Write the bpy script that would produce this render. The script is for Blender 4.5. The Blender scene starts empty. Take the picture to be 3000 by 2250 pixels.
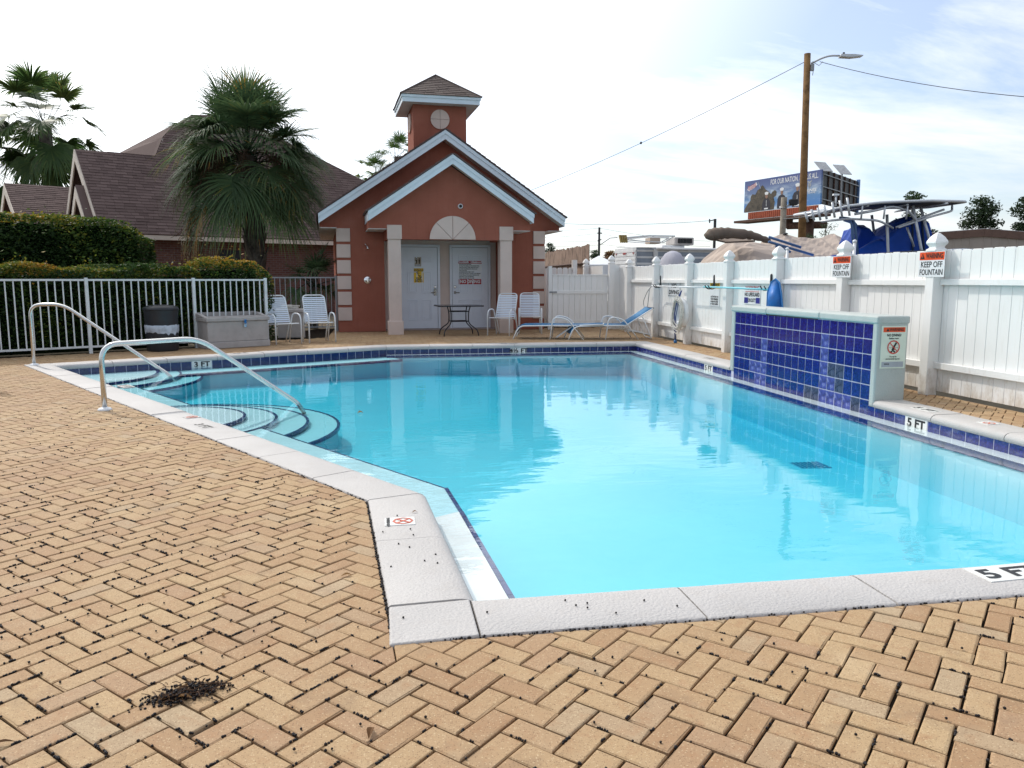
import bpy, math, random
import numpy as np
from mathutils import Vector, Matrix
random.seed(7); rng = np.random.default_rng(7)
R = math.radians
S = bpy.context.scene
COL = S.collection

# ------------------------------------------------------------------ camera
cam_d = bpy.data.cameras.new('camera'); cam = bpy.data.objects.new('camera', cam_d); COL.objects.link(cam)
cam.location = (0, 0, 1.2)
cam.rotation_euler = (R(90 - 7.586), 0, R(-9.55))
cam_d.sensor_width = 36; cam_d.lens = 27.48
cam_d.clip_start = 0.05; cam_d.clip_end = 3000
S.camera = cam
S.render.resolution_x = 1024; S.render.resolution_y = 768

# ------------------------------------------------------------------ sky and sun
SUN_EL = R(44); SUN_ROT = math.atan2(-1.0, 1.49)
sun_dir = Vector((math.sin(SUN_ROT) * math.cos(SUN_EL), math.cos(SUN_ROT) * math.cos(SUN_EL), math.sin(SUN_EL)))
W = bpy.data.worlds.new('World'); S.world = W; W.use_nodes = True
wt = W.node_tree; wt.nodes.clear()
def wn(t, **k):
    n = wt.nodes.new(t)
    for a, b in k.items(): setattr(n, a, b)
    return n
wl = lambda a, b: wt.links.new(a, b)
w_out = wn('ShaderNodeOutputWorld'); w_bg = wn('ShaderNodeBackground'); w_bg.inputs['Strength'].default_value = 0.12
sky = wn('ShaderNodeTexSky', sky_type='NISHITA', sun_disc=False, sun_elevation=SUN_EL, sun_rotation=SUN_ROT)
sky.air_density = 1.0; sky.dust_density = 1.2; sky.ozone_density = 1.5
tc = wn('ShaderNodeTexCoord')
# thin cirrus: direction projected on a flat cloud layer, stretched noise
sep = wn('ShaderNodeSeparateXYZ'); wl(tc.outputs['Generated'], sep.inputs[0])
zz = wn('ShaderNodeMath', operation='MAXIMUM'); wl(sep.outputs['Z'], zz.inputs[0]); zz.inputs[1].default_value = 0.0
za = wn('ShaderNodeMath', operation='ADD'); wl(zz.outputs[0], za.inputs[0]); za.inputs[1].default_value = 0.22
dx = wn('ShaderNodeMath', operation='DIVIDE'); wl(sep.outputs['X'], dx.inputs[0]); wl(za.outputs[0], dx.inputs[1])
dy = wn('ShaderNodeMath', operation='DIVIDE'); wl(sep.outputs['Y'], dy.inputs[0]); wl(za.outputs[0], dy.inputs[1])
cmb = wn('ShaderNodeCombineXYZ'); wl(dx.outputs[0], cmb.inputs['X']); wl(dy.outputs[0], cmb.inputs['Y'])
mp = wn('ShaderNodeMapping'); mp.inputs['Rotation'].default_value = (0, 0, R(-25)); mp.inputs['Scale'].default_value = (0.55, 1.5, 1)
wl(cmb.outputs[0], mp.inputs['Vector'])
nz = wn('ShaderNodeTexNoise'); nz.inputs['Scale'].default_value = 1.7; nz.inputs['Detail'].default_value = 7; nz.inputs['Roughness'].default_value = 0.62; nz.inputs['Distortion'].default_value = 0.35
wl(mp.outputs[0], nz.inputs['Vector'])
rp = wn('ShaderNodeMapRange'); rp.inputs['From Min'].default_value = 0.40; rp.inputs['From Max'].default_value = 0.68
rp.inputs['To Min'].default_value = 0.24; rp.inputs['To Max'].default_value = 0.92; wl(nz.outputs['Fac'], rp.inputs['Value'])
# the veil thickens and brightens round the hidden sun
dot = wn('ShaderNodeVectorMath', operation='DOT_PRODUCT'); wl(tc.outputs['Generated'], dot.inputs[0]); dot.inputs[1].default_value = sun_dir
dr = wn('ShaderNodeMapRange'); dr.interpolation_type = 'SMOOTHSTEP'
dr.inputs['From Min'].default_value = 0.30; dr.inputs['From Max'].default_value = 0.92; dr.inputs['To Max'].default_value = 1.0
wl(dot.outputs['Value'], dr.inputs['Value'])
mxf = wn('ShaderNodeMath', operation='MAXIMUM'); wl(rp.outputs[0], mxf.inputs[0]); wl(dr.outputs[0], mxf.inputs[1])
cb = wn('ShaderNodeMapRange'); cb.inputs['From Min'].default_value = 0.2; cb.inputs['From Max'].default_value = 1.0
cb.inputs['To Min'].default_value = 8.4; cb.inputs['To Max'].default_value = 18.5; wl(dot.outputs['Value'], cb.inputs['Value'])
cc = wn('ShaderNodeVectorMath', operation='SCALE'); cc.inputs[0].default_value = (0.965, 0.985, 1.0); wl(cb.outputs[0], cc.inputs['Scale'])
sks = wn('ShaderNodeVectorMath', operation='MULTIPLY'); wl(sky.outputs[0], sks.inputs[0]); sks.inputs[1].default_value = (1.32, 1.38, 1.5)
mix = wn('ShaderNodeMix', data_type='RGBA'); wl(mxf.outputs[0], mix.inputs['Factor']); wl(sks.outputs[0], mix.inputs['A']); wl(cc.outputs[0], mix.inputs['B'])
wl(mix.outputs['Result'], w_bg.inputs['Color']); wl(w_bg.outputs[0], w_out.inputs['Surface'])

sd = bpy.data.lights.new('sun', 'SUN'); sd.energy = 2.4; sd.angle = R(1.2); sd.color = (1.0, 0.95, 0.87)
sun = bpy.data.objects.new('sun', sd); COL.objects.link(sun); sun.location = (-20, 30, 25)
sun.rotation_euler = sun_dir.to_track_quat('Z', 'Y').to_euler()

S.view_settings.view_transform = 'Standard'; S.view_settings.look = 'None'
S.view_settings.exposure = 0.0; S.view_settings.gamma = 1.0; S.view_settings.use_curve_mapping = False
S.render.engine = 'CYCLES'
S.cycles.use_denoising = True
S.cycles.max_bounces = 10; S.cycles.diffuse_bounces = 4; S.cycles.glossy_bounces = 4; S.cycles.transparent_max_bounces = 24
S.cycles.caustics_reflective = False; S.cycles.caustics_refractive = False
S.cycles.sample_clamp_indirect = 6

# ------------------------------------------------------------------ materials
def srgb(r, g, b):
    f = lambda c: (c / 255 / 12.92) if c / 255 <= 0.04045 else ((c / 255 + 0.055) / 1.055) ** 2.4
    return (f(r), f(g), f(b))
MATS = {}
class NT:
    def __init__(s, name):
        s.m = bpy.data.materials.new(name); s.m.use_nodes = True; s.t = s.m.node_tree
        s.b = s.t.nodes['Principled BSDF']; s.o = s.t.nodes['Material Output']; MATS[name] = s.m
    def n(s, t, ins=None, **k):
        nd = s.t.nodes.new(t)
        for a, b in k.items(): setattr(nd, a, b)
        for a, b in (ins or {}).items(): s.put(nd.inputs[a], b)
        return nd
    def put(s, sock, v):
        if hasattr(v, 'is_linked') or isinstance(v, bpy.types.NodeSocket): s.t.links.new(v, sock)
        else: sock.default_value = v
    def coord(s, kind='Object', scale=None):
        c = s.n('ShaderNodeTexCoord').outputs[kind]
        if scale is None: return c
        return s.n('ShaderNodeMapping', {'Vector': c, 'Scale': scale}).outputs[0]
    def noise(s, vec, scale, detail=4, rough=0.55, dist=0):
        return s.n('ShaderNodeTexNoise', {'Vector': vec, 'Scale': scale, 'Detail': detail, 'Roughness': rough, 'Distortion': dist}).outputs['Fac']
    def rng(s, v, a, b, c=0.0, d=1.0):
        return s.n('ShaderNodeMapRange', {'Value': v, 'From Min': a, 'From Max': b, 'To Min': c, 'To Max': d}).outputs[0]
    def math(s, op, a, b=0.0, cl=False):
        return s.n('ShaderNodeMath', {0: a, 1: b}, operation=op, use_clamp=cl).outputs[0]
    def mix(s, f, a, b, blend='MIX'):
        nd = s.n('ShaderNodeMix', data_type='RGBA', blend_type=blend)
        s.put(nd.inputs['Factor'], f)
        for k, v in (('A', a), ('B', b)):
            s.put(nd.inputs[k], tuple(v) + (1,) if isinstance(v, (tuple, list)) and len(v) == 3 else v)
        return nd.outputs['Result']
    def ramp(s, v, stops):
        nd = s.n('ShaderNodeValToRGB', {'Fac': v}); e = nd.color_ramp.elements
        while len(e) < len(stops): e.new(0.5)
        for el, (p, c) in zip(e, stops): el.position = p; el.color = tuple(c) + (1,)
        return nd.outputs['Color']
    def bump(s, h, strength, dist=0.01):
        s.put(s.b.inputs['Normal'], s.n('ShaderNodeBump', {'Height': h, 'Strength': strength, 'Distance': dist}).outputs[0])
    def set(s, **k):
        for a, v in k.items():
            a = {'color': 'Base Color', 'rough': 'Roughness', 'metal': 'Metallic', 'spec': 'Specular IOR Level', 'coat': 'Coat Weight', 'ior': 'IOR'}.get(a, a)
            s.put(s.b.inputs[a], tuple(v) + (1,) if isinstance(v, (tuple, list)) and len(v) == 3 else v)
        return s
def P(name, color, rough=0.6, metal=0.0, mottle=0.12, mscale=3.0, bump=0.0, bscale=60.0, spec=0.4, dirt=None):
    """plain painted / moulded surface with uneven tone and a little relief"""
    t = NT(name); c = t.coord()
    n1 = t.noise(c, mscale, 5, 0.6)
    dark = tuple(x * (1 - 2 * mottle) for x in color); lite = tuple(min(1, x * (1 + mottle)) for x in color)
    col = t.ramp(n1, [(0.3, dark), (0.5, color), (0.72, lite)])
    if dirt:
        n2 = t.rng(t.noise(c, dirt[1], 6, 0.65), 0.55, 0.75, 0, dirt[2]); col = t.mix(n2, col, dirt[0])
    t.set(color=col, metal=metal, spec=spec)
    t.set(rough=t.rng(t.noise(c, mscale * 3, 3), 0.3, 0.7, max(0.02, rough - 0.08), min(1, rough + 0.08)))
    if bump: t.bump(t.noise(c, bscale, 4, 0.6), bump, 0.01)
    return t.m

# ------------------------------------------------------------------ mesh helpers
class MB:
    def __init__(s): s.v = []; s.f = []; s.a = []
    def add(s, vs, fs):
        o = len(s.v); s.v += [tuple(v) for v in vs]; s.f += [tuple(i + o for i in f) for f in fs]; return s
    def box(s, x0, x1, y0, y1, z0, z1, M=None):
        vs = [(x, y, z) for z in (z0, z1) for x, y in ((x0, y0), (x1, y0), (x1, y1), (x0, y1))]
        if M is not None: vs = [M @ Vector(v) for v in vs]
        return s.add(vs, [(3, 2, 1, 0), (4, 5, 6, 7), (0, 1, 5, 4), (1, 2, 6, 5), (2, 3, 7, 6), (3, 0, 4, 7)])
    def poly(s, pts): return s.add(pts, [tuple(range(len(pts)))])
    def prism(s, pts, z0, z1, M=None):
        """pts: 2D outline counter-clockwise"""
        n = len(pts); vs = [(p[0], p[1], z0) for p in pts] + [(p[0], p[1], z1) for p in pts]
        if M is not None: vs = [M @ Vector(v) for v in vs]
        return s.add(vs, [tuple(range(n - 1, -1, -1)), tuple(range(n, 2 * n))] + [(i, (i + 1) % n, n + (i + 1) % n, n + i) for i in range(n)])
    def slab(s, pts3, off):
        """planar polygon pts3 thickened by vector off"""
        n = len(pts3); off = Vector(off); vs = [Vector(p) for p in pts3] + [Vector(p) + off for p in pts3]
        return s.add(vs, [tuple(range(n - 1, -1, -1)), tuple(range(n, 2 * n))] + [(i, (i + 1) % n, n + (i + 1) % n, n + i) for i in range(n)])
    def tube(s, pts, r, n=8, closed=False, caps=True, flat=None):
        pts = [Vector(p) for p in pts]; k = len(pts); rr = r if isinstance(r, (list, tuple)) else [r] * k
        vs = []; up = None
        for i, p in enumerate(pts):
            a = pts[(i - 1) % k] if (closed or i) else p; b = pts[(i + 1) % k] if (closed or i < k - 1) else p
            t = (b - a).normalized()
            if up is None:
                up = Vector((0, 0, 1)) if abs(t.z) < 0.9 else Vector((1, 0, 0))
            sx = t.cross(up).normalized(); up = sx.cross(t).normalized()
            for j in range(n):
                an = 2 * math.pi * j / n
                vs.append(p + sx * (math.cos(an) * rr[i]) + up * (math.sin(an) * rr[i] * (flat or 1)))
        fs = []
        for i in range(k if closed else k - 1):
            for j in range(n):
                a = i * n + j; b = i * n + (j + 1) % n; c = ((i + 1) % k) * n + (j + 1) % n; d = ((i + 1) % k) * n + j
                fs.append((a, b, c, d))
        if caps and not closed: fs += [tuple(range(n - 1, -1, -1)), tuple(range((k - 1) * n, k * n))]
        return s.add(vs, fs)
    def lathe(s, c, prof, n=16, M=None):
        c = Vector(c); vs = []
        for r, z in prof:
            for j in range(n):
                an = 2 * math.pi * j / n; p = Vector((r * math.cos(an), r * math.sin(an), z))
                vs.append((M @ p if M is not None else p) + c)
        k = len(prof); fs = [(i * n + j, i * n + (j + 1) % n, (i + 1) * n + (j + 1) % n, (i + 1) * n + j) for i in range(k - 1) for j in range(n)]
        fs += [tuple(range(n - 1, -1, -1)), tuple(range((k - 1) * n, k * n))]
        return s.add(vs, fs)
    def disc(s, c, r, n=24, M=None, a0=0, a1=360):
        pts = [Vector((r * math.cos(R(a0 + (a1 - a0) * j / n)), r * math.sin(R(a0 + (a1 - a0) * j / n)), 0)) for j in range(n + (0 if a1 - a0 >= 360 else 1))]
        return s.poly([(M @ p if M is not None else p) + Vector(c) for p in pts])
    def ring(s, c, r0, r1, n=32, M=None, a0=0, a1=360):
        o = []; k = n + 1
        for j in range(k):
            an = R(a0 + (a1 - a0) * j / n)
            for r in (r0, r1):
                p = Vector((r * math.cos(an), r * math.sin(an), 0)); o.append((M @ p if M is not None else p) + Vector(c))
        return s.add(o, [(2 * j, 2 * j + 1, 2 * j + 3, 2 * j + 2) for j in range(n)])
    def xf(s, M):
        s.v = [tuple(M @ Vector(v)) for v in s.v]; return s
    def join(s, o): return s.add(o.v, o.f)
WM = {}
def mesh_of(mb, name, mat, smooth=False, W=None):
    me = bpy.data.meshes.new(name)
    vs = mb.v
    if W is not None:
        Wi = W.inverted(); vs = [tuple(Wi @ Vector(v)) for v in vs]
    me.from_pydata(vs, [], mb.f)
    if mb.a:
        at = me.attributes.new('rnd', 'FLOAT', 'FACE'); at.data.foreach_set('value', np.array(mb.a, dtype=np.float32))
    me.materials.append(MATS[mat] if isinstance(mat, str) else mat)
    if smooth: me.polygons.foreach_set('use_smooth', [True] * len(me.polygons))
    me.update(); return me
def obj(name, me, parent=None):
    o = bpy.data.objects.new(name, me); COL.objects.link(o)
    if parent is not None: o.parent = parent; WM[o] = WM.get(parent, Matrix())
    else: WM[o] = Matrix()
    return o
def part(name, mb, mat, parent=None, smooth=False, bevel=0, local=False, label=None, seg=2):
    """mb is in world space unless local=True"""
    Wp = WM.get(parent, Matrix()) if parent is not None else Matrix()
    o = obj(name, mesh_of(mb, name, mat, smooth, None if local else Wp), parent)
    if bevel:
        md = o.modifiers.new('bevel', 'BEVEL'); md.width = bevel; md.segments = seg; md.limit_method = 'ANGLE'; md.angle_limit = R(40)
    if label: o['label'] = label
    return o
def tag(o, label, cat, group=None, kind=None):
    if label: o['label'] = label
    if cat: o['category'] = cat
    if group: o['group'] = group
    if kind: o['kind'] = kind
    return o
def thing(name, label, cat, loc=(0, 0, 0), rotz=0.0, group=None):
    o = bpy.data.objects.new(name, None); COL.objects.link(o); o.location = loc; o.rotation_euler = (0, 0, rotz); o.empty_display_size = 0.2
    WM[o] = Matrix.Translation(Vector(loc)) @ Matrix.Rotation(rotz, 4, 'Z')
    return tag(o, label, cat, group)
def struct(o): o['kind'] = 'structure'; return o
def clone(root, loc, rotz, label, group=None):
    def cp(o, par):
        c = o.copy(); COL.objects.link(c); c.parent = par
        for ch in kids.get(o, []): cp(ch, c)
        return c
    kids = {}
    for o in COL.objects:
        if o.parent: kids.setdefault(o.parent, []).append(o)
    c = cp(root, None); c.location = loc; c.rotation_euler = (0, 0, rotz); c['label'] = label
    if group: c['group'] = group
    return c
_dg = None
def text(s, size=0.1, bold=0.0, sx=1.0, align='CENTER'):
    """flat lettering as an MB in the XY plane, centred"""
    cu = bpy.data.curves.new('t', 'FONT'); cu.body = s; cu.size = size; cu.align_x = align; cu.align_y = 'CENTER'; cu.offset = bold; cu.resolution_u = 3
    o = bpy.data.objects.new('t', cu); COL.objects.link(o)
    bpy.context.view_layer.update()
    me = bpy.data.meshes.new_from_object(o.evaluated_get(bpy.context.evaluated_depsgraph_get()))
    m = MB(); m.v = [(v.co.x * sx, v.co.y, 0) for v in me.vertices]; m.f = [tuple(p.vertices) for p in me.polygons]
    bpy.data.objects.remove(o); bpy.data.curves.remove(cu); bpy.data.meshes.remove(me)
    return m
def plane_M(origin, xdir, ydir):
    x = Vector(xdir).normalized(); y = Vector(ydir).normalized(); z = x.cross(y)
    M = Matrix((x, y, z)).transposed().to_4x4(); M.translation = Vector(origin); return M
def arc(c, r, a0, a1, n):
    return [(c[0] + r * math.cos(R(a0 + (a1 - a0) * i / n)), c[1] + r * math.sin(R(a0 + (a1 - a0) * i / n))) for i in range(n + 1)]
def rounded(pts, r, n=4):
    """polyline with rounded inner corners"""
    out = [Vector(pts[0])]
    for i in range(1, len(pts) - 1):
        a, b, c = Vector(pts[i - 1]), Vector(pts[i]), Vector(pts[i + 1]); u = (a - b); w = (c - b)
        rr = min(r, u.length * 0.49, w.length * 0.49); p0 = b + u.normalized() * rr; p1 = b + w.normalized() * rr
        for k in range(n + 1):
            t = k / n; out.append(p0 * (1 - t) ** 2 + b * 2 * t * (1 - t) + p1 * t * t)
    return out + [Vector(pts[-1])]

# ------------------------------------------------------------------ material library
def m_paver():
    t = NT('paver'); c = t.coord(); oi = t.n('ShaderNodeObjectInfo').outputs['Random']
    at = t.n('ShaderNodeAttribute', attribute_name='rnd', attribute_type='GEOMETRY').outputs['Fac']
    r = t.math('FRACT', t.math('ADD', t.math('MULTIPLY', oi, 7.31), at))
    base = t.ramp(r, [(0.0, (0.36, 0.222, 0.118)), (0.25, (0.42, 0.280, 0.150)), (0.5, (0.455, 0.318, 0.172)), (0.72, (0.435, 0.30, 0.166)), (0.88, (0.375, 0.235, 0.135)), (1.0, (0.42, 0.32, 0.20))])
    world = t.n('ShaderNodeNewGeometry').outputs['Position']
    big = t.noise(world, 0.7, 4, 0.6); base = t.mix(t.rng(big, 0.40, 0.66, 0, 0.55), base, (0.33, 0.195, 0.108))
    bl = t.noise(world, 14, 4, 0.7); base = t.mix(t.rng(bl, 0.52, 0.70, 0, 0.6), base, (0.35, 0.19, 0.095))
    st = t.noise(world, 3.1, 5, 0.7); base = t.mix(t.rng(st, 0.56, 0.72, 0, 0.55), base, (0.22, 0.145, 0.09))
    pale = t.noise(t.coord(scale=(1, 1, 1)), 2.2, 3); base = t.mix(t.rng(pale, 0.58, 0.75, 0, 0.3), base, (0.62, 0.50, 0.34))
    vo = t.n('ShaderNodeTexVoronoi', {'Vector': world, 'Scale': 185.0}); sp = vo.outputs['Distance']
    cs = t.n('ShaderNodeSeparateColor', {0: vo.outputs['Color']}).outputs[0]
    pit = t.math('MULTIPLY', t.math('LESS_THAN', sp, 0.36), t.math('GREATER_THAN', cs, 0.70))
    lite = t.math('MULTIPLY', t.math('LESS_THAN', sp, 0.42), t.math('LESS_THAN', cs, 0.14))
    base = t.mix(t.math('MULTIPLY', pit, 0.6), base, (0.15, 0.085, 0.045)); base = t.mix(t.math('MULTIPLY', lite, 0.45), base, (0.68, 0.54, 0.34))
    fine = t.noise(world, 260, 3, 0.6); base = t.mix(t.rng(fine, 0.35, 0.68, 0.0, 0.42), base, (0.24, 0.155, 0.088))
    t.set(color=base, rough=0.75, spec=0.25)
    h = t.math('ADD', t.math('SUBTRACT', t.math('MULTIPLY', fine, 0.5), pit), t.math('MULTIPLY', t.noise(world, 60, 3), 0.6)); t.bump(h, 0.35, 0.004)
m_paver()
def m_bed():
    t = NT('joint_sand'); w = t.n('ShaderNodeNewGeometry').outputs['Position']
    t.set(color=t.ramp(t.noise(w, 40, 5, 0.7), [(0.3, (0.008, 0.006, 0.004)), (0.6, (0.022, 0.015, 0.009)), (0.8, (0.07, 0.047, 0.025))]), rough=0.95, spec=0.1); t.bump(t.noise(w, 200, 4), 0.8, 0.01)
m_bed()
def m_ground():
    t = NT('ground'); w = t.n('ShaderNodeNewGeometry').outputs['Position']
    t.set(color=t.ramp(t.noise(w, 0.6, 8, 0.65), [(0.3, (0.05, 0.045, 0.03)), (0.5, (0.12, 0.10, 0.07)), (0.7, (0.20, 0.17, 0.12))]), rough=0.95, spec=0.1)
m_ground()
def m_coping(name, c0, tint):
    t = NT(name); w = t.n('ShaderNodeNewGeometry').outputs['Position']
    f = t.noise(w, 130, 5, 0.7); g = t.noise(w, 1.6, 6, 0.6); d = t.noise(w, 9, 6, 0.7)
    col = t.ramp(g, [(0.3, tuple(x * 0.86 for x in c0)), (0.7, c0)])
    col = t.mix(t.rng(d, 0.52, 0.75, 0, 0.35), col, tint); col = t.mix(t.rng(f, 0.25, 0.5, 0.38, 0), col, tuple(x * 0.55 for x in c0))
    t.set(color=col, rough=0.62, spec=0.35)
    v = t.n('ShaderNodeTexVoronoi', {'Vector': w, 'Scale': 95.0}, feature='SMOOTH_F1').outputs['Distance']
    t.bump(t.math('ADD', t.math('MULTIPLY', f, 0.7), t.math('MULTIPLY', v, 0.9)), 0.55, 0.006)
m_coping('coping', (0.51, 0.485, 0.465), (0.40, 0.355, 0.315)); m_coping('fountain_stucco', (0.46, 0.495, 0.475), (0.37, 0.39, 0.37))
def m_plaster():
    t = NT('pool_plaster'); w = t.n('ShaderNodeNewGeometry').outputs['Position']
    n = t.math('ADD', t.math('MULTIPLY', t.noise(w, 0.8, 5, 0.6), 0.6), t.math('MULTIPLY', t.noise(w, 7, 5, 0.7), 0.4)); t.set(color=t.ramp(n, [(0.3, (0.47, 0.64, 0.69)), (0.7, (0.56, 0.71, 0.74))]), rough=0.7, spec=0.2)
m_plaster()
P('ledge_plaster', (0.72, 0.74, 0.74), 0.6, mottle=0.05, mscale=4)
def m_tile(name, a, b, c, pale):
    t = NT(name); w = t.n('ShaderNodeNewGeometry').outputs['Position']; oi = t.n('ShaderNodeObjectInfo').outputs['Random']
    v = t.n('ShaderNodeTexNoise', {'Vector': w, 'Scale': 26.0, 'Detail': 5.0, 'Roughness': 0.65, 'Distortion': 2.2}).outputs['Fac']
    col = t.ramp(v, [(0.34, a), (0.5, b), (0.68, c)])
    col = t.mix(t.math('MULTIPLY', oi, 0.25), col, a)
    # lime scale, thick near the water and under the spout
    sz = t.n('ShaderNodeSeparateXYZ', {0: w}).outputs['Z']
    lime = t.noise(t.n('ShaderNodeMapping', {'Vector': w, 'Scale': (1, 1, 2.5)}).outputs[0], 5.5, 7, 0.75)
    k = t.math('ADD', lime, t.rng(sz, -0.14, 0.10, 0.05, -0.10)); k = t.rng(k, 0.55, 0.8, 0, pale, )
    col = t.mix(k, col, (0.40, 0.44, 0.60)); t.set(color=col, rough=t.math('ADD', t.math('MULTIPLY', k, 0.5), 0.08), spec=0.6)
    t.bump(v, 0.12, 0.003)
m_tile('cobalt_tile', (0.004, 0.005, 0.065), (0.008, 0.010, 0.15), (0.03, 0.05, 0.33), 0.38)
m_tile('cobalt_tile_clean', (0.007, 0.007, 0.052), (0.011, 0.011, 0.092), (0.022, 0.028, 0.17), 0.12)
P('drain_blue', (0.32, 0.42, 0.48), 0.6); P('drain_dark', (0.14, 0.22, 0.28), 0.6); P('trim_tile', (0.012, 0.014, 0.12), 0.25, mottle=0.2, mscale=12)
P('tile_scaled', (0.035, 0.05, 0.26), 0.4, mottle=0.45, mscale=14, dirt=((0.42, 0.47, 0.62), 17, 1.0))
P('tile_murky', (0.035, 0.045, 0.10), 0.3, mottle=0.5, mscale=16, dirt=((0.16, 0.2, 0.2), 12, 0.6))
P('grout', (0.46, 0.47, 0.58), 0.8, mottle=0.1, mscale=20)
P('marker_tile', (0.72, 0.72, 0.69), 0.3, mottle=0.05, mscale=8, dirt=((0.5, 0.47, 0.42), 20, 0.4))
P('ink', (0.012, 0.012, 0.014), 0.5, mottle=0.15, mscale=10)
P('ink_worn', (0.06, 0.055, 0.05), 0.6, mottle=0.3, mscale=18, dirt=((0.4, 0.37, 0.34), 30, 0.8))
P('red_print', (0.55, 0.03, 0.02), 0.45, mottle=0.1); P('red_faded', (0.55, 0.12, 0.07), 0.5, mottle=0.15, mscale=20)
P('orange_print', (0.72, 0.075, 0.012), 0.4, mottle=0.06); P('yellow_print', (0.80, 0.50, 0.02), 0.4, mottle=0.06)
P('maroon_print', (0.38, 0.012, 0.02), 0.4, mottle=0.06); P('brown_print', (0.055, 0.03, 0.008), 0.4); P('blue_print', (0.025, 0.03, 0.22), 0.4)
P('sign_white', (0.74, 0.75, 0.76), 0.35, mottle=0.04, mscale=6); P('sign_lume', (0.62, 0.68, 0.58), 0.35, mottle=0.04, mscale=6); P('sign_grey', (0.33, 0.36, 0.40), 0.4)
P('sign_tan', (0.36, 0.31, 0.24), 0.4)
def m_water():
    t = NT('water'); w = t.n('ShaderNodeNewGeometry').outputs['Position']; t.t.nodes.remove(t.b)
    a = t.noise(t.n('ShaderNodeMapping', {'Vector': w, 'Scale': (0.8, 1.7, 1)}).outputs[0], 2.0, 2, 0.45, 0.4)
    b = t.noise(t.n('ShaderNodeMapping', {'Vector': w, 'Scale': (1.0, 2.4, 1)}).outputs[0], 7.5, 2, 0.5)
    calm = t.rng(t.noise(w, 0.28, 2), 0.38, 0.62, 0.25, 1.0)
    h = t.math('MULTIPLY', t.math('ADD', a, t.math('MULTIPLY', b, 0.14)), calm)
    bp = t.n('ShaderNodeBump', {'Height': h, 'Strength': 0.10, 'Distance': 0.06}).outputs[0]
    ic = t.n('ShaderNodeNewGeometry').outputs['Incoming']      # Schlick reflectance, the same from above and below
    cs = t.math('ABSOLUTE', t.n('ShaderNodeVectorMath', {0: bp, 1: ic}, operation='DOT_PRODUCT').outputs['Value'])
    fr = t.math('ADD', t.math('MULTIPLY', t.math('POWER', t.math('SUBTRACT', 1.0, cs, True), 5.0), 0.98), 0.02, True); fr = t.n('ShaderNodeMath', {0: fr, 1: 0.42, 2: 0.12}, operation='SMOOTH_MIN').outputs[0]     # ripples keep grazing reflection from reaching a full mirror
    tr = t.n('ShaderNodeBsdfTransparent', {'Color': (1, 1, 1, 1)}).outputs[0]
    gl = t.n('ShaderNodeBsdfGlossy', {'Roughness': 0.0, 'Color': (1, 1, 1, 1), 'Normal': bp}).outputs[0]
    mx = t.n('ShaderNodeMixShader', {0: fr, 1: tr, 2: gl}).outputs[0]; t.t.links.new(mx, t.o.inputs['Surface'])
    va = t.n('ShaderNodeVolumeAbsorption', {'Color': (0.0, 0.865, 0.96, 1), 'Density': 0.88}).outputs[0]; t.t.links.new(va, t.o.inputs['Volume'])
m_water()
def m_steel():
    t = NT('stainless'); c = t.coord(); t.set(color=(0.62, 0.62, 0.60), metal=1.0, rough=t.rng(t.noise(c, 8, 4), 0.3, 0.7, 0.16, 0.34))
m_steel()
def m_vinyl():
    t = NT('white_vinyl'); w = t.n('ShaderNodeNewGeometry').outputs['Position']; oi = t.n('ShaderNodeObjectInfo').outputs['Random']
    col = t.ramp(t.noise(w, 1.7, 5, 0.6), [(0.3, (0.79, 0.78, 0.755)), (0.7, (0.84, 0.835, 0.82))]); col = t.mix(t.math('MULTIPLY', oi, 0.10), col, (0.72, 0.70, 0.66))
    sz = t.n('ShaderNodeSeparateXYZ', {0: w}).outputs['Z']; sp = t.math('SUBTRACT', t.noise(t.n('ShaderNodeMapping', {'Vector': w, 'Scale': (1, 1, 0.45)}).outputs[0], 9, 7, 0.72), t.math('MULTIPLY', sz, 0.75))
    col = t.mix(t.rng(sp, 0.36, 0.56, 0, 0.55), col, (0.42, 0.34, 0.24))          # soil splashed up from the ground
    st = t.noise(t.n('ShaderNodeMapping', {'Vector': w, 'Scale': (6, 6, 0.5)}).outputs[0], 3, 6, 0.7); col = t.mix(t.rng(st, 0.56, 0.74, 0, 0.28), col, (0.55, 0.53, 0.45))
    t.set(color=col, rough=0.4, spec=0.4)
m_vinyl()
def m_red():
    t = NT('stucco_red'); w = t.coord(); col = t.ramp(t.noise(w, 1.3, 6, 0.65), [(0.3, (0.30, 0.102, 0.068)), (0.55, (0.35, 0.122, 0.082)), (0.75, (0.39, 0.145, 0.102))])
    st = t.noise(t.n('ShaderNodeMapping', {'Vector': w, 'Scale': (5, 5, 0.35)}).outputs[0], 2.2, 6, 0.7); col = t.mix(t.rng(st, 0.54, 0.74, 0, 0.38), col, (0.20, 0.075, 0.055))
    f = t.noise(w, 110, 4, 0.6); col = t.mix(t.rng(f, 0.35, 0.7, 0.18, 0), col, (0.15, 0.05, 0.035)); t.set(color=col, rough=0.88, spec=0.12); t.bump(f, 0.45, 0.008)
m_red()

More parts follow.
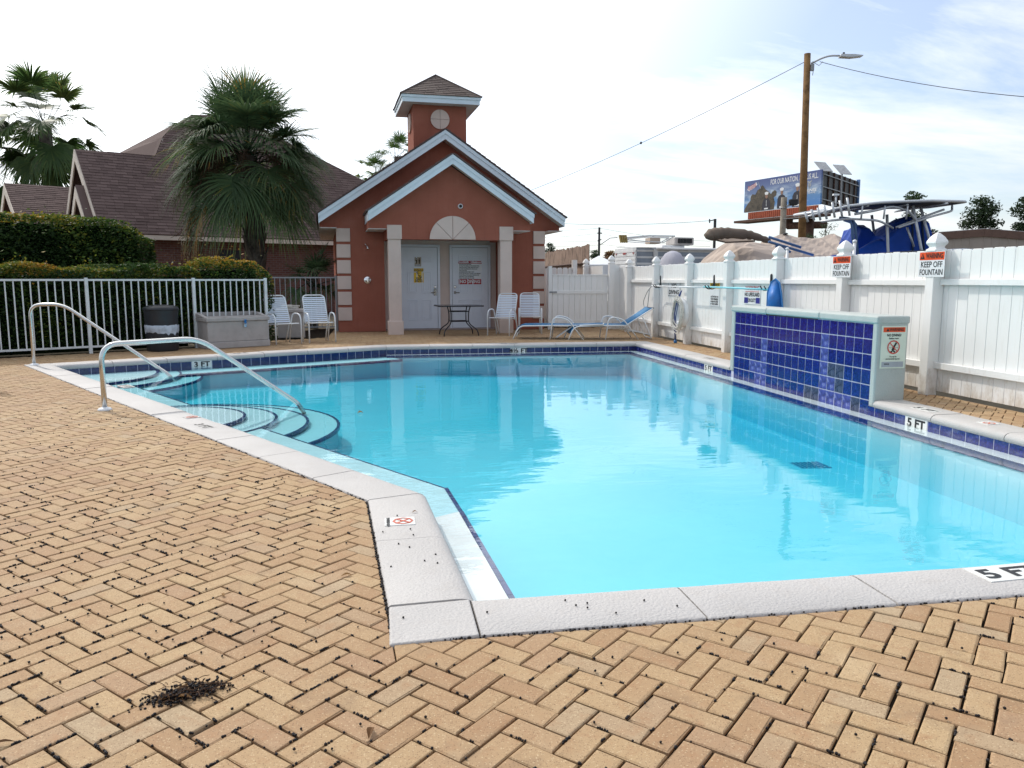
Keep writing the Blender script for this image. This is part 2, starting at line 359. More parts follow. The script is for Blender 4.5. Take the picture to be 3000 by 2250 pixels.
P('white_paint', (0.76, 0.77, 0.78), 0.4, mottle=0.04, mscale=3); P('fence_paint', (0.68, 0.70, 0.70), 0.4, mottle=0.08, mscale=6, dirt=((0.36, 0.36, 0.32), 8, 0.35)); P('grey_metal', (0.30, 0.31, 0.32), 0.45, metal=0.2, mottle=0.1)
P('stucco_cream', (0.62, 0.50, 0.44), 0.85, mottle=0.05, mscale=2, bump=0.25, bscale=130, spec=0.15)
P('stucco_groove', (0.42, 0.33, 0.29), 0.9); P('fascia_white', (0.68, 0.76, 0.82), 0.45, mottle=0.04, mscale=2); P('soffit', (0.60, 0.57, 0.54), 0.6, mottle=0.04)
P('door_paint', (0.70, 0.73, 0.79), 0.4, mottle=0.03, mscale=2); P('dark_gap', (0.02, 0.02, 0.025), 0.7)
P('chrome', (0.75, 0.75, 0.76), 0.15, metal=1.0, mottle=0.05); P('brass_grey', (0.30, 0.28, 0.25), 0.3, metal=0.9)
def m_shingle(name, a, b, c):
    t = NT(name); w = t.coord(); oi = t.n('ShaderNodeObjectInfo').outputs['Random']
    at = t.n('ShaderNodeAttribute', attribute_name='rnd', attribute_type='GEOMETRY').outputs['Fac']
    r = t.math('FRACT', t.math('ADD', t.math('MULTIPLY', oi, 5.7), at))
    col = t.ramp(r, [(0, a), (0.5, b), (1, c)]); col = t.mix(t.rng(t.noise(w, 90, 4, 0.7), 0.3, 0.75, 0, 0.5), col, tuple(x * 0.5 for x in a))
    col = t.mix(t.rng(t.noise(w, 0.5, 4), 0.4, 0.7, 0, 0.3), col, c); t.set(color=col, rough=0.9, spec=0.15); t.bump(t.noise(w, 140, 3), 0.4, 0.005)
m_shingle('shingle', (0.10, 0.068, 0.062), (0.13, 0.090, 0.082), (0.16, 0.112, 0.102)); m_shingle('shingle_grey', (0.13, 0.10, 0.09), (0.17, 0.135, 0.12), (0.21, 0.17, 0.15))
def m_brick():
    t = NT('brick'); c = t.n('ShaderNodeMapping', {'Vector': t.coord(), 'Rotation': (R(90), 0, 0)}).outputs[0]
    bt = t.n('ShaderNodeTexBrick', {'Vector': c, 'Color1': (0.12, 0.055, 0.045, 1), 'Color2': (0.17, 0.08, 0.062, 1), 'Mortar': (0.16, 0.13, 0.12, 1), 'Scale': 1.0, 'Mortar Size': 0.008, 'Brick Width': 0.21, 'Row Height': 0.075})
    t.set(color=bt.outputs['Color'], rough=0.9, spec=0.15); t.bump(bt.outputs['Fac'], -0.4, 0.01)
m_brick()
P('house_trim', (0.66, 0.57, 0.48), 0.7, mottle=0.06); P('house_stucco', (0.46, 0.35, 0.29), 0.85, mottle=0.06)
def m_leaf(name, stops, trans=0.35, rough=0.45):
    t = NT(name); oi = t.n('ShaderNodeObjectInfo').outputs['Random']
    at = t.n('ShaderNodeAttribute', attribute_name='rnd', attribute_type='GEOMETRY').outputs['Fac']
    col = t.ramp(at, stops); hs = t.n('ShaderNodeHueSaturation', {'Hue': 0.5, 'Saturation': 1.0, 'Value': t.rng(oi, 0, 1, 0.8, 1.2), 'Color': col}).outputs[0]
    t.set(color=hs, rough=min(0.65, rough + 0.12), spec=0.28)
    tl = t.n('ShaderNodeBsdfTranslucent', {'Color': hs}).outputs[0]
    mx = t.n('ShaderNodeMixShader', {0: trans, 1: t.b.outputs[0], 2: tl}).outputs[0]; t.t.links.new(mx, t.o.inputs['Surface'])
m_leaf('palm_leaf', [(0, (0.030, 0.060, 0.028)), (0.45, (0.062, 0.115, 0.050)), (0.8, (0.105, 0.165, 0.065)), (0.93, (0.19, 0.19, 0.05)), (1.0, (0.38, 0.20, 0.03))], 0.4, 0.45)
m_leaf('palm_leaf_bright', [(0, (0.035, 0.075, 0.025)), (0.5, (0.07, 0.13, 0.04)), (0.9, (0.15, 0.19, 0.05)), (1.0, (0.30, 0.19, 0.05))], 0.45, 0.35)
m_leaf('hedge_leaf', [(0, (0.018, 0.040, 0.012)), (0.4, (0.040, 0.085, 0.018)), (0.58, (0.09, 0.15, 0.024)), (0.72, (0.24, 0.23, 0.028)), (1.0, (0.46, 0.23, 0.03))], 0.35, 0.5)
m_leaf('pine_leaf', [(0, (0.015, 0.03, 0.014)), (0.6, (0.035, 0.065, 0.025)), (1.0, (0.07, 0.10, 0.035))], 0.25, 0.5)
m_leaf('dry_leaf', [(0, (0.10, 0.05, 0.02)), (0.5, (0.20, 0.10, 0.035)), (1.0, (0.34, 0.20, 0.08))], 0.3, 0.6)
P('twig', (0.085, 0.045, 0.025), 0.9, mottle=0.3, mscale=10); P('berry', (0.012, 0.009, 0.010), 0.55, mottle=0.3, mscale=40, spec=0.25)
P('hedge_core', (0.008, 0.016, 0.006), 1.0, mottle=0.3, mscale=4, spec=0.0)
P('palm_bark', (0.10, 0.085, 0.07), 0.95, mottle=0.3, mscale=6, bump=0.8, bscale=30, spec=0.1); P('bark', (0.075, 0.055, 0.042), 0.95, mottle=0.3, mscale=5, bump=0.8, bscale=20, spec=0.1)
P('pole_wood', (0.20, 0.115, 0.05), 0.85, mottle=0.25, mscale=4, bump=0.4, bscale=25, spec=0.15); P('grey_wood', (0.23, 0.20, 0.16), 0.9, mottle=0.25, mscale=4, bump=0.4, bscale=25)
P('fence_wood', (0.29, 0.21, 0.165), 0.9, mottle=0.25, mscale=3, bump=0.5, bscale=30, spec=0.1)
P('chair_frame', (0.76, 0.78, 0.79), 0.35, mottle=0.03); P('strap', (0.68, 0.74, 0.82), 0.4, mottle=0.04); P('strap_blue', (0.16, 0.22, 0.52), 0.4, mottle=0.05)
P('sling_blue', (0.008, 0.15, 0.34), 0.6, mottle=0.08, mscale=6, bump=0.2, bscale=300); P('black_metal', (0.022, 0.022, 0.026), 0.4, mottle=0.1); P('table_glass', (0.05, 0.055, 0.065), 0.12, mottle=0.05, spec=0.6)
P('resin_grey', (0.42, 0.39, 0.37), 0.7, mottle=0.08, mscale=4, bump=0.2, bscale=120, dirt=((0.24, 0.21, 0.19), 3.5, 0.5)); P('black_plastic', (0.022, 0.023, 0.027), 0.45, mottle=0.12, bump=0.1)
P('bag_film', (0.50, 0.55, 0.62), 0.3, mottle=0.15, mscale=12); P('blue_plastic', (0.02, 0.16, 0.42), 0.35, mottle=0.08)
P('rope_white', (0.62, 0.60, 0.55), 0.8, mottle=0.15, mscale=20); P('rope_blue', (0.02, 0.05, 0.20), 0.7, mottle=0.15, mscale=20); P('pole_teal', (0.20, 0.58, 0.66), 0.35, mottle=0.05); P('pole_white', (0.72, 0.74, 0.75), 0.35)
P('net_blue', (0.015, 0.14, 0.45), 0.5, mottle=0.15, mscale=9)
P('canvas_tan', (0.50, 0.41, 0.345), 0.85, mottle=0.07, mscale=2, bump=0.35, bscale=6, spec=0.15); P('canvas_brown', (0.17, 0.125, 0.095), 0.85, mottle=0.12, mscale=4, bump=0.4, bscale=14); P('canvas_blue', (0.008, 0.07, 0.42), 0.7, mottle=0.12, mscale=2, bump=0.4, bscale=7); P('canvas_navy', (0.012, 0.03, 0.07), 0.7); P('canvas_grey', (0.36, 0.36, 0.41), 0.8, mottle=0.1, mscale=3, bump=0.5, bscale=10)
P('alu', (0.56, 0.58, 0.60), 0.4, metal=0.35, mottle=0.05); P('blue_tube', (0.13, 0.24, 0.46), 0.35, metal=0.4)
P('rv_white', (0.70, 0.70, 0.70), 0.45, mottle=0.05, dirt=((0.45, 0.43, 0.4), 2, 0.3)); P('rv_grey', (0.30, 0.34, 0.40), 0.5, mottle=0.1); P('rust_brown', (0.09, 0.045, 0.03), 0.8, mottle=0.25, mscale=3); P('rust_red', (0.36, 0.085, 0.04), 0.75, mottle=0.12, mscale=2)
P('metal_wall', (0.34, 0.29, 0.25), 0.6, mottle=0.05, mscale=0.5); P('metal_roof_trim', (0.13, 0.075, 0.055), 0.6); P('wire_black', (0.03, 0.03, 0.035), 0.6); P('antenna_gold', (0.42, 0.31, 0.10), 0.5); P('red_lens', (0.35, 0.01, 0.01), 0.3); P('solar_back', (0.42, 0.42, 0.42), 0.6); P('asphalt_roof', (0.16, 0.15, 0.15), 0.9)

# ------------------------------------------------------------------ setting: ground, paving bed, pool
from mathutils.geometry import tessellate_polygon
def offset_poly(pts, d):
    """outward offset of a counter-clockwise outline, mitred"""
    out = []; n = len(pts)
    for i in range(n):
        a, b, c = Vector(pts[i - 1]), Vector(pts[i]), Vector(pts[(i + 1) % n])
        n0 = (b - a).normalized(); n1 = (c - b).normalized(); n0 = Vector((n0.y, -n0.x)); n1 = Vector((n1.y, -n1.x))
        m = (n0 + n1); m = m / (1 + n0.dot(n1)); out.append(b + m * d)
    return out
POOL = [Vector(p) for p in ((0.315, 2.825), (4.88, 2.825), (4.88, 14.5), (0.10, 14.5), (-4.60, 12.0), (0.215, 4.35))]   # tile face, ccw
OUT = offset_poly(POOL, 0.31)
WZ = -0.14
def sheet(name, outer, hole, z, mat):
    o3 = [Vector((p[0], p[1], z)) for p in outer]; h3 = [Vector((p[0], p[1], z)) for p in hole]
    tr = tessellate_polygon([o3, h3]); m = MB(); m.v = [tuple(v) for v in o3 + h3]
    for t in tr:
        a, b, c = (Vector(m.v[i]) for i in t); m.f.append(tuple(t) if (b - a).cross(c - a).z > 0 else tuple(reversed(t)))
    return struct(part(name, m, mat))
hole = offset_poly(POOL, 0.16)
sheet('ground', [(-700, -300), (700, -300), (700, 1100), (-700, 1100)], hole, -0.07, 'ground')
paving = sheet('paving', [(-16, -4), (5.84, -4), (5.84, 20.2), (-1.6, 20.2), (-3.2, 14.9), (-16, 7.9)], hole, -0.020, 'joint_sand')

def clip(poly, p, n):
    """keep the side where (q-p).n >= 0"""
    out = []
    for i in range(len(poly)):
        a, b = poly[i - 1], poly[i]; da = (a - p).dot(n); db = (b - p).dot(n)
        if (da >= 0) != (db >= 0): out.append(a + (b - a) * (da / (da - db)))
        if db >= 0: out.append(b)
    return out
def area(p): return 0.5 * sum(p[i - 1].x * p[i].y - p[i].x * p[i - 1].y for i in range(len(p)))
def minus_convex(poly, q):
    cur = poly
    for i in range(len(q)):
        e = q[(i + 1) % len(q)] - q[i]; cur = clip(cur, q[i], Vector((-e.y, e.x)))
        if len(cur) < 3: break
    if len(cur) < 3 or area(cur) < 1e-5: return [poly]
    res = []; cur = poly
    for i in range(len(q)):
        a = q[i]; b = q[(i + 1) % len(q)]; e = b - a; no = Vector((e.y, -e.x))
        o = clip(cur, a, no)
        if len(o) > 2 and area(o) > 2e-4: res.append(o)
        cur = clip(cur, a, -no)
        if len(cur) < 3: break
    return res
OUTG = offset_poly(POOL, 0.316)
Q1 = [OUTG[5], OUTG[0], OUTG[1], OUTG[2], OUTG[3]]; Q2 = [OUTG[3], OUTG[4], OUTG[5]]
def paver_mesh(mb, pts, dz=0.0, tilt=(0, 0), gap=0.0022, ch=0.006, wear=0.0):
    c = sum(pts, Vector((0, 0))) / len(pts); n = len(pts)
    def inset(d):
        o = []
        for i in range(n):
            a, b, e = pts[i - 1], pts[i], pts[(i + 1) % n]; n0 = (b - a).normalized(); n1 = (e - b).normalized(); n0 = Vector((-n0.y, n0.x)); n1 = Vector((-n1.y, n1.x))
            m = (n0 + n1) / max(0.35, 1 + n0.dot(n1)); o.append(b + m * d)
        return o
    z = lambda p, h: (p.x, p.y, h + dz + (p.x - c.x) * tilt[0] + (p.y - c.y) * tilt[1])
    r0 = [z(p, -0.030) for p in inset(gap)]; r1 = [z(p, -0.0115) for p in inset(gap)]; r2 = [z(p, -0.0085) for p in inset(gap + ch * 0.45)]; r3 = [z(p, -0.0075) for p in inset(gap + ch)]
    fs = [tuple(range(3 * n, 4 * n))]
    for k in range(3): fs += [(k * n + i, k * n + (i + 1) % n, (k + 1) * n + (i + 1) % n, (k + 1) * n + i) for i in range(n)]
    if wear:
        jit = lambda p, a: (p[0] + random.gauss(0, a), p[1] + random.gauss(0, a), p[2] - abs(random.gauss(0, a * 0.7)))
        r1 = [jit(p, wear) for p in r1]; r2 = [jit(p, wear * 1.2) for p in r2]; r3 = [jit(p, wear * 1.3) for p in r3]
    k0 = len(mb.f); mb.add(r0 + r1 + r2 + r3, fs); return len(mb.f) - k0
PW = 0.0835; ca, sa = math.cos(R(45)), math.sin(R(45))
full, cutp = [], []
def in_view(c, margin):
    d = math.hypot(c.x, c.y + 0.6); an = math.degrees(math.atan2(c.x, c.y + 0.6)) - 9.55
    return abs(an) < 36 + margin and d < 21
for i in range(-190, 240):
    for j in range(-190, 240):
        k = (i - j) % 4
        if k not in (0, 3): continue
        w, h = (2, 1) if k == 0 else (1, 2)
        q = [Vector((i, j)), Vector((i + w, j)), Vector((i + w, j + h)), Vector((i, j + h))]
        q = [Vector(((p.x * ca - p.y * sa) * PW, (p.x * sa + p.y * ca) * PW)) for p in q]
        c = sum(q, Vector((0, 0))) / 4
        if c.y < 0.9 or c.y > 19.5 or c.x > 5.86 or not in_view(c, 3): continue
        if (c.y - 14.75) - (c.x + 3.2) * 0.547 > 0 and c.x < -3.2: continue
        if c.x < -1.1 and c.y > 16.9 + (c.x + 1.1) * 0.6: continue
        ps = [q]
        for Q in (Q1, Q2): ps = [r for p in ps for r in minus_convex(p, Q)]
        for p in ps:
            if c.x > 5.7: 
                p = clip(p, Vector((5.80, 0)), Vector((-1, 0)))
                if len(p) < 3 or area(p) < 2e-4: continue
            if len(p) == 4 and abs(area(p) - 2 * PW * PW) < 1e-6: full.append((math.hypot(c.x, c.y), c, k, p))
            else: cutp.append(p)
full.sort(key=lambda t: t[0])
pm = []
for k in (0, 3):
    for s in range(9):
        hx, hy = (PW, PW / 2) if k == 0 else (PW / 2, PW)
        q = [Vector(((x * ca - y * sa), (x * sa + y * ca))) for x, y in ((-hx, -hy), (hx, -hy), (hx, hy), (-hx, hy))]
        m = MB(); paver_mesh(m, q, gap=0.0025 + 0.0009 * (s % 3), wear=0.0011); pm.append((k, mesh_of(m, 'paver', 'paver')))
for d, c, k, p in full[:300]:
    o = obj('paver', random.choice([b for a, b in pm if a == k]), paving)
    o.location = (c.x + random.gauss(0, 0.0008), c.y + random.gauss(0, 0.0008), random.gauss(0, 0.0011)); o.rotation_euler = (random.gauss(0, 0.006), random.gauss(0, 0.006), random.gauss(0, 0.007))
m = MB()
for d, c, k, p in full[300:]:
    rot = random.gauss(0, 0.006); cr, sr = math.cos(rot), math.sin(rot)
    p = [Vector((c.x + (v.x - c.x) * cr - (v.y - c.y) * sr, c.y + (v.x - c.x) * sr + (v.y - c.y) * cr)) for v in p]
    nf = paver_mesh(m, p, random.gauss(0, 0.0011), (random.gauss(0, 0.006), random.gauss(0, 0.006)), gap=random.choice((0.0025, 0.0034, 0.0043)), wear=0.0011); m.a += [random.random()] * nf
for p in cutp:
    nf = paver_mesh(m, p, random.gauss(0, 0.0008), gap=0.0022, ch=0.004); m.a += [random.random()] * nf
o = part('paver_field', m, 'paver', paving); o['kind'] = 'stuff'

# pool shell: walls and sloping floor
def floor_z(x): return -0.40 + (x + 4.6) / 9.48 * -0.22
pool = MB(); n = len(POOL)
pool.v = [(p.x, p.y, -0.03) for p in POOL] + [(p.x, p.y, floor_z(p.x)) for p in POOL]
pool.f = [(i, n + i, n + (i + 1) % n, (i + 1) % n) for i in range(n)]
for t in tessellate_polygon([[Vector(v) for v in pool.v[n:]]]):
    a, b, c = (Vector(pool.v[n + i]) for i in t); pool.f.append(tuple(n + i for i in (t if (b - a).cross(c - a).z > 0 else reversed(t))))
pool_shell = struct(part('pool_shell', pool, 'pool_plaster'))
def strip(a, b, w0, w1, z, zb, mat, name, par=pool_shell, m0=None, m1=None):
    """ledge between distances w0 and w1 inside the edge a-b"""
    a, b = Vector(a), Vector(b); e = (b - a).normalized(); no = Vector((-e.y, e.x))
    m0 = no if m0 is None else m0; m1 = no if m1 is None else m1
    m = MB(); m.prism([a + m0 * w0, b + m1 * w0, b + m1 * w1, a + m0 * w1], zb, z); return part(name, m, mat, par)
def mitre(i):
    a, b, c = POOL[i - 1], POOL[i], POOL[(i + 1) % n]; n0 = (b - a).normalized(); n1 = (c - b).normalized(); n0 = Vector((-n0.y, n0.x)); n1 = Vector((-n1.y, n1.x)); return (n0 + n1) / (1 + n0.dot(n1))
LZ, BZ = -0.163, -0.205; LW = 0.22
def ledge(i, w):
    a, b = POOL[i], POOL[(i + 1) % n]; m0, m1 = mitre(i), mitre((i + 1) % n)
    e = (b - a).normalized(); no = Vector((-e.y, e.x))
    if i == 2: m1 = no
    if i == 5: n4_ = (POOL[5] - POOL[4]).normalized(); n4_ = Vector((-n4_.y, n4_.x)); m0 = n4_ / n4_.dot(no)
    strip(a, b, 0.0, w - 0.022, LZ, -0.7, 'ledge_plaster', 'ledge', m0=m0, m1=m1)
    # nosing of small trim tiles
    A0, B0 = a + m0 * (w - 0.02), b + m1 * (w - 0.02); L = (B0 - A0).length; k = max(1, round(L / 0.155))
    for s in range(k):
        p0 = A0.lerp(B0, s / k) + (B0 - A0).normalized() * 0.002; p1 = A0.lerp(B0, (s + 1) / k) - (B0 - A0).normalized() * 0.002
        mm = MB(); mm.prism([p0, p1, p1 + no * 0.026, p0 + no * 0.026], LZ - 0.05, LZ + 0.002); part('trim_tile', mm, 'trim_tile', pool_shell)
    strip(a, b, w - 0.021, w - 0.004, LZ - 0.004, -0.7, 'pool_plaster', 'ledge_core', m0=m0, m1=m1)
for i, w in ((0, 0.22), (1, 0.20), (2, 0.20), (5, 0.25)): ledge(i, w)
# benches on the two slanted sides
BWD = 0.60
e4 = (POOL[5] - POOL[4]).normalized(); n4 = Vector((-e4.y, e4.x)); e3 = (POOL[4] - POOL[3]).normalized(); n3 = Vector((-e3.y, e3.x))
def bench(a, b, no, w, end=None):
    b2 = b + no * w if end is None else end; b3 = b + no * (w + .025) if end is None else end + Vector((0.012, 0.0))
    m = MB(); m.prism([a, b, b2, a + no * w] if end is None else [a, b, b + no * 0.285, b2, a + no * w], -0.75, BZ); part('bench', m, 'pool_plaster', pool_shell)
    t = MB(); k = 40
    t.prism([a + no * (w + 0.001), b2 + no * 0.001, b3, a + no * (w + 0.026)], BZ - 0.04, BZ + 0.003); part('bench_trim', t, 'trim_tile', pool_shell)
bq = POOL[5] + n4 * BWD - e4 * 0.60
bench(POOL[4], POOL[5], n4, BWD, bq); bench(POOL[3] - e3 * 0.0, POOL[4], n3, 0.52)
t = MB(); q = POOL[5] + n4 * 0.285; d_ = (q - bq).normalized(); p_ = Vector((-d_.y, d_.x)) * 0.026; t.prism([bq + p_ * 0, q, q + p_, bq + p_], BZ - 0.04, BZ + 0.0045); part('bench_trim', t, 'trim_tile', pool_shell)
q = POOL[3]; t = MB(); t.prism([q, q + n3 * .546, q + n3 * .546 - e3 * .026, q - e3 * .026], BZ - 0.04, BZ + 0.0045); part('bench_trim', t, 'trim_tile', pool_shell)
def steps(c, a0, a1, rs, zs, line):
    for r, z in zip(rs, zs):
        m = MB(); pts = [(c[0], c[1])] + arc(c, r, a0, a1, 40); m.prism(pts, -0.78, z); part('step', m, 'pool_plaster', pool_shell)
        k = 26
        t = MB(); t.ring((c[0], c[1], z + 0.003), r - 0.006, r + 0.024, k, None, a0, a1)
        o = part('step_trim', t, 'trim_tile', pool_shell); so = o.modifiers.new('thick', 'SOLIDIFY'); so.thickness = 0.03; so.offset = -1
a_e4 = math.degrees(math.atan2(e4.y, e4.x)); a_f = math.degrees(math.atan2(-e3.y, -e3.x))
cn = POOL[4] + e4 * 4.63
steps(cn, a_e4, a_e4 + 180, (1.68, 1.37, 1.06, 0.75), (-0.285, -0.246, BZ + 0.004, -0.166), n4)
steps(POOL[4], a_e4, a_f, (1.95, 1.65, 1.33), (-0.246, BZ + 0.006, -0.166), n4)
gr = MB(); gr.box(3.96, 4.28, 6.78, 7.02, -0.62, floor_z(4.1) + 0.006); dg = part('drain_grate', gr, 'drain_blue', pool_shell)
for k in range(7): gb = MB(); gb.box(3.98 + k * 0.042, 4.0 + k * 0.042, 6.80, 7.0, floor_z(4.1) + 0.006, floor_z(4.1) + 0.012); part('grate_slat', gb, 'drain_dark', dg)

# water
wp = offset_poly(POOL, 0.03); wm = MB(); wm.prism(wp, -1.2, WZ)
water = struct(part('water', wm, 'water'))

# waterline tiles, one by one, with depth markers let in
def wall_frame(i):
    a, b = POOL[i], POOL[(i + 1) % n]; e = (b - a).normalized(); return a, e, Vector((-e.y, e.x)), (b - a).length
tile_me = {}
def waterline(i, skip=()):
    a, e, no, L = wall_frame(i); k = round(L / 0.155); pw = L / k
    mg = MB(); M = plane_M((a.x, a.y, 0), (e.x, e.y, 0), (0, 0, 1))   # local z points out of the pool
    mg.box(0, L, -0.20, -0.07, -0.0075, 0.02, M); part('grout_bed', mg, 'grout', pool_shell)
    key = round(pw, 4)
    if key not in tile_me:
        q = MB(); q.box(-pw / 2 + 0.0042, pw / 2 - 0.0042, -0.066, 0.066, -0.009, 0.0); tile_me[key] = mesh_of(q, 'wall_tile', 'cobalt_tile_clean' if i in (2, 3) else 'cobalt_tile')
    for s in range(k):
        x = (s + 0.5) * pw
        if any(lo < x < hi for lo, hi in skip): continue
        o = obj('wall_tile', tile_me[key], pool_shell); o.matrix_local = M @ Matrix.Translation((x, -0.136, 0)) 
def marker(i, x, txt, w=0.30):
    a, e, no, L = wall_frame(i); M = plane_M((a.x, a.y, 0), (-e.x, -e.y, 0), (0, 0, 1))
    M = plane_M((a.x + e.x * x, a.y + e.y * x, -0.115), (-e.x, -e.y, 0), (0, 0, 1))
    if True:
        q = MB(); 
        for h in (-1, 1): q.box(h * w / 4 - w / 4 + 0.003, h * w / 4 + w / 4 - 0.003, -0.064, 0.060, -0.004, 0.011, M)
        o = part('depth_marker', q, 'marker_tile', pool_shell); o['label'] = 'white depth marker tile reading ' + txt
        l = text(txt, 0.105, 0.004, 1.25); l.xf(M @ Matrix.Translation((0, -0.008, 0.0125))); part('lettering', l, 'ink', o)
def clear(i, xs, w=0.30): return [(x - w / 2 - 0.01, x + w / 2 + 0.01) for x in xs]
L2 = (POOL[3] - POOL[2]).length
mk = {1: [(6.43 - 2.825, '5 FT'), (11.15 - 2.825, '5 FT')], 2: [(4.88 - 2.5, '4½ FT')], 3: [(3.22, '3 FT')]}
# snap the markers onto tile pairs
for i in (1, 2, 3):
    a, e, no, L = wall_frame(i); k = round(L / 0.155); pw = L / k; sk = []
    for x, tx in mk[i]:
        x = round(x / pw) * pw; marker(i, x, tx, 2 * pw - 0.006); sk.append((x - pw, x + pw))
    if i == 1: sk.append((7.12 - 2.825, 10.24 - 2.825))
    waterline(i, sk)

# coping stones
coping = bpy.data.objects.new('pool_coping', None); COL.objects.link(coping); struct(coping); WM[coping] = Matrix()
PROF = [(0.308, -0.085), (0.31, -0.012), (0.306, -0.004), (0.298, 0.0), (0.05, 0.0), (0.02, -0.003), (-0.004, -0.012), (-0.019, -0.028), (-0.024, -0.046), (-0.018, -0.064), (-0.004, -0.078), (0.02, -0.085)]
def stone(p0, p1, m0, m1):
    m = MB(); k = 5; pn = len(PROF)
    for s in range(k + 1):
        t = s / k; p = p0.lerp(p1, t); mm = m0.lerp(m1, t)
        for (d, z) in PROF:
            q = p + mm * d; m.v.append((q.x, q.y, z + (random.gauss(0, 0.0006) if 0 < s < k else 0)))
    for s in range(k):
        for j in range(pn): m.f.append((s * pn + j, (s + 1) * pn + j, (s + 1) * pn + (j + 1) % pn, s * pn + (j + 1) % pn))
    m.f += [tuple(range(pn)), tuple(range((k + 1) * pn - 1, k * pn - 1, -1))]
    m.f = [tuple(reversed(f)) for f in m.f]
    o = part('coping_stone', m, 'coping', coping, smooth=True); me = o.data
    try: me.set_sharp_from_angle(angle=R(38))
    except Exception: pass
    o.location.z = random.gauss(0, 0.0015)
def run(i, cuts, skip=None, square=(False, False)):
    a, e, no, L = wall_frame(i); no = -no; b = POOL[(i + 1) % n]
    ms, me_ = -mitre(i), -mitre((i + 1) % n)
    if square[0]: ms = no
    if square[1]: me_ = no
    c = [0] + cuts + [L]
    for s in range(len(c) - 1):
        if skip and skip[0] - 1e-6 <= c[s] < skip[1] - 1e-6: continue
        g0 = 0.0042 if s else 0.0025; g1 = 0.0042
        stone(a + e * (c[s] + g0), a + e * (c[s + 1] - g1), ms if s == 0 else no, me_ if s == len(c) - 2 else no)
def even(L, st, off=0.0):
    k = max(1, round((L - off) / st)); return ([off] if off else []) + [off + (L - off) * s / k for s in range(1, k)]
run(0, [0.82, 1.575] + [1.575 + 0.76 * s for s in range(1, 4)], square=(True, False)); fy0, fy1 = 7.043 - 2.825, 10.337 - 2.825; run(1, even(fy0, 0.77) + [fy0] + [fy1] + [fy1 + x for x in even(11.675 - fy1, 0.77)], skip=(fy0, fy1)); run(2, even(L2, 0.80)); run(3, even((POOL[4] - POOL[3]).length, 0.76))
Lr = (POOL[5] - POOL[4]).length; run(4, [Lr - 0.72 - 0.76 * s for s in range(10, -1, -1) if Lr - 0.72 - 0.76 * s > 0.5]); run(5, [0.78], square=(False, True))
n5 = -wall_frame(5)[2]; n0_ = -wall_frame(0)[2]; c0_ = POOL[0]; cm = MB(); cm.prism([c0_ + n5 * 0.004 + n0_ * 0.004, c0_ + n5 * 0.308 + n0_ * 0.004, c0_ + n5 * 0.309 + n0_ * 0.31, c0_ + n5 * 0.004 + n0_ * 0.31], -0.085, 0.0); part('coping_stone', cm, 'coping', coping, bevel=0.008, seg=3)
# tiles and worn stencils set into the coping top
def coping_mark(x, y, txt, ang, w, h, mat='ink', diving=False, worn=False, plate=True):
    M = Matrix.Translation((x, y, 0.0)) @ Matrix.Rotation(R(ang), 4, 'Z'); q = MB(); q.box(-w / 2, w / 2, -h / 2, h / 2, -0.01, 0.003, M)
    o = part('marker_tile', q, 'coping' if worn else 'marker_tile', coping)
    z = 0.0045
    if txt: l = text(txt, h * (0.85 if not diving else 0.16), 0.004 if not diving else 0.0015, 1.25); l.xf(M @ Matrix.Translation((-w * 0.0 if not diving else -w * 0.38, -h * 0.05, z)) @ (Matrix.Rotation(R(90), 4, 'Z') if diving else Matrix())); part('lettering', l, mat, o)
    if diving:
        s = MB(); Mc = M @ Matrix.Translation((w * 0.1, 0, z)); r = h * 0.42
        s.ring((0, 0, 0), r * 0.8, r, 8); s.add([(-r * .65, -r * .5, 0), (-r * .5, -r * .65, 0), (r * .65, r * .5, 0), (r * .5, r * .65, 0)], [(0, 1, 2, 3)]); s.add([(-r * .65, r * .5, .001), (-r * .5, r * .65, .001), (r * .65, -r * .5, .001), (r * .5, -r * .65, .001)], [(3, 2, 1, 0)])
        s.xf(Mc); part('no_diving_symbol', s, 'red_faded', o)
coping_mark(2.55, 2.72, '5 FT', 3, 0.33, 0.15)
coping_mark(0.075, 3.83, 'NO DIVING', 0, 0.15, 0.125, diving=True)
coping_mark(-1.46, 6.70, '3 FT', -57, 0.26, 0.12, 'ink_worn', worn=True)
coping_mark(-1.66, 7.17, None, -57, 0.12, 0.12, diving=True, worn=True)
coping_mark(-2.87, 9.42, '3 FT', -57, 0.26, 0.12, 'ink_worn', worn=True)
coping_mark(5.0, 6.46, '5 FT', -90, 0.28, 0.13, 'ink'); coping_mark(5.04, 5.74, None, -90, 0.13, 0.12, diving=True)
coping_mark(4.98, 11.3, '5 FT', -90, 0.28, 0.13, 'ink_worn', worn=True)
coping_mark(2.4, 14.62, '4½ FT', 180, 0.32, 0.12, 'ink_worn', worn=True); coping_mark(-2.3, 13.42, '3 FT', 208, 0.28, 0.12, 'ink_worn', worn=True)

def site(lat, fwd, z=0.0):
    """survey frame: lat metres to the right and fwd metres ahead of the station -> world"""
    c, s = math.cos(R(9.55)), math.sin(R(9.55)); return Vector((c * lat + s * fwd, -s * lat + c * fwd, z))

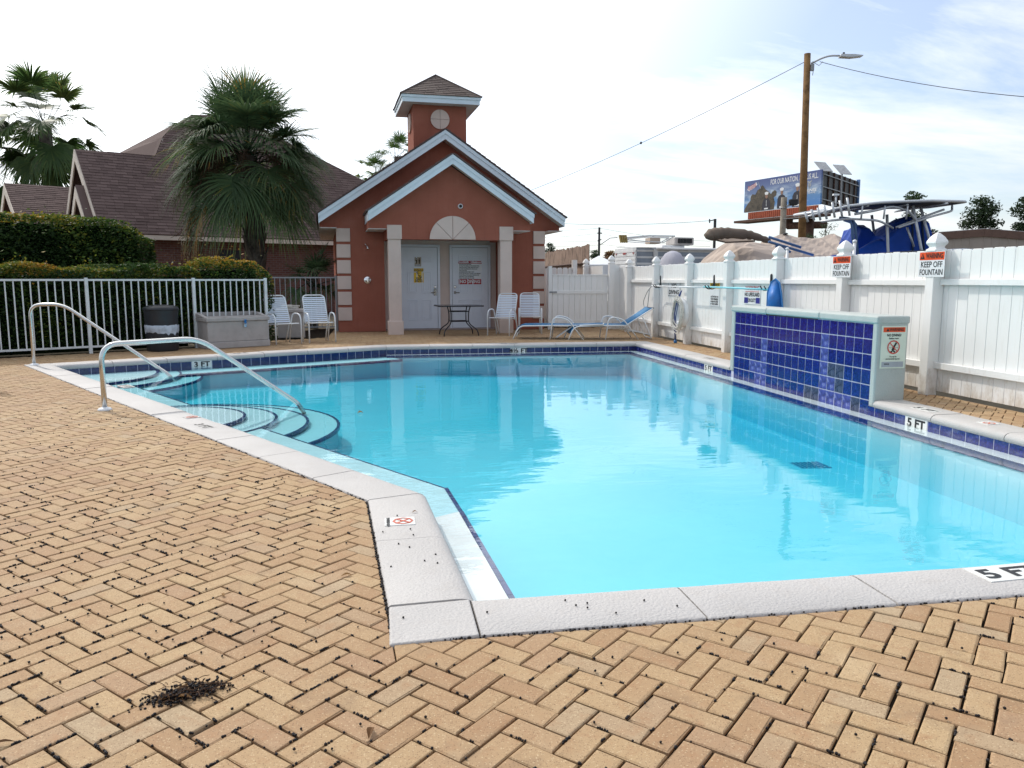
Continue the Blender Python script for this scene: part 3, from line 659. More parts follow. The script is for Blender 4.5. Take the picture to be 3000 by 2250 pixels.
# ------------------------------------------------------------------ shingles laid one by one on a roof plane
def shingle_field(poly, o, ax, up, w, h, mat, parent, singles=0, local=True, name='shingle', thick=0.014):
    """poly: convex outline [(x,y)] in the plane with origin o, axes ax (along eave) and up (up the slope)"""
    ax, up, o = Vector(ax).normalized(), Vector(up).normalized(), Vector(o); nr = ax.cross(up)
    poly = [Vector(p) for p in poly]
    if area(poly) < 0: poly = poly[::-1]
    xs = [p.x for p in poly]; ys = [p.y for p in poly]; out = []
    y = min(ys); r = 0
    while y < max(ys):
        x = min(xs) - random.random() * w
        while x < max(xs):
            ww = w * random.uniform(0.75, 1.25)
            q = [Vector((x + 0.004, y)), Vector((x + ww - 0.004, y)), Vector((x + ww - 0.004, y + h * 1.02)), Vector((x + 0.004, y + h * 1.02))]
            for i in range(len(poly)):
                a = poly[i]; e = poly[(i + 1) % len(poly)] - a; q = clip(q, a, Vector((-e.y, e.x)))
                if len(q) < 3: break
            if len(q) >= 3 and area(q) > 1e-4: out.append((q, y))
            x += ww
        y += h; r += 1
    rest = MB()
    for k, (q, y) in enumerate(out):
        lift = random.uniform(0.8, 1.35) * thick; m = MB() if k < singles else rest; nf0 = len(m.f)
        lo = [o + ax * p.x + up * p.y for p in q]; hi = [o + ax * p.x + up * p.y + nr * (lift * (1 - 0.8 * (p.y - y) / h) + 0.002) for p in q]; n_ = len(q)
        m.add(lo + hi, [tuple(range(n_, 2 * n_))] + [(i, (i + 1) % n_, n_ + (i + 1) % n_, n_ + i) for i in range(n_)])
        if k < singles: part(name, m, mat, parent, local=local)
        else: m.a += [random.random()] * (len(m.f) - nf0)
    if rest.f: ob = part(name + '_field', rest, mat, parent, local=local); ob['kind'] = 'stuff'

# ------------------------------------------------------------------ pool house
BH = thing('pool_house', 'terracotta stucco pool house with white gable trim and square cupola tower', 'building', (1.6, 17.65, 0), R(4))
def bp(name, mb, mat, par=BH, **k): return part(name, mb, mat, par, local=True, **k)
def yprism(pts, y0, y1):
    """outline in x,z extruded along y"""
    m = MB(); n_ = len(pts); m.v = [(x, y0, z) for x, z in pts] + [(x, y1, z) for x, z in pts]
    m.f = [tuple(range(n_)), tuple(range(2 * n_ - 1, n_ - 1, -1))] + [(i, n_ + i, n_ + (i + 1) % n_, (i + 1) % n_) for i in range(n_)]; return m
m = MB(); m.box(-2.47, -1.40, 1.1, 6.4, 0, 2.42); m.box(1.40, 2.47, 1.1, 6.4, 0, 2.42); m.box(-1.398, 1.398, 1.77, 6.38, 0, 2.41); bp('wall', m, 'stucco_red')
m = yprism([(-2.84, 2.37), (-2.472, 2.372), (-2.472, 2.42), (2.472, 2.42), (2.472, 2.372), (2.84, 2.37), (2.84, 2.50), (0, 4.40), (-2.84, 2.50)], 1.098, 6.402); bp('gable_wall', m, 'stucco_red')
for q_ in ((-2.838, -2.474), (2.474, 2.838)): m = MB(); m.box(*q_, 0.80, 6.4, 2.355, 2.368); bp('soffit', m, 'soffit')
m = MB(); m.box(-1.395, 1.395, 1.75, 1.768, 0.0, 2.14); bp('door_wall', m, 'stucco_cream')
m = MB(); m.box(-1.398, 1.398, 0.305, 1.748, 2.142, 2.16); bp('porch_ceiling', m, 'soffit')
m = MB(); m.box(-1.39, 1.39, 1.35, 1.749, 0.0, 0.015); bp('door_sill', m, 'stucco_groove')
def rake(hw, zt, ze, dpt, y0, y1, name):
    sl = (zt - ze) / hw
    for s in (-1, 1):
        q = [(0, zt - dpt), (s * (hw - 0.02), ze - dpt + 0.005), (s * hw, ze), (0, zt)]
        if s < 0: q = q[::-1]
        ob = bp(name, yprism(q, y0, y0 + 0.03), 'fascia_white')
        q = [(0, zt - dpt * 0.40), (s * hw, ze - dpt * 0.40), (s * hw, ze + 0.004), (0, zt + 0.004)]
        if s < 0: q = q[::-1]
        bp('crown_strip', yprism(q, y0 - 0.022, y0 - 0.001), 'fascia_white', ob)
        # rake soffit
        q = [(0, zt - dpt + 0.03), (s * (hw - 0.03), ze - dpt + 0.035), (s * (hw - 0.03), ze - dpt + 0.047), (0, zt - dpt + 0.042)]
        if s < 0: q = q[::-1]
        bp('rake_soffit', yprism(q, y0 + 0.031, y1), 'house_trim')
rake(2.865, 4.575, 2.66, 0.20, 0.70, 1.097, 'fascia_board')
rake(1.83, 3.885, 2.65, 0.195, -0.30, -0.003, 'fascia_board')
for s in (-1, 1):
    m = MB(); m.box(*((s * 2.865, s * 2.84) if s < 0 else (2.84, 2.865)), 0.735, 6.5, 2.46, 2.655); bp('eave_board', m, 'fascia_white')
    m = MB(); m.box(*((-1.83, -1.805) if s < 0 else (1.805, 1.83)), -0.268, 1.09, 2.46, 2.645); bp('eave_board', m, 'fascia_white')
# roofs: decks with laid shingles
def roof_pair(hw, zt, ze, y0, y1, single=0):
    for s in (-1, 1):
        L = math.hypot(hw, zt - ze); e = Vector((s * (hw + 0.03), y0, ze - 0.02 * (zt - ze) / hw)); up = Vector((-s * hw, 0, zt - ze)).normalized()
        m = MB(); nrm = Vector((s * (zt - ze), 0, hw)).normalized()
        q = [Vector((0, y0, zt)), Vector((s * (hw + 0.03), y0, ze - 0.02)), Vector((s * (hw + 0.03), y1, ze - 0.02)), Vector((0, y1, zt))]
        m.slab([p + nrm * 0.006 for p in q], nrm * 0.018)
        if s > 0: m.f = [tuple(reversed(f)) for f in m.f]
        rf = bp('roof', m, 'shingle')
        ax = Vector((0, -s, 0)); o = Vector((s * (hw + 0.03), y1 if s > 0 else y0, ze - 0.02)) + nrm * 0.024
        if s < 0: ax = Vector((0, 1, 0))
        else: ax = Vector((0, 1, 0)); o = Vector((s * (hw + 0.03), y0, ze - 0.02)) + nrm * 0.024
        if ax.cross(up).dot(nrm) < 0: ax = -ax; o = o + Vector((0, y1 - y0, 0))
        shingle_field([(0, 0), (y1 - y0, 0), (y1 - y0, L + 0.03), (0, L + 0.03)], o, ax, up, 0.3, 0.14, 'shingle', rf, 0)
roof_pair(2.865, 4.585, 2.67, 0.66, 6.5); roof_pair(1.83, 3.895, 2.66, -0.34, 1.05)
# portico
m = yprism([(-1.82, 2.31), (-1.42, 2.312), (-1.42, 2.085), (1.42, 2.085), (1.42, 2.312), (1.82, 2.31), (1.82, 2.47), (0, 3.69), (-1.82, 2.47)], 0.0, 0.30); bp('pediment', m, 'stucco_red')
for q_ in ((-1.818, -1.10, 0.302, 1.097, 2.312, 2.47), (1.10, 1.818, 0.302, 1.097, 2.312, 2.47), (-1.41, -1.10, 0.302, 1.097, 2.088, 2.311), (1.10, 1.41, 0.302, 1.097, 2.088, 2.311)): m = MB(); m.box(*q_); bp('porch_beam', m, 'stucco_red')
for q_ in ((-1.818, -1.422), (1.422, 1.818)): m = MB(); m.box(*q_, 0.0, 1.09, 2.296, 2.309); bp('soffit', m, 'soffit')
for s in (-1, 1):
    c = s * 1.255
    m = MB(); m.box(c - 0.137, c + 0.137, 0.008, 0.28, 0, 2.085); col = bp('pillar', m, 'stucco_cream', bevel=0.008)
    m = MB(); m.box(c - 0.16, c + 0.16, -0.022, 0.305, 2.083, 2.392); bp('capital', m, 'stucco_cream', col, bevel=0.01)
    m = MB(); m.box(c - 0.165, c + 0.165, -0.022, 0.31, -0.02, 0.295); bp('plinth', m, 'stucco_cream', col, bevel=0.01)
    for k in range(6):
        z1 = 2.37 - 0.361 * k; m = MB()
        if s < 0: m.box(-2.478, -2.17, 1.066, 1.38, z1 - 0.302, z1)
        else: m.box(2.18, 2.478, 1.066, 1.38, z1 - 0.302, z1)
        bp('quoin', m, 'stucco_cream', bevel=0.008)
# half-round fan over the doors, in four wedges
cx, cz, rr = 0.03, 2.088, 0.515
for k in range(4):
    a0, a1 = 45 * k + 0.5, 45 * (k + 1) - 0.5
    q = [(cx + 0.012 * math.cos(R((a0 + a1) / 2)), cz + 0.012 * math.sin(R((a0 + a1) / 2)))] + arc((cx, cz), rr, a0, a1, 10); bp('fan_wedge', yprism(q, -0.034, -0.001), 'stucco_cream')
# doors
def door(x0, x1, handle_side, label):
    m = MB(); m.box(x0, x1, 1.715, 1.748, 0.02, 1.985); d = bp('door', m, 'door_paint', label=label)
    m = MB(); m.box(x0 - 0.008, x0 - 0.001, 1.725, 1.7495, 0.02, 1.993); m.box(x1 + 0.001, x1 + 0.008, 1.725, 1.7495, 0.02, 1.993); m.box(x0, x1, 1.725, 1.7495, 1.986, 1.993); m.box(x0, x1, 1.72, 1.7495, 0.0155, 0.0195); bp('door_gap', m, 'dark_gap', d)
    m = MB(); m.box(x0 - 0.065, x0 - 0.009, 1.70, 1.7495, 0.016, 2.05); m.box(x1 + 0.009, x1 + 0.065, 1.70, 1.7495, 0.016, 2.05); m.box(x0 - 0.064, x1 + 0.064, 1.70, 1.7495, 1.994, 2.0495); bp('door_frame', m, 'door_paint', d, bevel=0.004)
    w = x1 - x0
    for fx in (0.17, 0.56):
        for z0, z1 in ((0.22, 0.72), (0.88, 1.40), (1.62, 1.80)):
            px0, px1 = x0 + w * fx, x0 + w * (fx + 0.27); m = MB()
            for i0, i1, dp in ((0, 0.022, 0.012), (0.045, 0.06, 0.008)):
                m.box(px0 + i0, px1 - i0, 1.715 - dp, 1.7149, z0 + i0, z0 + i1); m.box(px0 + i0, px1 - i0, 1.715 - dp, 1.7149, z1 - i1, z1 - i0); m.box(px0 + i0, px0 + i1, 1.715 - dp, 1.7149, z0 + i1, z1 - i1); m.box(px1 - i1, px1 - i0, 1.715 - dp, 1.7149, z0 + i1, z1 - i1)
            bp('door_panel', m, 'door_paint', d, bevel=0.004)
    hx = x1 - 0.06 if handle_side > 0 else x0 + 0.06
    Mh = lambda x, z: Matrix.Translation((x, 1.713, z)) @ Matrix.Rotation(R(90), 4, 'X')
    m = MB(); m.lathe((0, 0, 0), [(0.032, 0), (0.032, 0.012), (0.018, 0.02)], 14, None); m.xf(Mh(hx, 1.03)); bp('deadbolt', m, 'chrome', d, smooth=False)
    m = MB(); m.lathe((0, 0, 0), [(0.034, 0), (0.030, 0.014), (0.012, 0.02), (0.012, 0.05)], 14); m.xf(Mh(hx, 0.895)); m.tube([(hx, 1.67, 0.895), (hx - handle_side * 0.06, 1.665, 0.897), (hx - handle_side * 0.105, 1.668, 0.889)], 0.009, 8); bp('handle', m, 'brass_grey', d)
    if handle_side > 0:
        m = MB(); m.box(hx - 0.035, hx + 0.035, 1.695, 1.7145, 0.82, 0.99); bp('keypad_lock', m, 'brass_grey', d, bevel=0.01)
door(-0.955, -0.077, 1, 'grey white panelled door with keypad lock and yellow caution sign'); door(0.295, 1.185, -1, 'grey white panelled door carrying the pool rules sign')
# outdoor shower on the left wall
m = MB(); m.tube([(-1.80, 1.10, 1.97), (-1.80, 1.03, 1.985), (-1.79, 0.99, 1.95)], 0.011, 8); m.lathe((-1.785, 0.975, 1.905), [(0.03, 0), (0.022, 0.03), (0.01, 0.05)], 12); m.tube([(-1.83, 1.085, 2.0), (-1.83, 1.0, 2.01)], 0.016, 8); bp('shower_head', m, 'chrome', smooth=True)
m = MB(); m.lathe((0, 0, 0), [(0.083, 0), (0.08, 0.012), (0.045, 0.022), (0.04, 0.05), (0.02, 0.055)], 20); m.box(-0.012, 0.012, -0.045, 0.03, 0.05, 0.066); m.xf(Matrix.Translation((-1.80, 1.099, 1.195)) @ Matrix.Rotation(R(90), 4, 'X')); bp('shower_valve', m, 'chrome')
# cupola tower
m = MB(); m.box(-0.63, 0.63, 1.5, 2.76, 3.9, 5.275); tw = bp('tower', m, 'stucco_red')
def medallion(M):
    for k in range(4):
        m = MB(); q = [(0.003, 0.003)] + arc((0, 0), 0.222, 1, 89, 10); m.prism(q, 0.0, 0.03); m.xf(M @ Matrix.Rotation(R(90 * k), 4, 'Z')); bp('medallion_quarter', m, 'stucco_cream', tw)
medallion(plane_M((0, 1.499, 4.955), (1, 0, 0), (0, 0, 1))); medallion(plane_M((-0.631, 2.13, 4.955), (0, -1, 0), (0, 0, 1)))
m = MB(); m.box(-0.885, 0.885, 1.235, 3.025, 5.276, 5.295); bp('tower_soffit', m, 'soffit', tw)
for q in ((-0.905, 0.905, 1.21, 1.233), (-0.905, 0.905, 3.027, 3.05), (-0.905, -0.887, 1.234, 3.026), (0.887, 0.905, 1.234, 3.026)):
    m = MB(); m.box(*q, 5.27, 5.40); bp('tower_fascia', m, 'fascia_white', tw)
for q in ((-0.93, 0.93, 1.185, 1.208), (-0.93, 0.93, 3.052, 3.075), (-0.93, -0.907, 1.209, 3.051), (0.907, 0.93, 1.209, 3.051)):
    m = MB(); m.box(*q, 5.375, 5.44); bp('tower_crown', m, 'fascia_white', tw)
ap = Vector((0, 2.13, 6.10)); cr = [Vector(p) for p in ((-0.95, 1.165, 5.43), (0.95, 1.165, 5.43), (0.95, 3.095, 5.43), (-0.95, 3.095, 5.43))]
m = MB(); m.add([ap] + cr, [(0, 1, 2), (0, 2, 3), (0, 3, 4), (0, 4, 1), (4, 3, 2, 1)]); tr = bp('tower_roof', m, 'shingle_grey', tw)
for k in range(4):
    a, b = cr[k], cr[(k + 1) % 4]; ax = (b - a).normalized(); mid = (a + b) / 2; up = (ap - mid).normalized(); L = (b - a).length; h = (ap - mid).length
    shingle_field([(0, 0), (L, 0), (L / 2, h)], a + ax.cross(up) * 0.001, ax, up, 0.26, 0.105, 'shingle_grey', tw, 60 if k in (0, 3) else 0)
    m = MB(); m.tube([b + Vector((0, 0, 0.015)), ap + Vector((0, 0, 0.02))], 0.028, 6, flat=0.6); bp('hip_cap', m, 'shingle_grey', tw)
# fittings on the pool house that are things of their own
def wall_sign(name, label, cat, M, w, h, mat, t=0.004, bevel=0.0):
    """flat sign; M maps sign space (x right, y up, z out) to the world"""
    o = thing(name, label, cat, M.translation); m = MB(); m.box(-w / 2, w / 2, -h / 2, h / 2, 0, t, M); part('panel', m, mat, o); return o
def put(o, mb, M, z, mat, name='lettering'): mb.xf(M @ Matrix.Translation((0, 0, z))); return part(name, mb, mat, o)
def rect(x0, x1, y0, y1): return MB().add([(x0, y0, 0), (x1, y0, 0), (x1, y1, 0), (x0, y1, 0)], [(0, 1, 2, 3)])
def tx(s, size, x, y, bold=0.0, sx=1.0, fit=None):
    l = text(s, size, bold, sx)
    if fit:
        xs = [v[0] for v in l.v]; k = fit / max(1e-6, max(xs) - min(xs)); l.v = [(v[0] * k, v[1], v[2]) for v in l.v]
    return l.xf(Matrix.Translation((x, y, 0)))
BM = WM[BH]
def bM(x, y, z): return BM @ plane_M((x, y, z), (1, 0, 0), (0, 0, 1))
M = bM(0.735, 1.709, 1.378); w, h = 0.59, 0.568
o = wall_sign('pool_rules_sign', 'white and red POOL RULES sign on the right hand door', 'sign', M, w, h, 'sign_white')
put(o, rect(-w / 2, w / 2, h / 2 - 0.062, h / 2), M, 0.0048, 'maroon_print', 'red_band'); put(o, rect(-w / 2, w / 2, -h / 2, -h / 2 + 0.125), M, 0.0048, 'maroon_print', 'red_band')
put(o, tx('POOL  RULES', 0.05, 0, h / 2 - 0.031, 0.0015, fit=0.36), M, 0.0062, 'sign_white'); put(o, tx('NO DIVING', 0.10, 0, -h / 2 + 0.062, 0.004, fit=0.50), M, 0.0062, 'sign_white')
lines = ['SHOWER BEFORE ENTERING', 'NO GLASS OR ANIMALS IN THE FENCED POOL', 'AREA (OR 50 FEET FROM UNFENCED POOL)', 'NO FOOD OR BEVERAGES IN POOL OR ON', 'POOL WET DECK', 'MAXIMUM WATER TEMP IS 104°F', 'DO NOT USE THE POOL IF YOU ARE ILL WITH DIARRHEA', 'DO NOT SWALLOW THE WATER IT IS RECIRCULATED', 'BATHING LOAD 20 PERSONS', 'POOL HOURS 8 AM TO 10 PM']
fits = [.30, .50, .48, .45, .19, .37, .53, .49, .36, .37]
for k, (s_, f_) in enumerate(zip(lines, fits)): put(o, tx(s_, 0.036, -0.27 + f_ / 2, 0.200 - 0.0375 * k, 0.0012, fit=f_), M, 0.0062, 'ink')
M = bM(-0.535, 1.709, 1.307)
o = wall_sign('caution_sign', 'yellow CAUTION FLOOR SLIPPERY WHEN WET sign on left door', 'sign', M, 0.235, 0.345, 'yellow_print')
put(o, rect(-0.112, 0.112, 0.10, 0.162), M, 0.0048, 'brown_print', 'header_band'); put(o, tx('CAUTION', 0.05, 0, 0.131, 0.002, fit=0.20), M, 0.0062, 'yellow_print')
for k, s_ in enumerate(('FLOOR', 'SLIPPERY', 'WHEN WET')): put(o, tx(s_, 0.04, 0, -0.072 - 0.036 * k, 0.002, fit=(.12, .17, .19)[k]), M, 0.0062, 'brown_print')
m = MB(); m.tube([(-0.03, 0.05, 0), (0.0, 0.0, 0), (0.05, -0.01, 0), (0.07, -0.05, 0)], 0.009, 5, flat=0.15); m.tube([(0, 0, 0), (0.03, -0.04, 0), (0.06, -0.055, 0)], 0.008, 5, flat=0.15); m.tube([(-0.03, 0.05, 0), (-0.065, 0.075, 0)], 0.006, 5, flat=0.15); m.tube([(-0.02, 0.045, 0), (0.03, 0.06, 0)], 0.006, 5, flat=0.15); m.disc((-0.02, 0.078, 0.001), 0.015, 12); m.tube([(-0.08, -0.05, 0), (0.02, -0.055, 0)], 0.004, 5, flat=0.15)
put(o, m, M, 0.0062, 'brown_print', 'falling_figure')
M = bM(-0.55, 1.709, 1.636)
o = wall_sign('restroom_sign', 'small tan restroom sign with two figures on left door', 'sign', M, 0.158, 0.222, 'sign_tan')
for sx_ in (-0.035, 0.035):
    m = MB(); m.disc((sx_, 0.075, 0), 0.014, 12); m.poly([(sx_ - 0.022, 0.055, 0), (sx_ - 0.014, -0.02, 0), (sx_ - 0.012, -0.05, 0), (sx_ + 0.012, -0.05, 0), (sx_ + 0.014, -0.02, 0), (sx_ + 0.022, 0.055, 0)]); put(o, m, M, 0.0062, 'brown_print', 'figure')
put(o, rect(-0.06, 0.06, -0.095, -0.066), M, 0.0062, 'sign_grey', 'braille_strip')
o = thing('security_camera', 'small round security camera above the fan shaped panel', 'camera', BM @ Vector((0.208, 0, 2.82)))
M = bM(0.208, -0.001, 2.82); m = MB(); m.lathe((0, 0, 0), [(0.055, 0), (0.055, 0.02), (0.042, 0.04)], 18, None); m.xf(M); part('housing', m, 'sign_white', o); m = MB(); m.lathe((0, 0, 0), [(0.036, 0.0405), (0.032, 0.055), (0.018, 0.064)], 16); m.xf(M); part('lens', m, 'ink', o, smooth=True)

# ------------------------------------------------------------------ white vinyl fence along the right side
FX = 5.82
def post_cap(mb, x, y, z):
    s = 0.066; prof = [(s * 1.12, 0), (s * 1.12, 0.018), (s * 0.80, 0.035), (s * 0.80, 0.05), (s * 1.12, 0.085), (s * 1.10, 0.105), (s * 0.80, 0.145), (s * 0.40, 0.178), (0.004, 0.196)]
    vs = []; 
    for r, h in prof: vs += [(x - r, y - r, z + h), (x + r, y - r, z + h), (x + r, y + r, z + h), (x - r, y + r, z + h)]
    k = len(prof); mb.add(vs, [(i * 4 + j, i * 4 + (j + 1) % 4, (i + 1) * 4 + (j + 1) % 4, (i + 1) * 4 + j) for i in range(k - 1) for j in range(4)] + [(3, 2, 1, 0), tuple(range(4 * k - 4, 4 * k))])
def picket_outline(w, h, ear): return [(0, 0), (w, 0), (w, h - ear), (w - ear, h), (ear, h), (0, h - ear)]
fence = thing('vinyl_fence', 'tall white vinyl fence with dog eared boards beside the pool', 'fence', (FX, 10, 0))
PY = [4.10, 5.76, 7.42, 9.06, 10.72, 12.37, 14.07, 15.88, 17.70]
for y in PY:
    m = MB(); m.box(5.68, 5.806, y - 0.063, y + 0.063, -0.02, 1.495); p = part('post', m, 'white_vinyl', fence, bevel=0.006)
    m = MB(); post_cap(m, 5.743, y, 1.494); part('post_cap', m, 'white_vinyl', p, bevel=0.003)
for a, b in zip(PY[:-1], PY[1:]):
    z_ = random.gauss(0, 0.004)
    for z0, z1 in ((1.143, 1.205), (0.268, 0.335)): m = MB(); m.box(5.755, 5.806, a + 0.064, b - 0.064, z0 + z_, z1 + z_); part('rail', m, 'white_vinyl', fence, bevel=0.004)
    k = round((b - a) / 0.134); pw = (b - a) / k
    for s in range(k):
        m = MB(); q = picket_outline(pw - 0.003, 1.478 + random.gauss(0, 0.003), 0.018); m.prism(q, 0, 0.022); m.xf(Matrix.Translation((5.808, a + s * pw + 0.002, 0.03)) @ plane_M((0, 0, 0), (0, 1, 0), (0, 0, 1))); part('picket', m, 'white_vinyl', fence, bevel=0.003, seg=1)
# gate beside the pool house
GY = 18.70
gate = thing('vinyl_gate', 'low white board gate between pool house and tall fence', 'gate', (4.8, GY, 0))
m = MB(); m.box(4.03, 4.12, GY - 0.05, GY + 0.05, 0, 1.53); part('jamb_post', m, 'white_vinyl', gate, bevel=0.005)
m = MB(); m.box(5.53, 5.66, GY - 0.14, GY - 0.01, 0, 1.60); gp = part('gate_post', m, 'white_vinyl', gate, bevel=0.005); m = MB(); post_cap(m, 5.595, GY - 0.075, 1.599); part('post_cap', m, 'white_vinyl', gp, bevel=0.003)
m = MB(); m.box(5.662, 5.80, GY - 0.10, GY - 0.08, 0, 1.57); part('filler_board', m, 'white_vinyl', gate)
m = MB(); m.box(5.79, 5.81, 17.765, GY - 0.101, 0.03, 1.50); part('filler_board', m, 'white_vinyl', gate)
for k in range(10):
    m = MB(); x = 4.14 + k * 0.139; m.box(x, x + 0.133, GY - 0.012, GY + 0.012, 0.06, 1.30); part('board', m, 'white_vinyl', gate, bevel=0.003, seg=1)
for z0, z1 in ((1.30, 1.332), (0.865, 0.945), (0.14, 0.22)): m = MB(); m.box(4.135, 5.525, GY - 0.035, GY - 0.013 if z0 < 1.2 else GY + 0.02, z0, z1); part('rail', m, 'white_vinyl', gate, bevel=0.003)
m = MB(); m.box(4.06, 4.24, GY - 0.065, GY - 0.052, 0.885, 0.925); m.tube([(4.05, GY - 0.07, 0.905), (4.18, GY - 0.07, 0.905)], 0.008, 6); part('latch', m, 'grey_metal', gate)
# another stretch of picket fence behind the gate
f2 = thing('vinyl_fence', 'short white picket fence seen behind the gate', 'fence', (5, 20.4, 0))
for k in range(7):
    m = MB(); m.prism(picket_outline(0.135, 1.50, 0.03), 0, 0.02); m.xf(Matrix.Translation((4.02 + k * 0.15, 20.3, 0.02)) @ plane_M((0, 0, 0), (1, 0, 0), (0, 0, 1))); part('picket', m, 'white_vinyl', f2)
m = MB(); m.box(5.02, 5.14, 20.22, 20.34, 0, 1.72); part('post', m, 'white_vinyl', f2)
m = MB(); m.box(5.33, 5.46, 20.22, 20.35, 0, 1.56); p = part('post', m, 'white_vinyl', f2); m = MB(); post_cap(m, 5.395, 20.285, 1.56); part('post_cap', m, 'white_vinyl', p)
for k in range(7):
    m = MB(); m.box(5.47, 5.49, 19.0 + k * 0.175, 19.17 + k * 0.175, 0.02, 1.55); part('picket', m, 'white_vinyl', f2)
# weathered board fence beyond
a = site(2.36, 24.2); b = site(1.30, 32.5); L = (b - a).length; e = (b - a) / L
wf = thing('wood_fence', 'weathered brown board fence receding behind the white gate', 'fence', a)
for k in range(int(L / 0.155)):
    p = a + e * (k * 0.155); M = plane_M(p, e, (0, 0, 1)); m = MB(); m.prism(picket_outline(0.145, 2.28 + random.gauss(0, 0.025), 0.012), -0.01, 0.014); m.xf(M @ Matrix.Rotation(random.gauss(0, 0.008), 4, 'Z')); part('plank', m, 'fence_wood', wf)
m = MB(); m.tube([a + e.cross(Vector((0, 0, 1))) * -0.06 + Vector((0, 0, 1.72)), b + e.cross(Vector((0, 0, 1))) * -0.06 + Vector((0, 0, 1.72))], 0.04, 6); part('rail', m, 'rust_brown', wf)

# ------------------------------------------------------------------ metal picket fence by the hedge
fa = R(29.5); fe = Vector((math.cos(fa), math.sin(fa), 0)); fS = Vector((-4.75, 13.92, 0)); fn = Vector((-fe.y, fe.x, 0))
def metal_fence(name, label, S0, e, spans, mat, top, post_h, picket_r=0.0095):
    th = thing(name, label, 'fence', S0); nn = Vector((-e.y, e.x, 0)); pk = {}
    def bar(x0, x1, z0, z1, hw): 
        m = MB(); M = plane_M(S0, e, nn); m.box(x0, x1, -hw, hw, z0, z1, M); return m
    for x in sorted(set(x for s in spans for x in s)):
        part('post', bar(x - 0.026, x + 0.026, -0.02, post_h, 0.026), mat, th, bevel=0.004)
    me = None
    for x0, x1 in spans:
        for z0, z1 in ((top - 0.032, top), (0.085, 0.117)): part('rail', bar(x0 + 0.027, x1 - 0.027, z0, z1, 0.014), mat, th)
        k = round((x1 - x0) / 0.112)
        for s in range(1, k):
            o_ = part('picket', bar(x0 + (x1 - x0) * s / k - picket_r, x0 + (x1 - x0) * s / k + picket_r, 0.118, top - 0.033, picket_r), mat, th) if me is None else obj('picket', me, th)
            if me is None: me = o_.data; ref = x0 + (x1 - x0) * s / k
            else: o_.location = e * (x0 + (x1 - x0) * s / k - ref)
    return th
metal_fence('metal_fence', 'white metal picket fence in front of the clipped hedge', fS, fe, [(-3.40, -1.70), (-1.70, 0.0), (0.0, 1.707), (1.707, 3.02)], 'fence_paint', 1.215, 1.235)
b0 = BM @ Vector((-4.35, 1.5, 0)); metal_fence('metal_fence', 'grey metal picket fence joining the pool house wall', b0, Vector((math.cos(R(4)), math.sin(R(4)), 0)), [(0.0, 1.84)], 'grey_metal', 1.27, 1.30, 0.008)

# ------------------------------------------------------------------ fountain wall
fw = thing('fountain_wall', 'low stucco fountain wall faced with cobalt blue tiles at pool edge', 'fountain', (5.03, 8.7, 0))
m = MB(); m.box(4.905, 5.20, 7.06, 10.32, -0.3, 0.79); part('core', m, 'fountain_stucco', fw)
for y0, y1 in ((7.045, 7.128), (10.228, 10.335)): m = MB(); m.box(4.862, 5.205, y0, y1, -0.07, 0.785); part('end_pier', m, 'fountain_stucco', fw, bevel=0.02, seg=3)
for y0, y1 in ((7.035, 8.1), (8.102, 9.33), (9.332, 10.345)): m = MB(); m.box(4.852, 5.215, y0, y1, 0.764, 0.845); part('cap_stone', m, 'fountain_stucco', fw, bevel=0.024 if y0 > 8.1 and y0 < 9 else 0.022, seg=4)
m = MB(); m.box(4.868, 4.884, 8.15, 9.35, 0.752, 0.7635); part('spout_slot', m, 'dark_gap', fw)
m = MB(); m.box(4.8738, 4.904, 7.129, 10.227, -0.25, 0.7635); part('grout_bed', m, 'grout', fw)
scaled = {(5, 2), (5, 3), (5, 4), (4, 4), (3, 4), (5, 5), (4, 5), (14, 1), (14, 2), (14, 3), (14, 4), (15, 4), (14, 5), (15, 5), (16, 5), (17, 5)}; murky = {(15, 3), (16, 3), (16, 4), (12, 5), (13, 5), (18, 5)}
q = MB(); q.box(-0.0728, 0.0728, -0.0728, 0.0728, 0, 0.004)
ftm = {k: mesh_of(q, 'tile', k) for k in ('cobalt_tile', 'tile_scaled', 'tile_murky')}
for i in range(20):
    for j in range(6):
        y = 10.225 - 0.1548 * (i + 0.5); z = 0.762 - 0.1548 * (j + 0.5)
        o = obj('tile', ftm['tile_scaled' if (i, j) in scaled else 'tile_murky' if (i, j) in murky else 'cobalt_tile'], fw)
        o.matrix_local = WM[fw].inverted() @ plane_M((4.8742, y, z), (0, -1, 0), (0, 0, 1)) @ Matrix.Rotation(random.gauss(0, 0.004), 4, 'X') @ Matrix.Rotation(random.gauss(0, 0.006), 4, 'Y')
        md = o.modifiers.new('bevel', 'BEVEL'); md.width = 0.003; md.segments = 1
M = plane_M((5.042, 7.043, 0.535), (1, 0, 0), (0, 0, 1)); w, h = 0.275, 0.425
o = wall_sign('no_diving_warning', 'pale WARNING NO DIVING sign with red circle on fountain end', 'sign', M, w, h, 'sign_lume')
put(o, rect(-0.12, 0.12, 0.15, 0.198), M, 0.0048, 'orange_print', 'header_band'); put(o, tx('WARNING', 0.042, 0.025, 0.174, 0.0012, fit=0.16), M, 0.0062, 'ink')
put(o, MB().add([(-0.09, 0.158, 0), (-0.055, 0.158, 0), (-0.0725, 0.190, 0)], [(0, 1, 2)]), M, 0.0062, 'ink', 'alert_triangle')
put(o, tx('NO DIVING!', 0.036, 0, 0.118, 0.0012, fit=0.155), M, 0.0062, 'ink'); put(o, tx('Shallow water', 0.022, 0, 0.087, 0.0006, fit=0.11), M, 0.0062, 'ink')
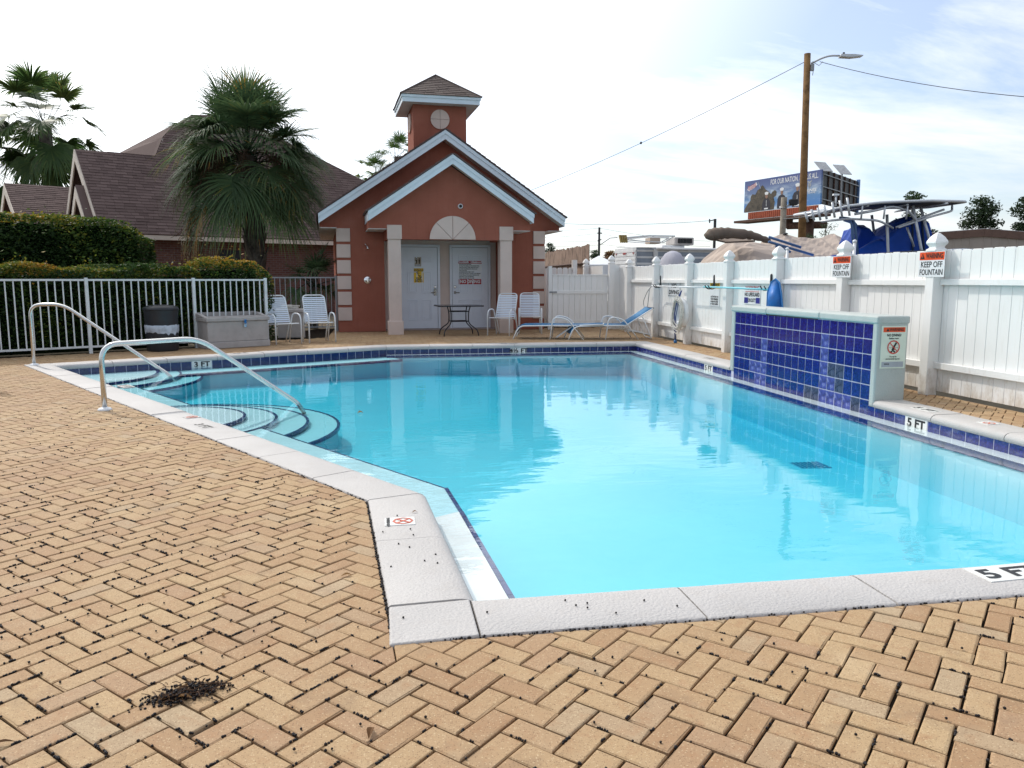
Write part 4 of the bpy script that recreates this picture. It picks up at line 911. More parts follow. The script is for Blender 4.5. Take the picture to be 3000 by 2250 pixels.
m = MB(); m.tube([(0.03, 0.045, 0), (0.005, 0.0, 0), (-0.012, -0.03, 0)], 0.010, 6, flat=0.1); m.tube([(-0.012, -0.03, 0), (0.02, -0.05, 0)], 0.007, 6, flat=0.1); m.tube([(-0.012, -0.03, 0), (0.012, -0.022, 0)], 0.006, 6, flat=0.1); m.disc((-0.022, -0.047, 0.0015), 0.011, 10); m.tube([(-0.05, -0.005, 0), (0.05, -0.005, 0)], 0.0014, 4, flat=0.2); put(o, m, M, 0.0062, 'ink', 'diver_figure')
m = MB(); m.ring((0, 0, 0), 0.057, 0.068, 32); r = 0.06; m.add([(-r * .74, r * .64, 0), (-r * .64, r * .74, 0), (r * .74, -r * .64, 0), (r * .64, -r * .74, 0)], [(3, 2, 1, 0)]); put(o, m, M, 0.0082, 'red_print', 'prohibition_ring')
put(o, tx('You can be', 0.022, 0, -0.095, 0.0006, fit=0.08), M, 0.0062, 'ink'); put(o, tx('permanently injured.', 0.022, 0, -0.117, 0.0006, fit=0.155), M, 0.0062, 'ink')
put(o, rect(-0.12, 0.12, -0.2, -0.145), M, 0.0048, 'sign_grey', 'footer_band'); put(o, tx('RESCUE', 0.02, -0.065, -0.17, 0.0006, fit=0.055), M, 0.0062, 'ink')

# ------------------------------------------------------------------ hand rails
def handrail(label, B, ang, prof, foot):
    e = Vector((math.cos(R(ang)), math.sin(R(ang)), 0)); B = Vector(B); th = thing('handrail', label, 'handrail', B, 0, 'pool hand rails')
    f = lambda s, z: B + e * s + Vector((0, 0, z))
    pts = rounded([f(s, z) for s, z in prof], 0.16, 7); m = MB(); m.tube(pts, 0.0235, 14); part('rail_tube', m, 'stainless', th, smooth=True)
    m = MB(); m.lathe(f(0, 0.0), [(0.063, -0.006), (0.063, 0.006), (0.05, 0.018), (0.028, 0.022), (0.024, 0.03)], 24); part('escutcheon', m, 'sign_white', th, smooth=True)
    m = MB(); m.lathe(f(*foot), [(0.05, 0), (0.05, 0.006), (0.026, 0.012)], 18); part('foot_plate', m, 'sign_white', th)
handrail('near stainless hand rail standing on the brick paving by the round steps', (-2.558, 7.748, -0.004), 32.5, [(0, 0), (0, 0.61), (0.90, 0.625), (1.95, -0.145), (2.02, -0.27)], (2.02, -0.285))
handrail('far stainless hand rail standing on the corner coping stone', (-4.867, 12.03, 0.0), -8, [(0, 0), (0.0, 0.85), (0.46, 0.86), (1.88, -0.14), (1.95, -0.24)], (1.95, -0.246))

# ------------------------------------------------------------------ foliage helpers
def leaf_mesh(name, P_, size, rnd, mat, flat=0.45, up=0.0, aspect=0.5, nrm=None):
    """many single leaves: one folded diamond each"""
    n_ = len(P_); d = rng.normal(size=(n_, 3)); d[:, 2] = d[:, 2] * flat + up; d /= np.linalg.norm(d, axis=1)[:, None]
    q = rng.normal(size=(n_, 3)); s = np.cross(d, q); s /= np.linalg.norm(s, axis=1)[:, None]; nn = np.cross(d, s)
    L = size * rng.uniform(0.6, 1.35, n_)[:, None]
    v0 = P_ - d * L * 0.5; v2 = P_ + d * L * 0.5; v1 = P_ + s * L * aspect * 0.5 + nn * L * 0.07; v3 = P_ - s * L * aspect * 0.5 + nn * L * 0.07
    V = np.stack([v0, v1, v2, v3], 1).reshape(-1, 3); me = bpy.data.meshes.new(name)
    me.vertices.add(4 * n_); me.vertices.foreach_set('co', V.astype(np.float32).ravel()); me.loops.add(4 * n_); me.loops.foreach_set('vertex_index', np.arange(4 * n_, dtype=np.int32))
    me.polygons.add(n_); me.polygons.foreach_set('loop_start', np.arange(0, 4 * n_, 4, dtype=np.int32)); me.polygons.foreach_set('loop_total', np.full(n_, 4, dtype=np.int32))
    at = me.attributes.new('rnd', 'FLOAT', 'FACE'); at.data.foreach_set('value', np.clip(rnd, 0, 1).astype(np.float32)); me.materials.append(MATS[mat]); me.update(calc_edges=True); me.validate(); return me
def wob(x, y, z): return np.sin(x * 2.1 + 0.3) * np.cos(y * 1.7 + z) + 0.6 * np.sin(x * 5.3 + y * 4.1) + 0.5 * np.sin(z * 4.7 + x * 3.3) + 0.35 * np.sin(x * 11 + z * 9 + y * 7)
def hedge(name, label, A, e, L, depth, H, nfront, ntop, size, group=None, round_end=0.3, yellow=1.0, cat='hedge'):
    """clipped hedge: box of leaves starting at A, running L along e, depth behind"""
    A = Vector(A); e = Vector(e); nn = Vector((-e.y, e.x, 0)); th = thing(name, label, cat, A, 0, group)
    def tw(l, d, z): return np.stack([e.x * l + nn.x * d, e.y * l + nn.y * d, z], 1)
    def hmax(l): 
        k = np.clip((L - l) / max(round_end, 1e-3), 0, 1); return H * (0.72 + 0.28 * np.sqrt(1 - (1 - k) ** 2)) + 0.018 * wob(l, l * 0.5, 0 * l)
    # front, top, right end
    l = rng.uniform(0, L, nfront); hm = hmax(l); z = hm * rng.uniform(0.02, 1, nfront) ** 0.8; d = 0.05 + 0.05 * wob(l, z, z) + rng.exponential(0.06, nfront) + 0.25 * np.clip(z / hm - 0.75, 0, 1) ** 2 * 4 * 0.3
    r = 0.30 + 0.13 * wob(l * 0.7, z, l) + rng.normal(0, 0.13, nfront) + 0.28 * np.clip((z / hm - 0.8) / 0.2, 0, 1)
    P1 = tw(l, d, z); r1 = np.clip(r, 0.0, 0.72 + 0.2 * yellow * (z > hm * 0.9))
    l = rng.uniform(0, L, ntop); hm = hmax(l); d = rng.uniform(0.03, depth, ntop); z = hm + 0.035 * wob(l * 1.3, d * 1.5, d) - rng.exponential(0.035, ntop) + 0.02
    sprig = rng.random(ntop) < 0.03; z = z + sprig * rng.exponential(0.07, ntop)
    r2 = 0.64 + yellow * 0.18 * wob(l * 0.45, d * 0.3, l * 0.2) + rng.normal(0, 0.12, ntop); P2 = tw(l, d, z)
    ne = nfront // 5; d = rng.uniform(0, depth, ne); z = H * 0.85 * rng.uniform(0, 1, ne); l = L - 0.04 - rng.exponential(0.05, ne) + 0.05 * wob(d, z, z); P3 = tw(l, d, z); r3 = 0.3 + rng.normal(0, 0.14, ne)
    Pn = np.concatenate([P1, P2, P3]); rn = np.concatenate([r1, np.clip(r2, 0.35, 1), r3])
    obj('foliage', leaf_mesh('foliage', Pn, size, rn, 'hedge_leaf'), th)
    m = MB(); M = plane_M((0, 0, 0), e, nn); m.box(0, L - 0.28, 0.26, depth - 0.1, 0, H - 0.14, M); part('dark_core', m, 'hedge_core', th, local=True)  # solid near-black box; its colour stands in for shade inside the hedge
    return th
hb = fS + fn * 0.10
hedge('hedge', 'low clipped hedge with yellow new growth behind the white metal fence', hb - fe * 3.6, fe, 5.55, 0.95, 1.40, 17000, 12000, 0.062, 'clipped hedges', 0.2)
hedge('hedge', 'rounded green shrub rising at the end of the low hedge', hb + fe * 1.9, fe, 1.35, 1.0, 1.52, 4200, 2600, 0.058, 'clipped hedges', 0.55, 0.75, 'shrub')
he = Vector((math.cos(R(30)), math.sin(R(30)), 0)); hr = site(-7.42, 16.5)
hedge('hedge', 'tall dense hedge standing between low hedge and the brick house', hr - he * 8.0, he, 8.0, 1.7, 2.42, 22000, 9000, 0.075, 'clipped hedges', 1.3, 0.8)

# ------------------------------------------------------------------ palms
def frond(base, az, el, Lp, Rl, nl, droop, sag, mat_rnd, span=118, width=0.032, tilt=0.55):
    """fan leaf: arching stalk and a folded fan of drooping leaflets; returns (stalk MB, leaf MB)"""
    base = Vector(base); t = Vector((math.cos(az) * math.cos(el), math.sin(az) * math.cos(el), math.sin(el))); pts = []
    for k in range(6):
        f = k / 5; pts.append(base + t * (Lp * f) + Vector((0, 0, -sag * Lp * f * f)))
    st = MB(); st.tube(pts, [0.026 - 0.014 * k / 5 for k in range(6)], 5, flat=0.6)
    tip = pts[-1]; t = (pts[-1] - pts[-2]).normalized(); t = (t + Vector((0, 0, -1)) * (tilt * (1 - 0.75 * max(0.0, t.z)))).normalized(); s = t.cross(Vector((0, 0, 1))); s = s.normalized() if s.length > 1e-3 else Vector((1, 0, 0)); nr = s.cross(t).normalized()
    lf = MB(); g = Vector((0, 0, -1))
    for i in range(nl):
        ph = R(-span + 2 * span * (i + 0.5) / nl + random.gauss(0, 1.3)); d = (t * math.cos(ph) + s * math.sin(ph) + nr * (0.32 * abs(math.sin(ph)))).normalized()
        Ln = Rl * (0.72 + 0.28 * math.cos(ph * 0.75)) * random.uniform(0.86, 1.08); w = d.cross(nr).normalized(); dr = droop * random.uniform(0.6, 1.45)
        o = len(lf.v); fr = (0.0, 0.22, 0.45, 0.66, 0.84, 1.0); wd = (0.35, 0.9, 1.0, 0.72, 0.42, 0.03)
        bend = random.uniform(0.55, 0.8)
        for f, ww in zip(fr, wd):
            fl = max(0.0, f - 0.35); p = tip + d * (Ln * (f - 0.25 * dr * fl * fl)) + g * (dr * Ln * (0.18 * f * f + 0.95 * fl * fl)); h = w * (width * ww * 0.5)
            lf.v += [tuple(p - h), tuple(p + h)]
        for k in range(5): lf.f.append((o + 2 * k, o + 2 * k + 1, o + 2 * k + 3, o + 2 * k + 2)); lf.a.append(min(1.0, max(0.0, mat_rnd + random.gauss(0, 0.10) + (0.12 if k == 4 else 0))))
    return st, lf
def palm(name, label, loc, trunk, crown_z, Rl, Lp, fr_list, mat, nl, trunk_r, boots=0, cat='palm tree', group=None, dead=0, width=0.032, lean=(0, 0)):
    loc = Vector(loc); th = thing(name, label, cat, loc, 0, group); top = loc + Vector((lean[0], lean[1], crown_z))
    pts = [loc + Vector((lean[0] * k * k / 64, lean[1] * k * k / 64, crown_z * k / 8)) for k in range(9)]
    m = MB(); m.tube(pts, [trunk_r * (1.15 - 0.02 * k + 0.06 * math.sin(k * 2.3)) for k in range(9)], 14); part('trunk', m, 'palm_bark', th, smooth=True)
    if boots:
        m = MB(); n_ = 0
        for k in range(boots):
            z = crown_z * (0.30 + 0.68 * k / boots); an = k * 2.39996; f = z / crown_z; c = loc + Vector((lean[0] * f * f, lean[1] * f * f, z)); d = Vector((math.cos(an), math.sin(an), 0)); w = Vector((-d.y, d.x, 0))
            r0 = trunk_r * 0.92; q = []
            for zz_, rr_, ww_ in ((-0.22, r0 * 0.98, 0.05), (0.02, r0 * 1.18, 0.075), (0.24, r0 * 1.5 + random.uniform(0, .05), 0.05)):
                for sg in (-1, 1):
                    q += [c + d * rr_ + w * (sg * ww_) + Vector((0, 0, zz_)), c + d * (rr_ + 0.03) + w * (sg * ww_ * 0.8) + Vector((0, 0, zz_))]
            m.add(q, [(0, 1, 5, 4), (2, 6, 7, 3), (1, 3, 7, 5), (0, 4, 6, 2), (4, 5, 9, 8), (6, 10, 11, 7), (5, 7, 11, 9), (4, 8, 10, 6), (8, 9, 11, 10)])
        o_ = part('leaf_bases', m, 'palm_bark', th); o_['kind'] = 'stuff'
    for az, el, lp, rl, dr, sg, tint in fr_list:
        st, lf = frond(top + Vector((random.gauss(0, .08), random.gauss(0, .08), random.gauss(0, .12) - 0.1)), az, el, Lp * lp, Rl * rl, nl, dr, sg, tint, width=width)
        o_ = part('frond', lf, mat, th); part('stalk', st, mat, o_)
    return th, top
random.seed(21)
def fronds(n_, lo, hi, base_tint, spread=1.0):
    out = []
    for k in range(n_):
        f = (k + 0.5) / n_; el = R(hi + (lo - hi) * f ** 0.9 + random.gauss(0, 11)); az = k * 2.39996 + random.gauss(0, 0.25)
        low = max(0, f - 0.55) / 0.45; out.append((az, el, random.uniform(0.85, 1.1), random.uniform(0.88, 1.08), 0.26 + 0.46 * f * random.uniform(0.7, 1.3), 0.03 + 0.17 * f, base_tint + random.gauss(0, 0.08) + (0.1 if low > 0.7 and random.random() < 0.35 else 0)))
    return out
sab = site(-6.45, 20.0)
pt, top = palm('sabal_palm', 'big shaggy fan palm with dark drooping fronds before the brick house', sab, None, 4.25, 1.25, 1.22, fronds(86, -30, 88, 0.60), 'palm_leaf', 54, 0.20, boots=44, lean=(-0.12, 0.05), width=0.029)
# brown flower stalks hanging in and under the crown
for az, ln, drop in ((3.4, 1.75, 1.5), (3.9, 1.4, 1.2), (5.6, 1.5, 1.2), (0.1, 1.6, 1.3), (0.6, 1.2, 1.1), (4.7, 1.0, 1.3), (2.8, 1.4, 1.0)):
    d = Vector((math.cos(az), math.sin(az), 0)); m = MB(); pts = [top + d * (ln * f) + Vector((0, 0, 0.35 * math.sin(f * 2.2) - drop * f ** 2.2)) for f in (0, .2, .4, .6, .8, 1)]
    m.tube(pts, [0.02, 0.018, 0.015, 0.012, 0.009, 0.005], 5)
    for k in range(70):
        f = random.uniform(0.35, 1); i = min(4, int(f * 5)); p = pts[i].lerp(pts[i + 1], f * 5 - i); q = Vector((random.gauss(0, .16), random.gauss(0, .16), -abs(random.gauss(0.12, 0.16)))); r_ = p + q; m.tube([p, p + q * 0.5 + Vector((0, 0, 0.03)), r_, r_ + Vector((random.gauss(0, .05), random.gauss(0, .05), -random.uniform(0.05, .2)))], [0.006, 0.005, 0.004, 0.002], 3, caps=False)
    part('flower_stalk', m, 'twig', pt)
for k in range(2):
    az = (3.3, 3.75)[k]; st, lf = frond(top + Vector((0, 0, -0.2)), az, R(-25), 1.35, 1.0, 40, 1.3, 0.45, 0.93, width=0.03); o_ = part('frond', lf, 'palm_leaf', pt, label='yellowing dead frond'); part('stalk', st, 'twig', o_)
# hanging dry vine under the left side
pv = site(-7.95, 19.7); m = MB(); random.seed(5)
for k in range(520):
    z = random.uniform(0.95, 2.9); w_ = 0.16 + 0.10 * math.sin((z - 0.9) * 2.2); p = pv + Vector((random.gauss(0, w_ * .8), random.gauss(0, w_ * 0.6), z)); q = p + Vector((random.gauss(0, .09), random.gauss(0, .09), random.gauss(-.07, .1))); m.tube([p, (p + q) / 2 + Vector((random.gauss(0, .02), 0, 0)), q], 0.0065, 3, caps=False)
vn = thing('dry_vine', 'dry brown vine tangle hanging left of the palm trunk', 'vine', pv); part('tangle', m, 'dry_leaf', vn)['kind'] = 'stuff'; m = MB(); m.tube([pv + Vector((0, 0, -0.05)), pv + Vector((0.03, 0, 1.2)), pv + Vector((-0.02, 0.02, 2.4)), pv + Vector((0.5, 0.3, 3.4))], [0.02, 0.016, 0.012, 0.01], 5); part('stem', m, 'twig', vn)
random.seed(33)
W1 = site(-23.1, 40.0)
palm('fan_palm', 'tall green fan palm rising behind the left gables', W1, None, 8.8, 1.5, 1.9, fronds(32, -74, 84, 0.55), 'palm_leaf_bright', 52, 0.30, cat='palm tree', group='tall fan palms', width=0.085)
palm('fan_palm', 'fan palm cut off by the left edge of the view', site(-26.5, 40.5), None, 6.9, 1.45, 1.8, fronds(30, -72, 80, 0.5), 'palm_leaf_bright', 48, 0.32, group='tall fan palms', width=0.085)
palm('fan_palm', 'small distant palm top left behind pool house roof', site(-9.9, 58), None, 8.6, 1.1, 1.3, fronds(18, -40, 80, 0.6), 'palm_leaf_bright', 24, 0.25, group='tall fan palms', width=0.06)
palm('fan_palm', 'distant palm head just beside the cupola tower', site(-8.25, 58), None, 10.0, 1.1, 1.3, fronds(18, -40, 80, 0.6), 'palm_leaf_bright', 24, 0.25, group='tall fan palms', width=0.06)
pp = BM @ Vector((-3.05, 2.6, 0)); palm('palmetto', 'small spiky palmetto beside the pool house wall', pp, None, 1.25, 0.6, 0.55, fronds(16, -25, 80, 0.42), 'palm_leaf', 20, 0.09, cat='plant', width=0.03)
m = MB(); 

# ------------------------------------------------------------------ brick house with steep brown roofs
HE = Vector((-7.0, 26.62, 0)); HH = thing('brick_house', 'brick house with steep brown shingle roofs and cream trimmed gables', 'house', HE, R(30))
def hp(name, mb, mat, par=HH, **k): return part(name, mb, mat, par, local=True, **k)
m = MB(); m.box(-1.2, 10.5, 0.45, 9.0, 0, 2.5); hp('wall', m, 'brick')
m = MB(); m.box(-1.45, 10.6, -0.03, -0.001, 2.46, 2.66); hp('eave_board', m, 'house_trim'); m = MB(); m.box(-1.45, 10.6, 0.0, 0.448, 2.47, 2.49); hp('soffit', m, 'house_trim')
s2 = math.sqrt(0.5)
def roof_plane(poly, o, ax, up, singles, thick=0.05, name='roof'):
    ax, up = Vector(ax).normalized(), Vector(up).normalized(); nr = ax.cross(up); o = Vector(o)
    m = MB(); m.slab([o + ax * x + up * y for x, y in poly], -nr * thick); rf = hp(name, m, 'shingle'); shingle_field(poly, o, ax, up, 0.30, 0.142, 'shingle', rf, singles)
    return rf
o0 = Vector((0, -0.05, 2.62)); up = Vector((0, 1, 1)); k2 = math.sqrt(2)
roof_plane([(-1.5, 0), (10.6, 0), (9.9, 2.0 * k2), (8.92, 2.62 * k2), (0.98, 2.83 * k2), (-1.5, 2.80 * k2)], o0, (1, 0, 0), up, 300)
roof_plane([(0.98, 2.83 * k2), (8.92, 2.62 * k2), (7.32, 3.49 * k2), (4.7, 5.0 * k2), (2.9, 4.75 * k2), (2.14, 4.25 * k2), (1.5, 3.62 * k2)], o0, (1, 0, 0), up, 0)
# rear slope and the flared hip seen behind the ridge
m = MB(); m.slab([(-1.5, 2.80, 5.42), (0.98, 2.83, 5.44), (0.98, 5.7, 2.6), (-1.5, 5.7, 2.6)], (0, 0, -0.05)); hp('roof', m, 'shingle')
A_, B_, C_ = Vector((0.98, 2.84, 5.46)), Vector((2.14, 4.26, 6.90)), Vector((0.6, 6.6, 5.9)); 
m = MB(); m.slab([A_, Vector((1.5, 3.63, 6.27)), B_, Vector((1.7, 5.2, 6.55)), C_, Vector((-0.3, 5.6, 5.45))], (0, 0, -0.05)); m.f = m.f[:]; rh = hp('roof', m, 'shingle')
# gable ends: trim boards, recessed walls
def gable(x, yc, zt, hw, drop, rec, lab=None, slope_r=1.0):
    for sg in (-1, 1):
        q = [Vector((x, yc, zt)), Vector((x, yc + sg * hw, zt - drop)), Vector((x, yc + sg * hw, zt - drop - 0.30)), Vector((x, yc, zt - 0.36))]
        m = MB(); m.slab(q if sg > 0 else q[::-1], (-0.04, 0, 0)); hp('rake_board', m, 'house_trim')
    m = MB(); m.slab([(x + rec, yc - hw, zt - drop), (x + rec, yc, zt - 0.05), (x + rec, yc + hw, zt - drop), (x + rec, yc + hw, zt - drop - 1.2), (x + rec, yc - hw, zt - drop - 1.2)], (0.06, 0, 0)); hp('gable_wall', m, 'house_stucco')
gable(-1.5, 2.80, 5.42, 2.75, 2.75, 0.7); gable(-1.75, 1.75, 4.12, 1.30, 1.30, 0.35)
for sg in (-1, 1):
    m = MB(); q = [Vector((-1.77, 1.75, 4.14)), Vector((-0.2, 1.75, 4.14)), Vector((-0.2, 1.75 + sg * 1.33, 2.81)), Vector((-1.77, 1.75 + sg * 1.33, 2.81))]; m.slab(q if sg < 0 else q[::-1], (0, 0, 0.04)); hp('roof', m, 'shingle')
# wing on the far left
gable(-3.05, 6.6, 4.55, 2.4, 1.5, 0.6)
for sg in (-1, 1):
    o_ = Vector((-3.07, 6.6 + sg * 2.5, 2.98)); L = math.hypot(2.5, 1.6); upv = Vector((0, -sg * 2.5, 1.6))
    ax = (1, 0, 0) if sg < 0 else (-1, 0, 0)
    if sg > 0: o_ = o_ + Vector((4.6, 0, 0))
    roof_plane([(0, 0), (4.6, 0), (4.6, L), (0, L)], o_, ax, upv, 0)
m = MB(); m.box(-2.4, 3.0, 4.4, 8.8, 0, 3.0); hp('wing_wall', m, 'brick')
m = MB(); m.slab([(-1.55, 3.0, 2.75), (-1.55, 5.2, 3.3), (-1.55, 5.2, 3.05), (-1.55, 3.0, 2.5)], (-0.05, 0, 0)); hp('eave_board', m, 'house_trim')
m = MB(); m.box(2.2, 2.9, 0.40, 0.449, 1.0, 2.2); hp('window', m, 'dark_gap')

# ------------------------------------------------------------------ poolside furniture
random.seed(11)
def strap_chair(label, loc, rot):
    th = thing('strap_chair', label, 'chair', loc, rot, 'white strap patio chairs'); k = dict(local=True)
    for s in (-1, 1):
        m = MB(); m.tube(rounded([(s * .255, -.255, 0), (s * .255, -.25, .56), (s * .252, .12, .575), (s * .25, .27, 0)], 0.15, 6), 0.0135, 8, flat=1.0); part('arm_leg_frame', m, 'chair_frame', th, smooth=True, **k)
    m = MB(); m.tube(rounded([(-.225, .20, .36), (-.225, -.24, .385), (.225, -.24, .385), (.225, .20, .36)], 0.05, 4), 0.012, 8); part('seat_frame', m, 'chair_frame', th, smooth=True, **k)
    m = MB(); m.tube(rounded([(-.225, .14, .34), (-.215, .36, .905), (.215, .36, .905), (.225, .14, .34)], 0.09, 6), 0.0125, 8); part('back_frame', m, 'chair_frame', th, smooth=True, **k)
    for s in (-1, 1): m = MB(); m.tube([(s * .225, .2, .36), (s * .235, .40, 0)], 0.012, 8); part('rear_leg', m, 'chair_frame', th, smooth=True, **k)
    b = None
    for i in range(13):
        f = 0.12 + 0.79 * i / 12; y = .14 + .22 * f; z = .34 + .565 * f
        if b is None: m = MB(); m.box(-.232, .232, -.004, .004, -.0135, .0135); b = part('strap', m, 'strap', th, **k)
        o = b if i == 0 else obj('strap', b.data, th); o.location = (0, y - .006, z); o.rotation_euler = (R(-21), 0, 0); o.scale = (1 - .04 * f, 1, 1)
    for i in range(9): o = obj('strap', b.data, th); o.location = (0, -.215 + .045 * i, .387 - .003 * i); o.rotation_euler = (R(90), 0, 0)
    return th
c1 = strap_chair('white strap chair next to the grey storage box', (-1.84, 15.48, -.006), R(31))
clone(c1, (-1.19, 15.76, -.006), R(19), 'white strap chair nearest the corner of the pool house')
clone(c1, (2.66, 17.06, -.006), R(-30), 'white strap chair right beside the black table')
clone(c1, (3.36, 17.50, -.006), R(-9), 'white strap chair next to the white gate')
clone(c1, (-4.75, 9.60, -.006), R(-60), 'white strap chair almost wholly cut off by the left edge of the view')
def chaise(label, loc, rot, back):
    th = thing('chaise_lounge', label, 'lounger', loc, rot, 'blue sling chaise lounges'); k = dict(local=True); W2 = 0.29; hx, hz = 1.16, .285
    bx, bz = hx + .66 * math.cos(R(back)), hz + .66 * math.sin(R(back))
    for s in (-1, 1):
        m = MB(); m.tube(rounded([(-.02, s * W2, 0), (.10, s * W2, .27), (.9, s * W2, .285), (hx + .04, s * W2, hz)], 0.12, 6), 0.0135, 8); part('side_rail', m, 'chair_frame', th, smooth=True, **k)
        m = MB(); m.tube(rounded([(.74, s * (W2 + .03), 0), (.80, s * (W2 + .03), .47), (1.10, s * (W2 + .03), .42), (1.42, s * (W2 + .03), 0)], 0.13, 6), 0.0125, 8); part('arm_leg', m, 'chair_frame', th, smooth=True, **k)
        m = MB(); m.tube([(hx, s * W2, hz), (bx, s * W2, bz)], 0.013, 8); part('back_rail', m, 'chair_frame', th, smooth=True, **k)
    m = MB(); m.tube([(bx, -W2 - .01, bz), (bx, W2 + .01, bz)], 0.014, 8); part('head_bar', m, 'chair_frame' if back < 20 else 'black_metal', th, **k)
    if back > 20:
        m = MB(); m.tube(rounded([(bx - .22, -W2, bz - .17), (bx - .02, -W2, .02), (bx - .02, W2, .02), (bx - .22, W2, bz - .17)], .05, 4), 0.012, 8); part('prop_frame', m, 'chair_frame', th, **k)
        m = MB()
        for s in (-1, 1):
            m.tube([(hx + .05, s * (W2 - .03), .20), (bx - .06, s * (W2 - .03), .10)], 0.011, 6)
        part('ratchet_bar', m, 'chair_frame', th, **k)
    else:
        m = MB(); m.tube(rounded([(hx + .02, -W2 + .05, .26), (hx - .30, -W2 + .05, .03), (hx - .30, W2 - .05, .03), (hx + .02, W2 - .05, .26)], .05, 4), 0.011, 8); part('prop_frame', m, 'chair_frame', th, **k)
    def sling(pts, name):
        m = MB()
        for (x, z) in pts: m.v += [(x, -W2 + .008, z), (x, 0, z - .018), (x, W2 - .008, z)]
        for i in range(len(pts) - 1):
            for j in range(2): m.f.append((3 * i + j, 3 * i + 3 + j, 3 * i + 4 + j, 3 * i + 1 + j))
        o = part(name, m, 'sling_blue', th, smooth=True, **k); sm = o.modifiers.new('t', 'SOLIDIFY'); sm.thickness = .012; sm.offset = 0
    sling([(.03, .13), (.06, .21), (.10, .268), (.18, .292), (.4, .298), (.7, .296), (hx - .01, hz + .01)], 'seat_sling')
    sling([(hx + .01, hz + .012), ((hx + bx) / 2, (hz + bz) / 2 + .004), (bx - .01, bz + .01)], 'back_sling'); return th
chaise('flat blue sling chaise lounge in front of the strap chairs', (2.78, 16.08, -.006), R(-16), 2)
chaise('blue sling chaise lounge with raised back beside the white fence', (3.80, 15.72, -.006), R(-5), 32)
# black table
tb = thing('patio_table', 'black metal patio table with dark top in front of the doors', 'table', (1.70, 17.17, -.006), R(4)); k = dict(local=True)
m = MB(); q = [(-.50, -.34), (-.40, -.42), (.40, -.42), (.50, -.34), (.50, .34), (.40, .42), (-.40, .42), (-.50, .34)]; m.prism(q, .632, .66); part('table_top', m, 'black_metal', tb, bevel=.008, **k)
m = MB(); m.prism([(x * .94, y * .94) for x, y in q], .6605, .664); part('glass_pane', m, 'table_glass', tb, **k)
for sx in (-1, 1):
    for sy in (-1, 1): m = MB(); m.tube(rounded([(sx * .22, sy * .2, .63), (sx * .19, sy * .16, .50), (sx * .19, sy * .16, .27), (sx * .36, sy * .33, .12), (sx * .38, sy * .35, 0)], .08, 5), .0125, 8); part('leg', m, 'black_metal', tb, smooth=True, **k)
for z, e_ in ((.525, .19), (.31, .19)): 
    m = MB()
    for sy in (-.16, .16): m.tube([(-e_, sy, z), (e_, sy, z)], .012, 6)
    for sx in (-.19, .19): m.tube([(sx, -.16, z), (sx, .16, z)], .011, 6)
    part('brace', m, 'black_metal', tb, **k)
# trash can
tc_ = thing('trash_can', 'black plastic trash can with clear bag folded over its middle', 'trash can', (-3.70, 14.24, -.006)); c0 = Vector((-3.70, 14.24, -.006))
m = MB(); m.lathe(c0, [(.245, 0), (.255, .02), (.262, .36), (.262, .44), (.272, .66), (.28, .70), (.275, .725)], 28); part('body', m, 'black_plastic', tc_, smooth=True)
m = MB(); m.lathe(c0, [(.285, .69), (.288, .715), (.27, .745), (.20, .775), (.08, .785)], 28); part('lid', m, 'black_plastic', tc_, smooth=True)
m = MB(); prof = [(.263, .30), (.268, .335), (.272, .40), (.274, .428), (.270, .445)]; m.lathe(c0, prof, 40); m.v = [(x + random.gauss(0, .004), y + random.gauss(0, .004), z + (random.gauss(0, .016) if i < 40 else random.gauss(0, .006))) for i, (x, y, z) in enumerate(m.v)]; m.f = m.f[:-2]; part('bag_skirt', m, 'bag_film', tc_, smooth=True)
# storage box
sb = thing('storage_box', 'grey resin storage box with blue padlock by the metal fence', 'storage box', (-2.66, 14.90, -.006), R(33))
def sbp(n_, *a, mat='resin_grey', bv=.012): m = MB(); m.box(*a); part(n_, m, mat, sb, bevel=bv, local=True)
sbp('body', -.56, .56, -.28, .30, .115, .475); sbp('plinth', -.58, .58, -.30, .32, 0, .114); sbp('lid', -.585, .585, -.31, .325, .476, .545); sbp('lid_tray', -.50, .50, -.24, .235, .5455, .556, bv=.004)
sbp('lid_back_rim', -.585, .585, .24, .325, .546, .625, bv=.018)
for s in (-1, 1):
    m = MB(); q = [(-.28, .546), (.238, .546), (.238, .62), (.02, .60), (-.14, .565)]; yz = [(y, z) for y, z in q]; x0 = s * .585 - (.07 if s > 0 else 0); m.add([(x0, y, z) for y, z in yz] + [(x0 + .07, y, z) for y, z in yz], [tuple(range(4, -1, -1)), tuple(range(5, 10))] + [(i, (i + 1) % 5, 5 + (i + 1) % 5, 5 + i) for i in range(5)]); part('lid_side_rim', m, 'resin_grey', sb, bevel=.01, local=True)
m = MB(); m.box(.09, .13, -.335, -.3105, .43, .50); part('padlock', m, 'blue_plastic', sb, bevel=.006, local=True); m = MB(); m.box(.085, .135, -.325, -.3102, .36, .428); part('hasp', m, 'chrome', sb, bevel=.004, local=True)
for s in (-1, 1): m = MB(); m.ring((0, 0, 0), .13, .136, 20, None, 0, 90); m.xf(plane_M((.02 + s * .12, -.2815, .18 if s > 0 else .30), (-s, 0, 0), (0, 0, 1))); part('moulded_curve', m, 'resin_grey', sb, local=True)
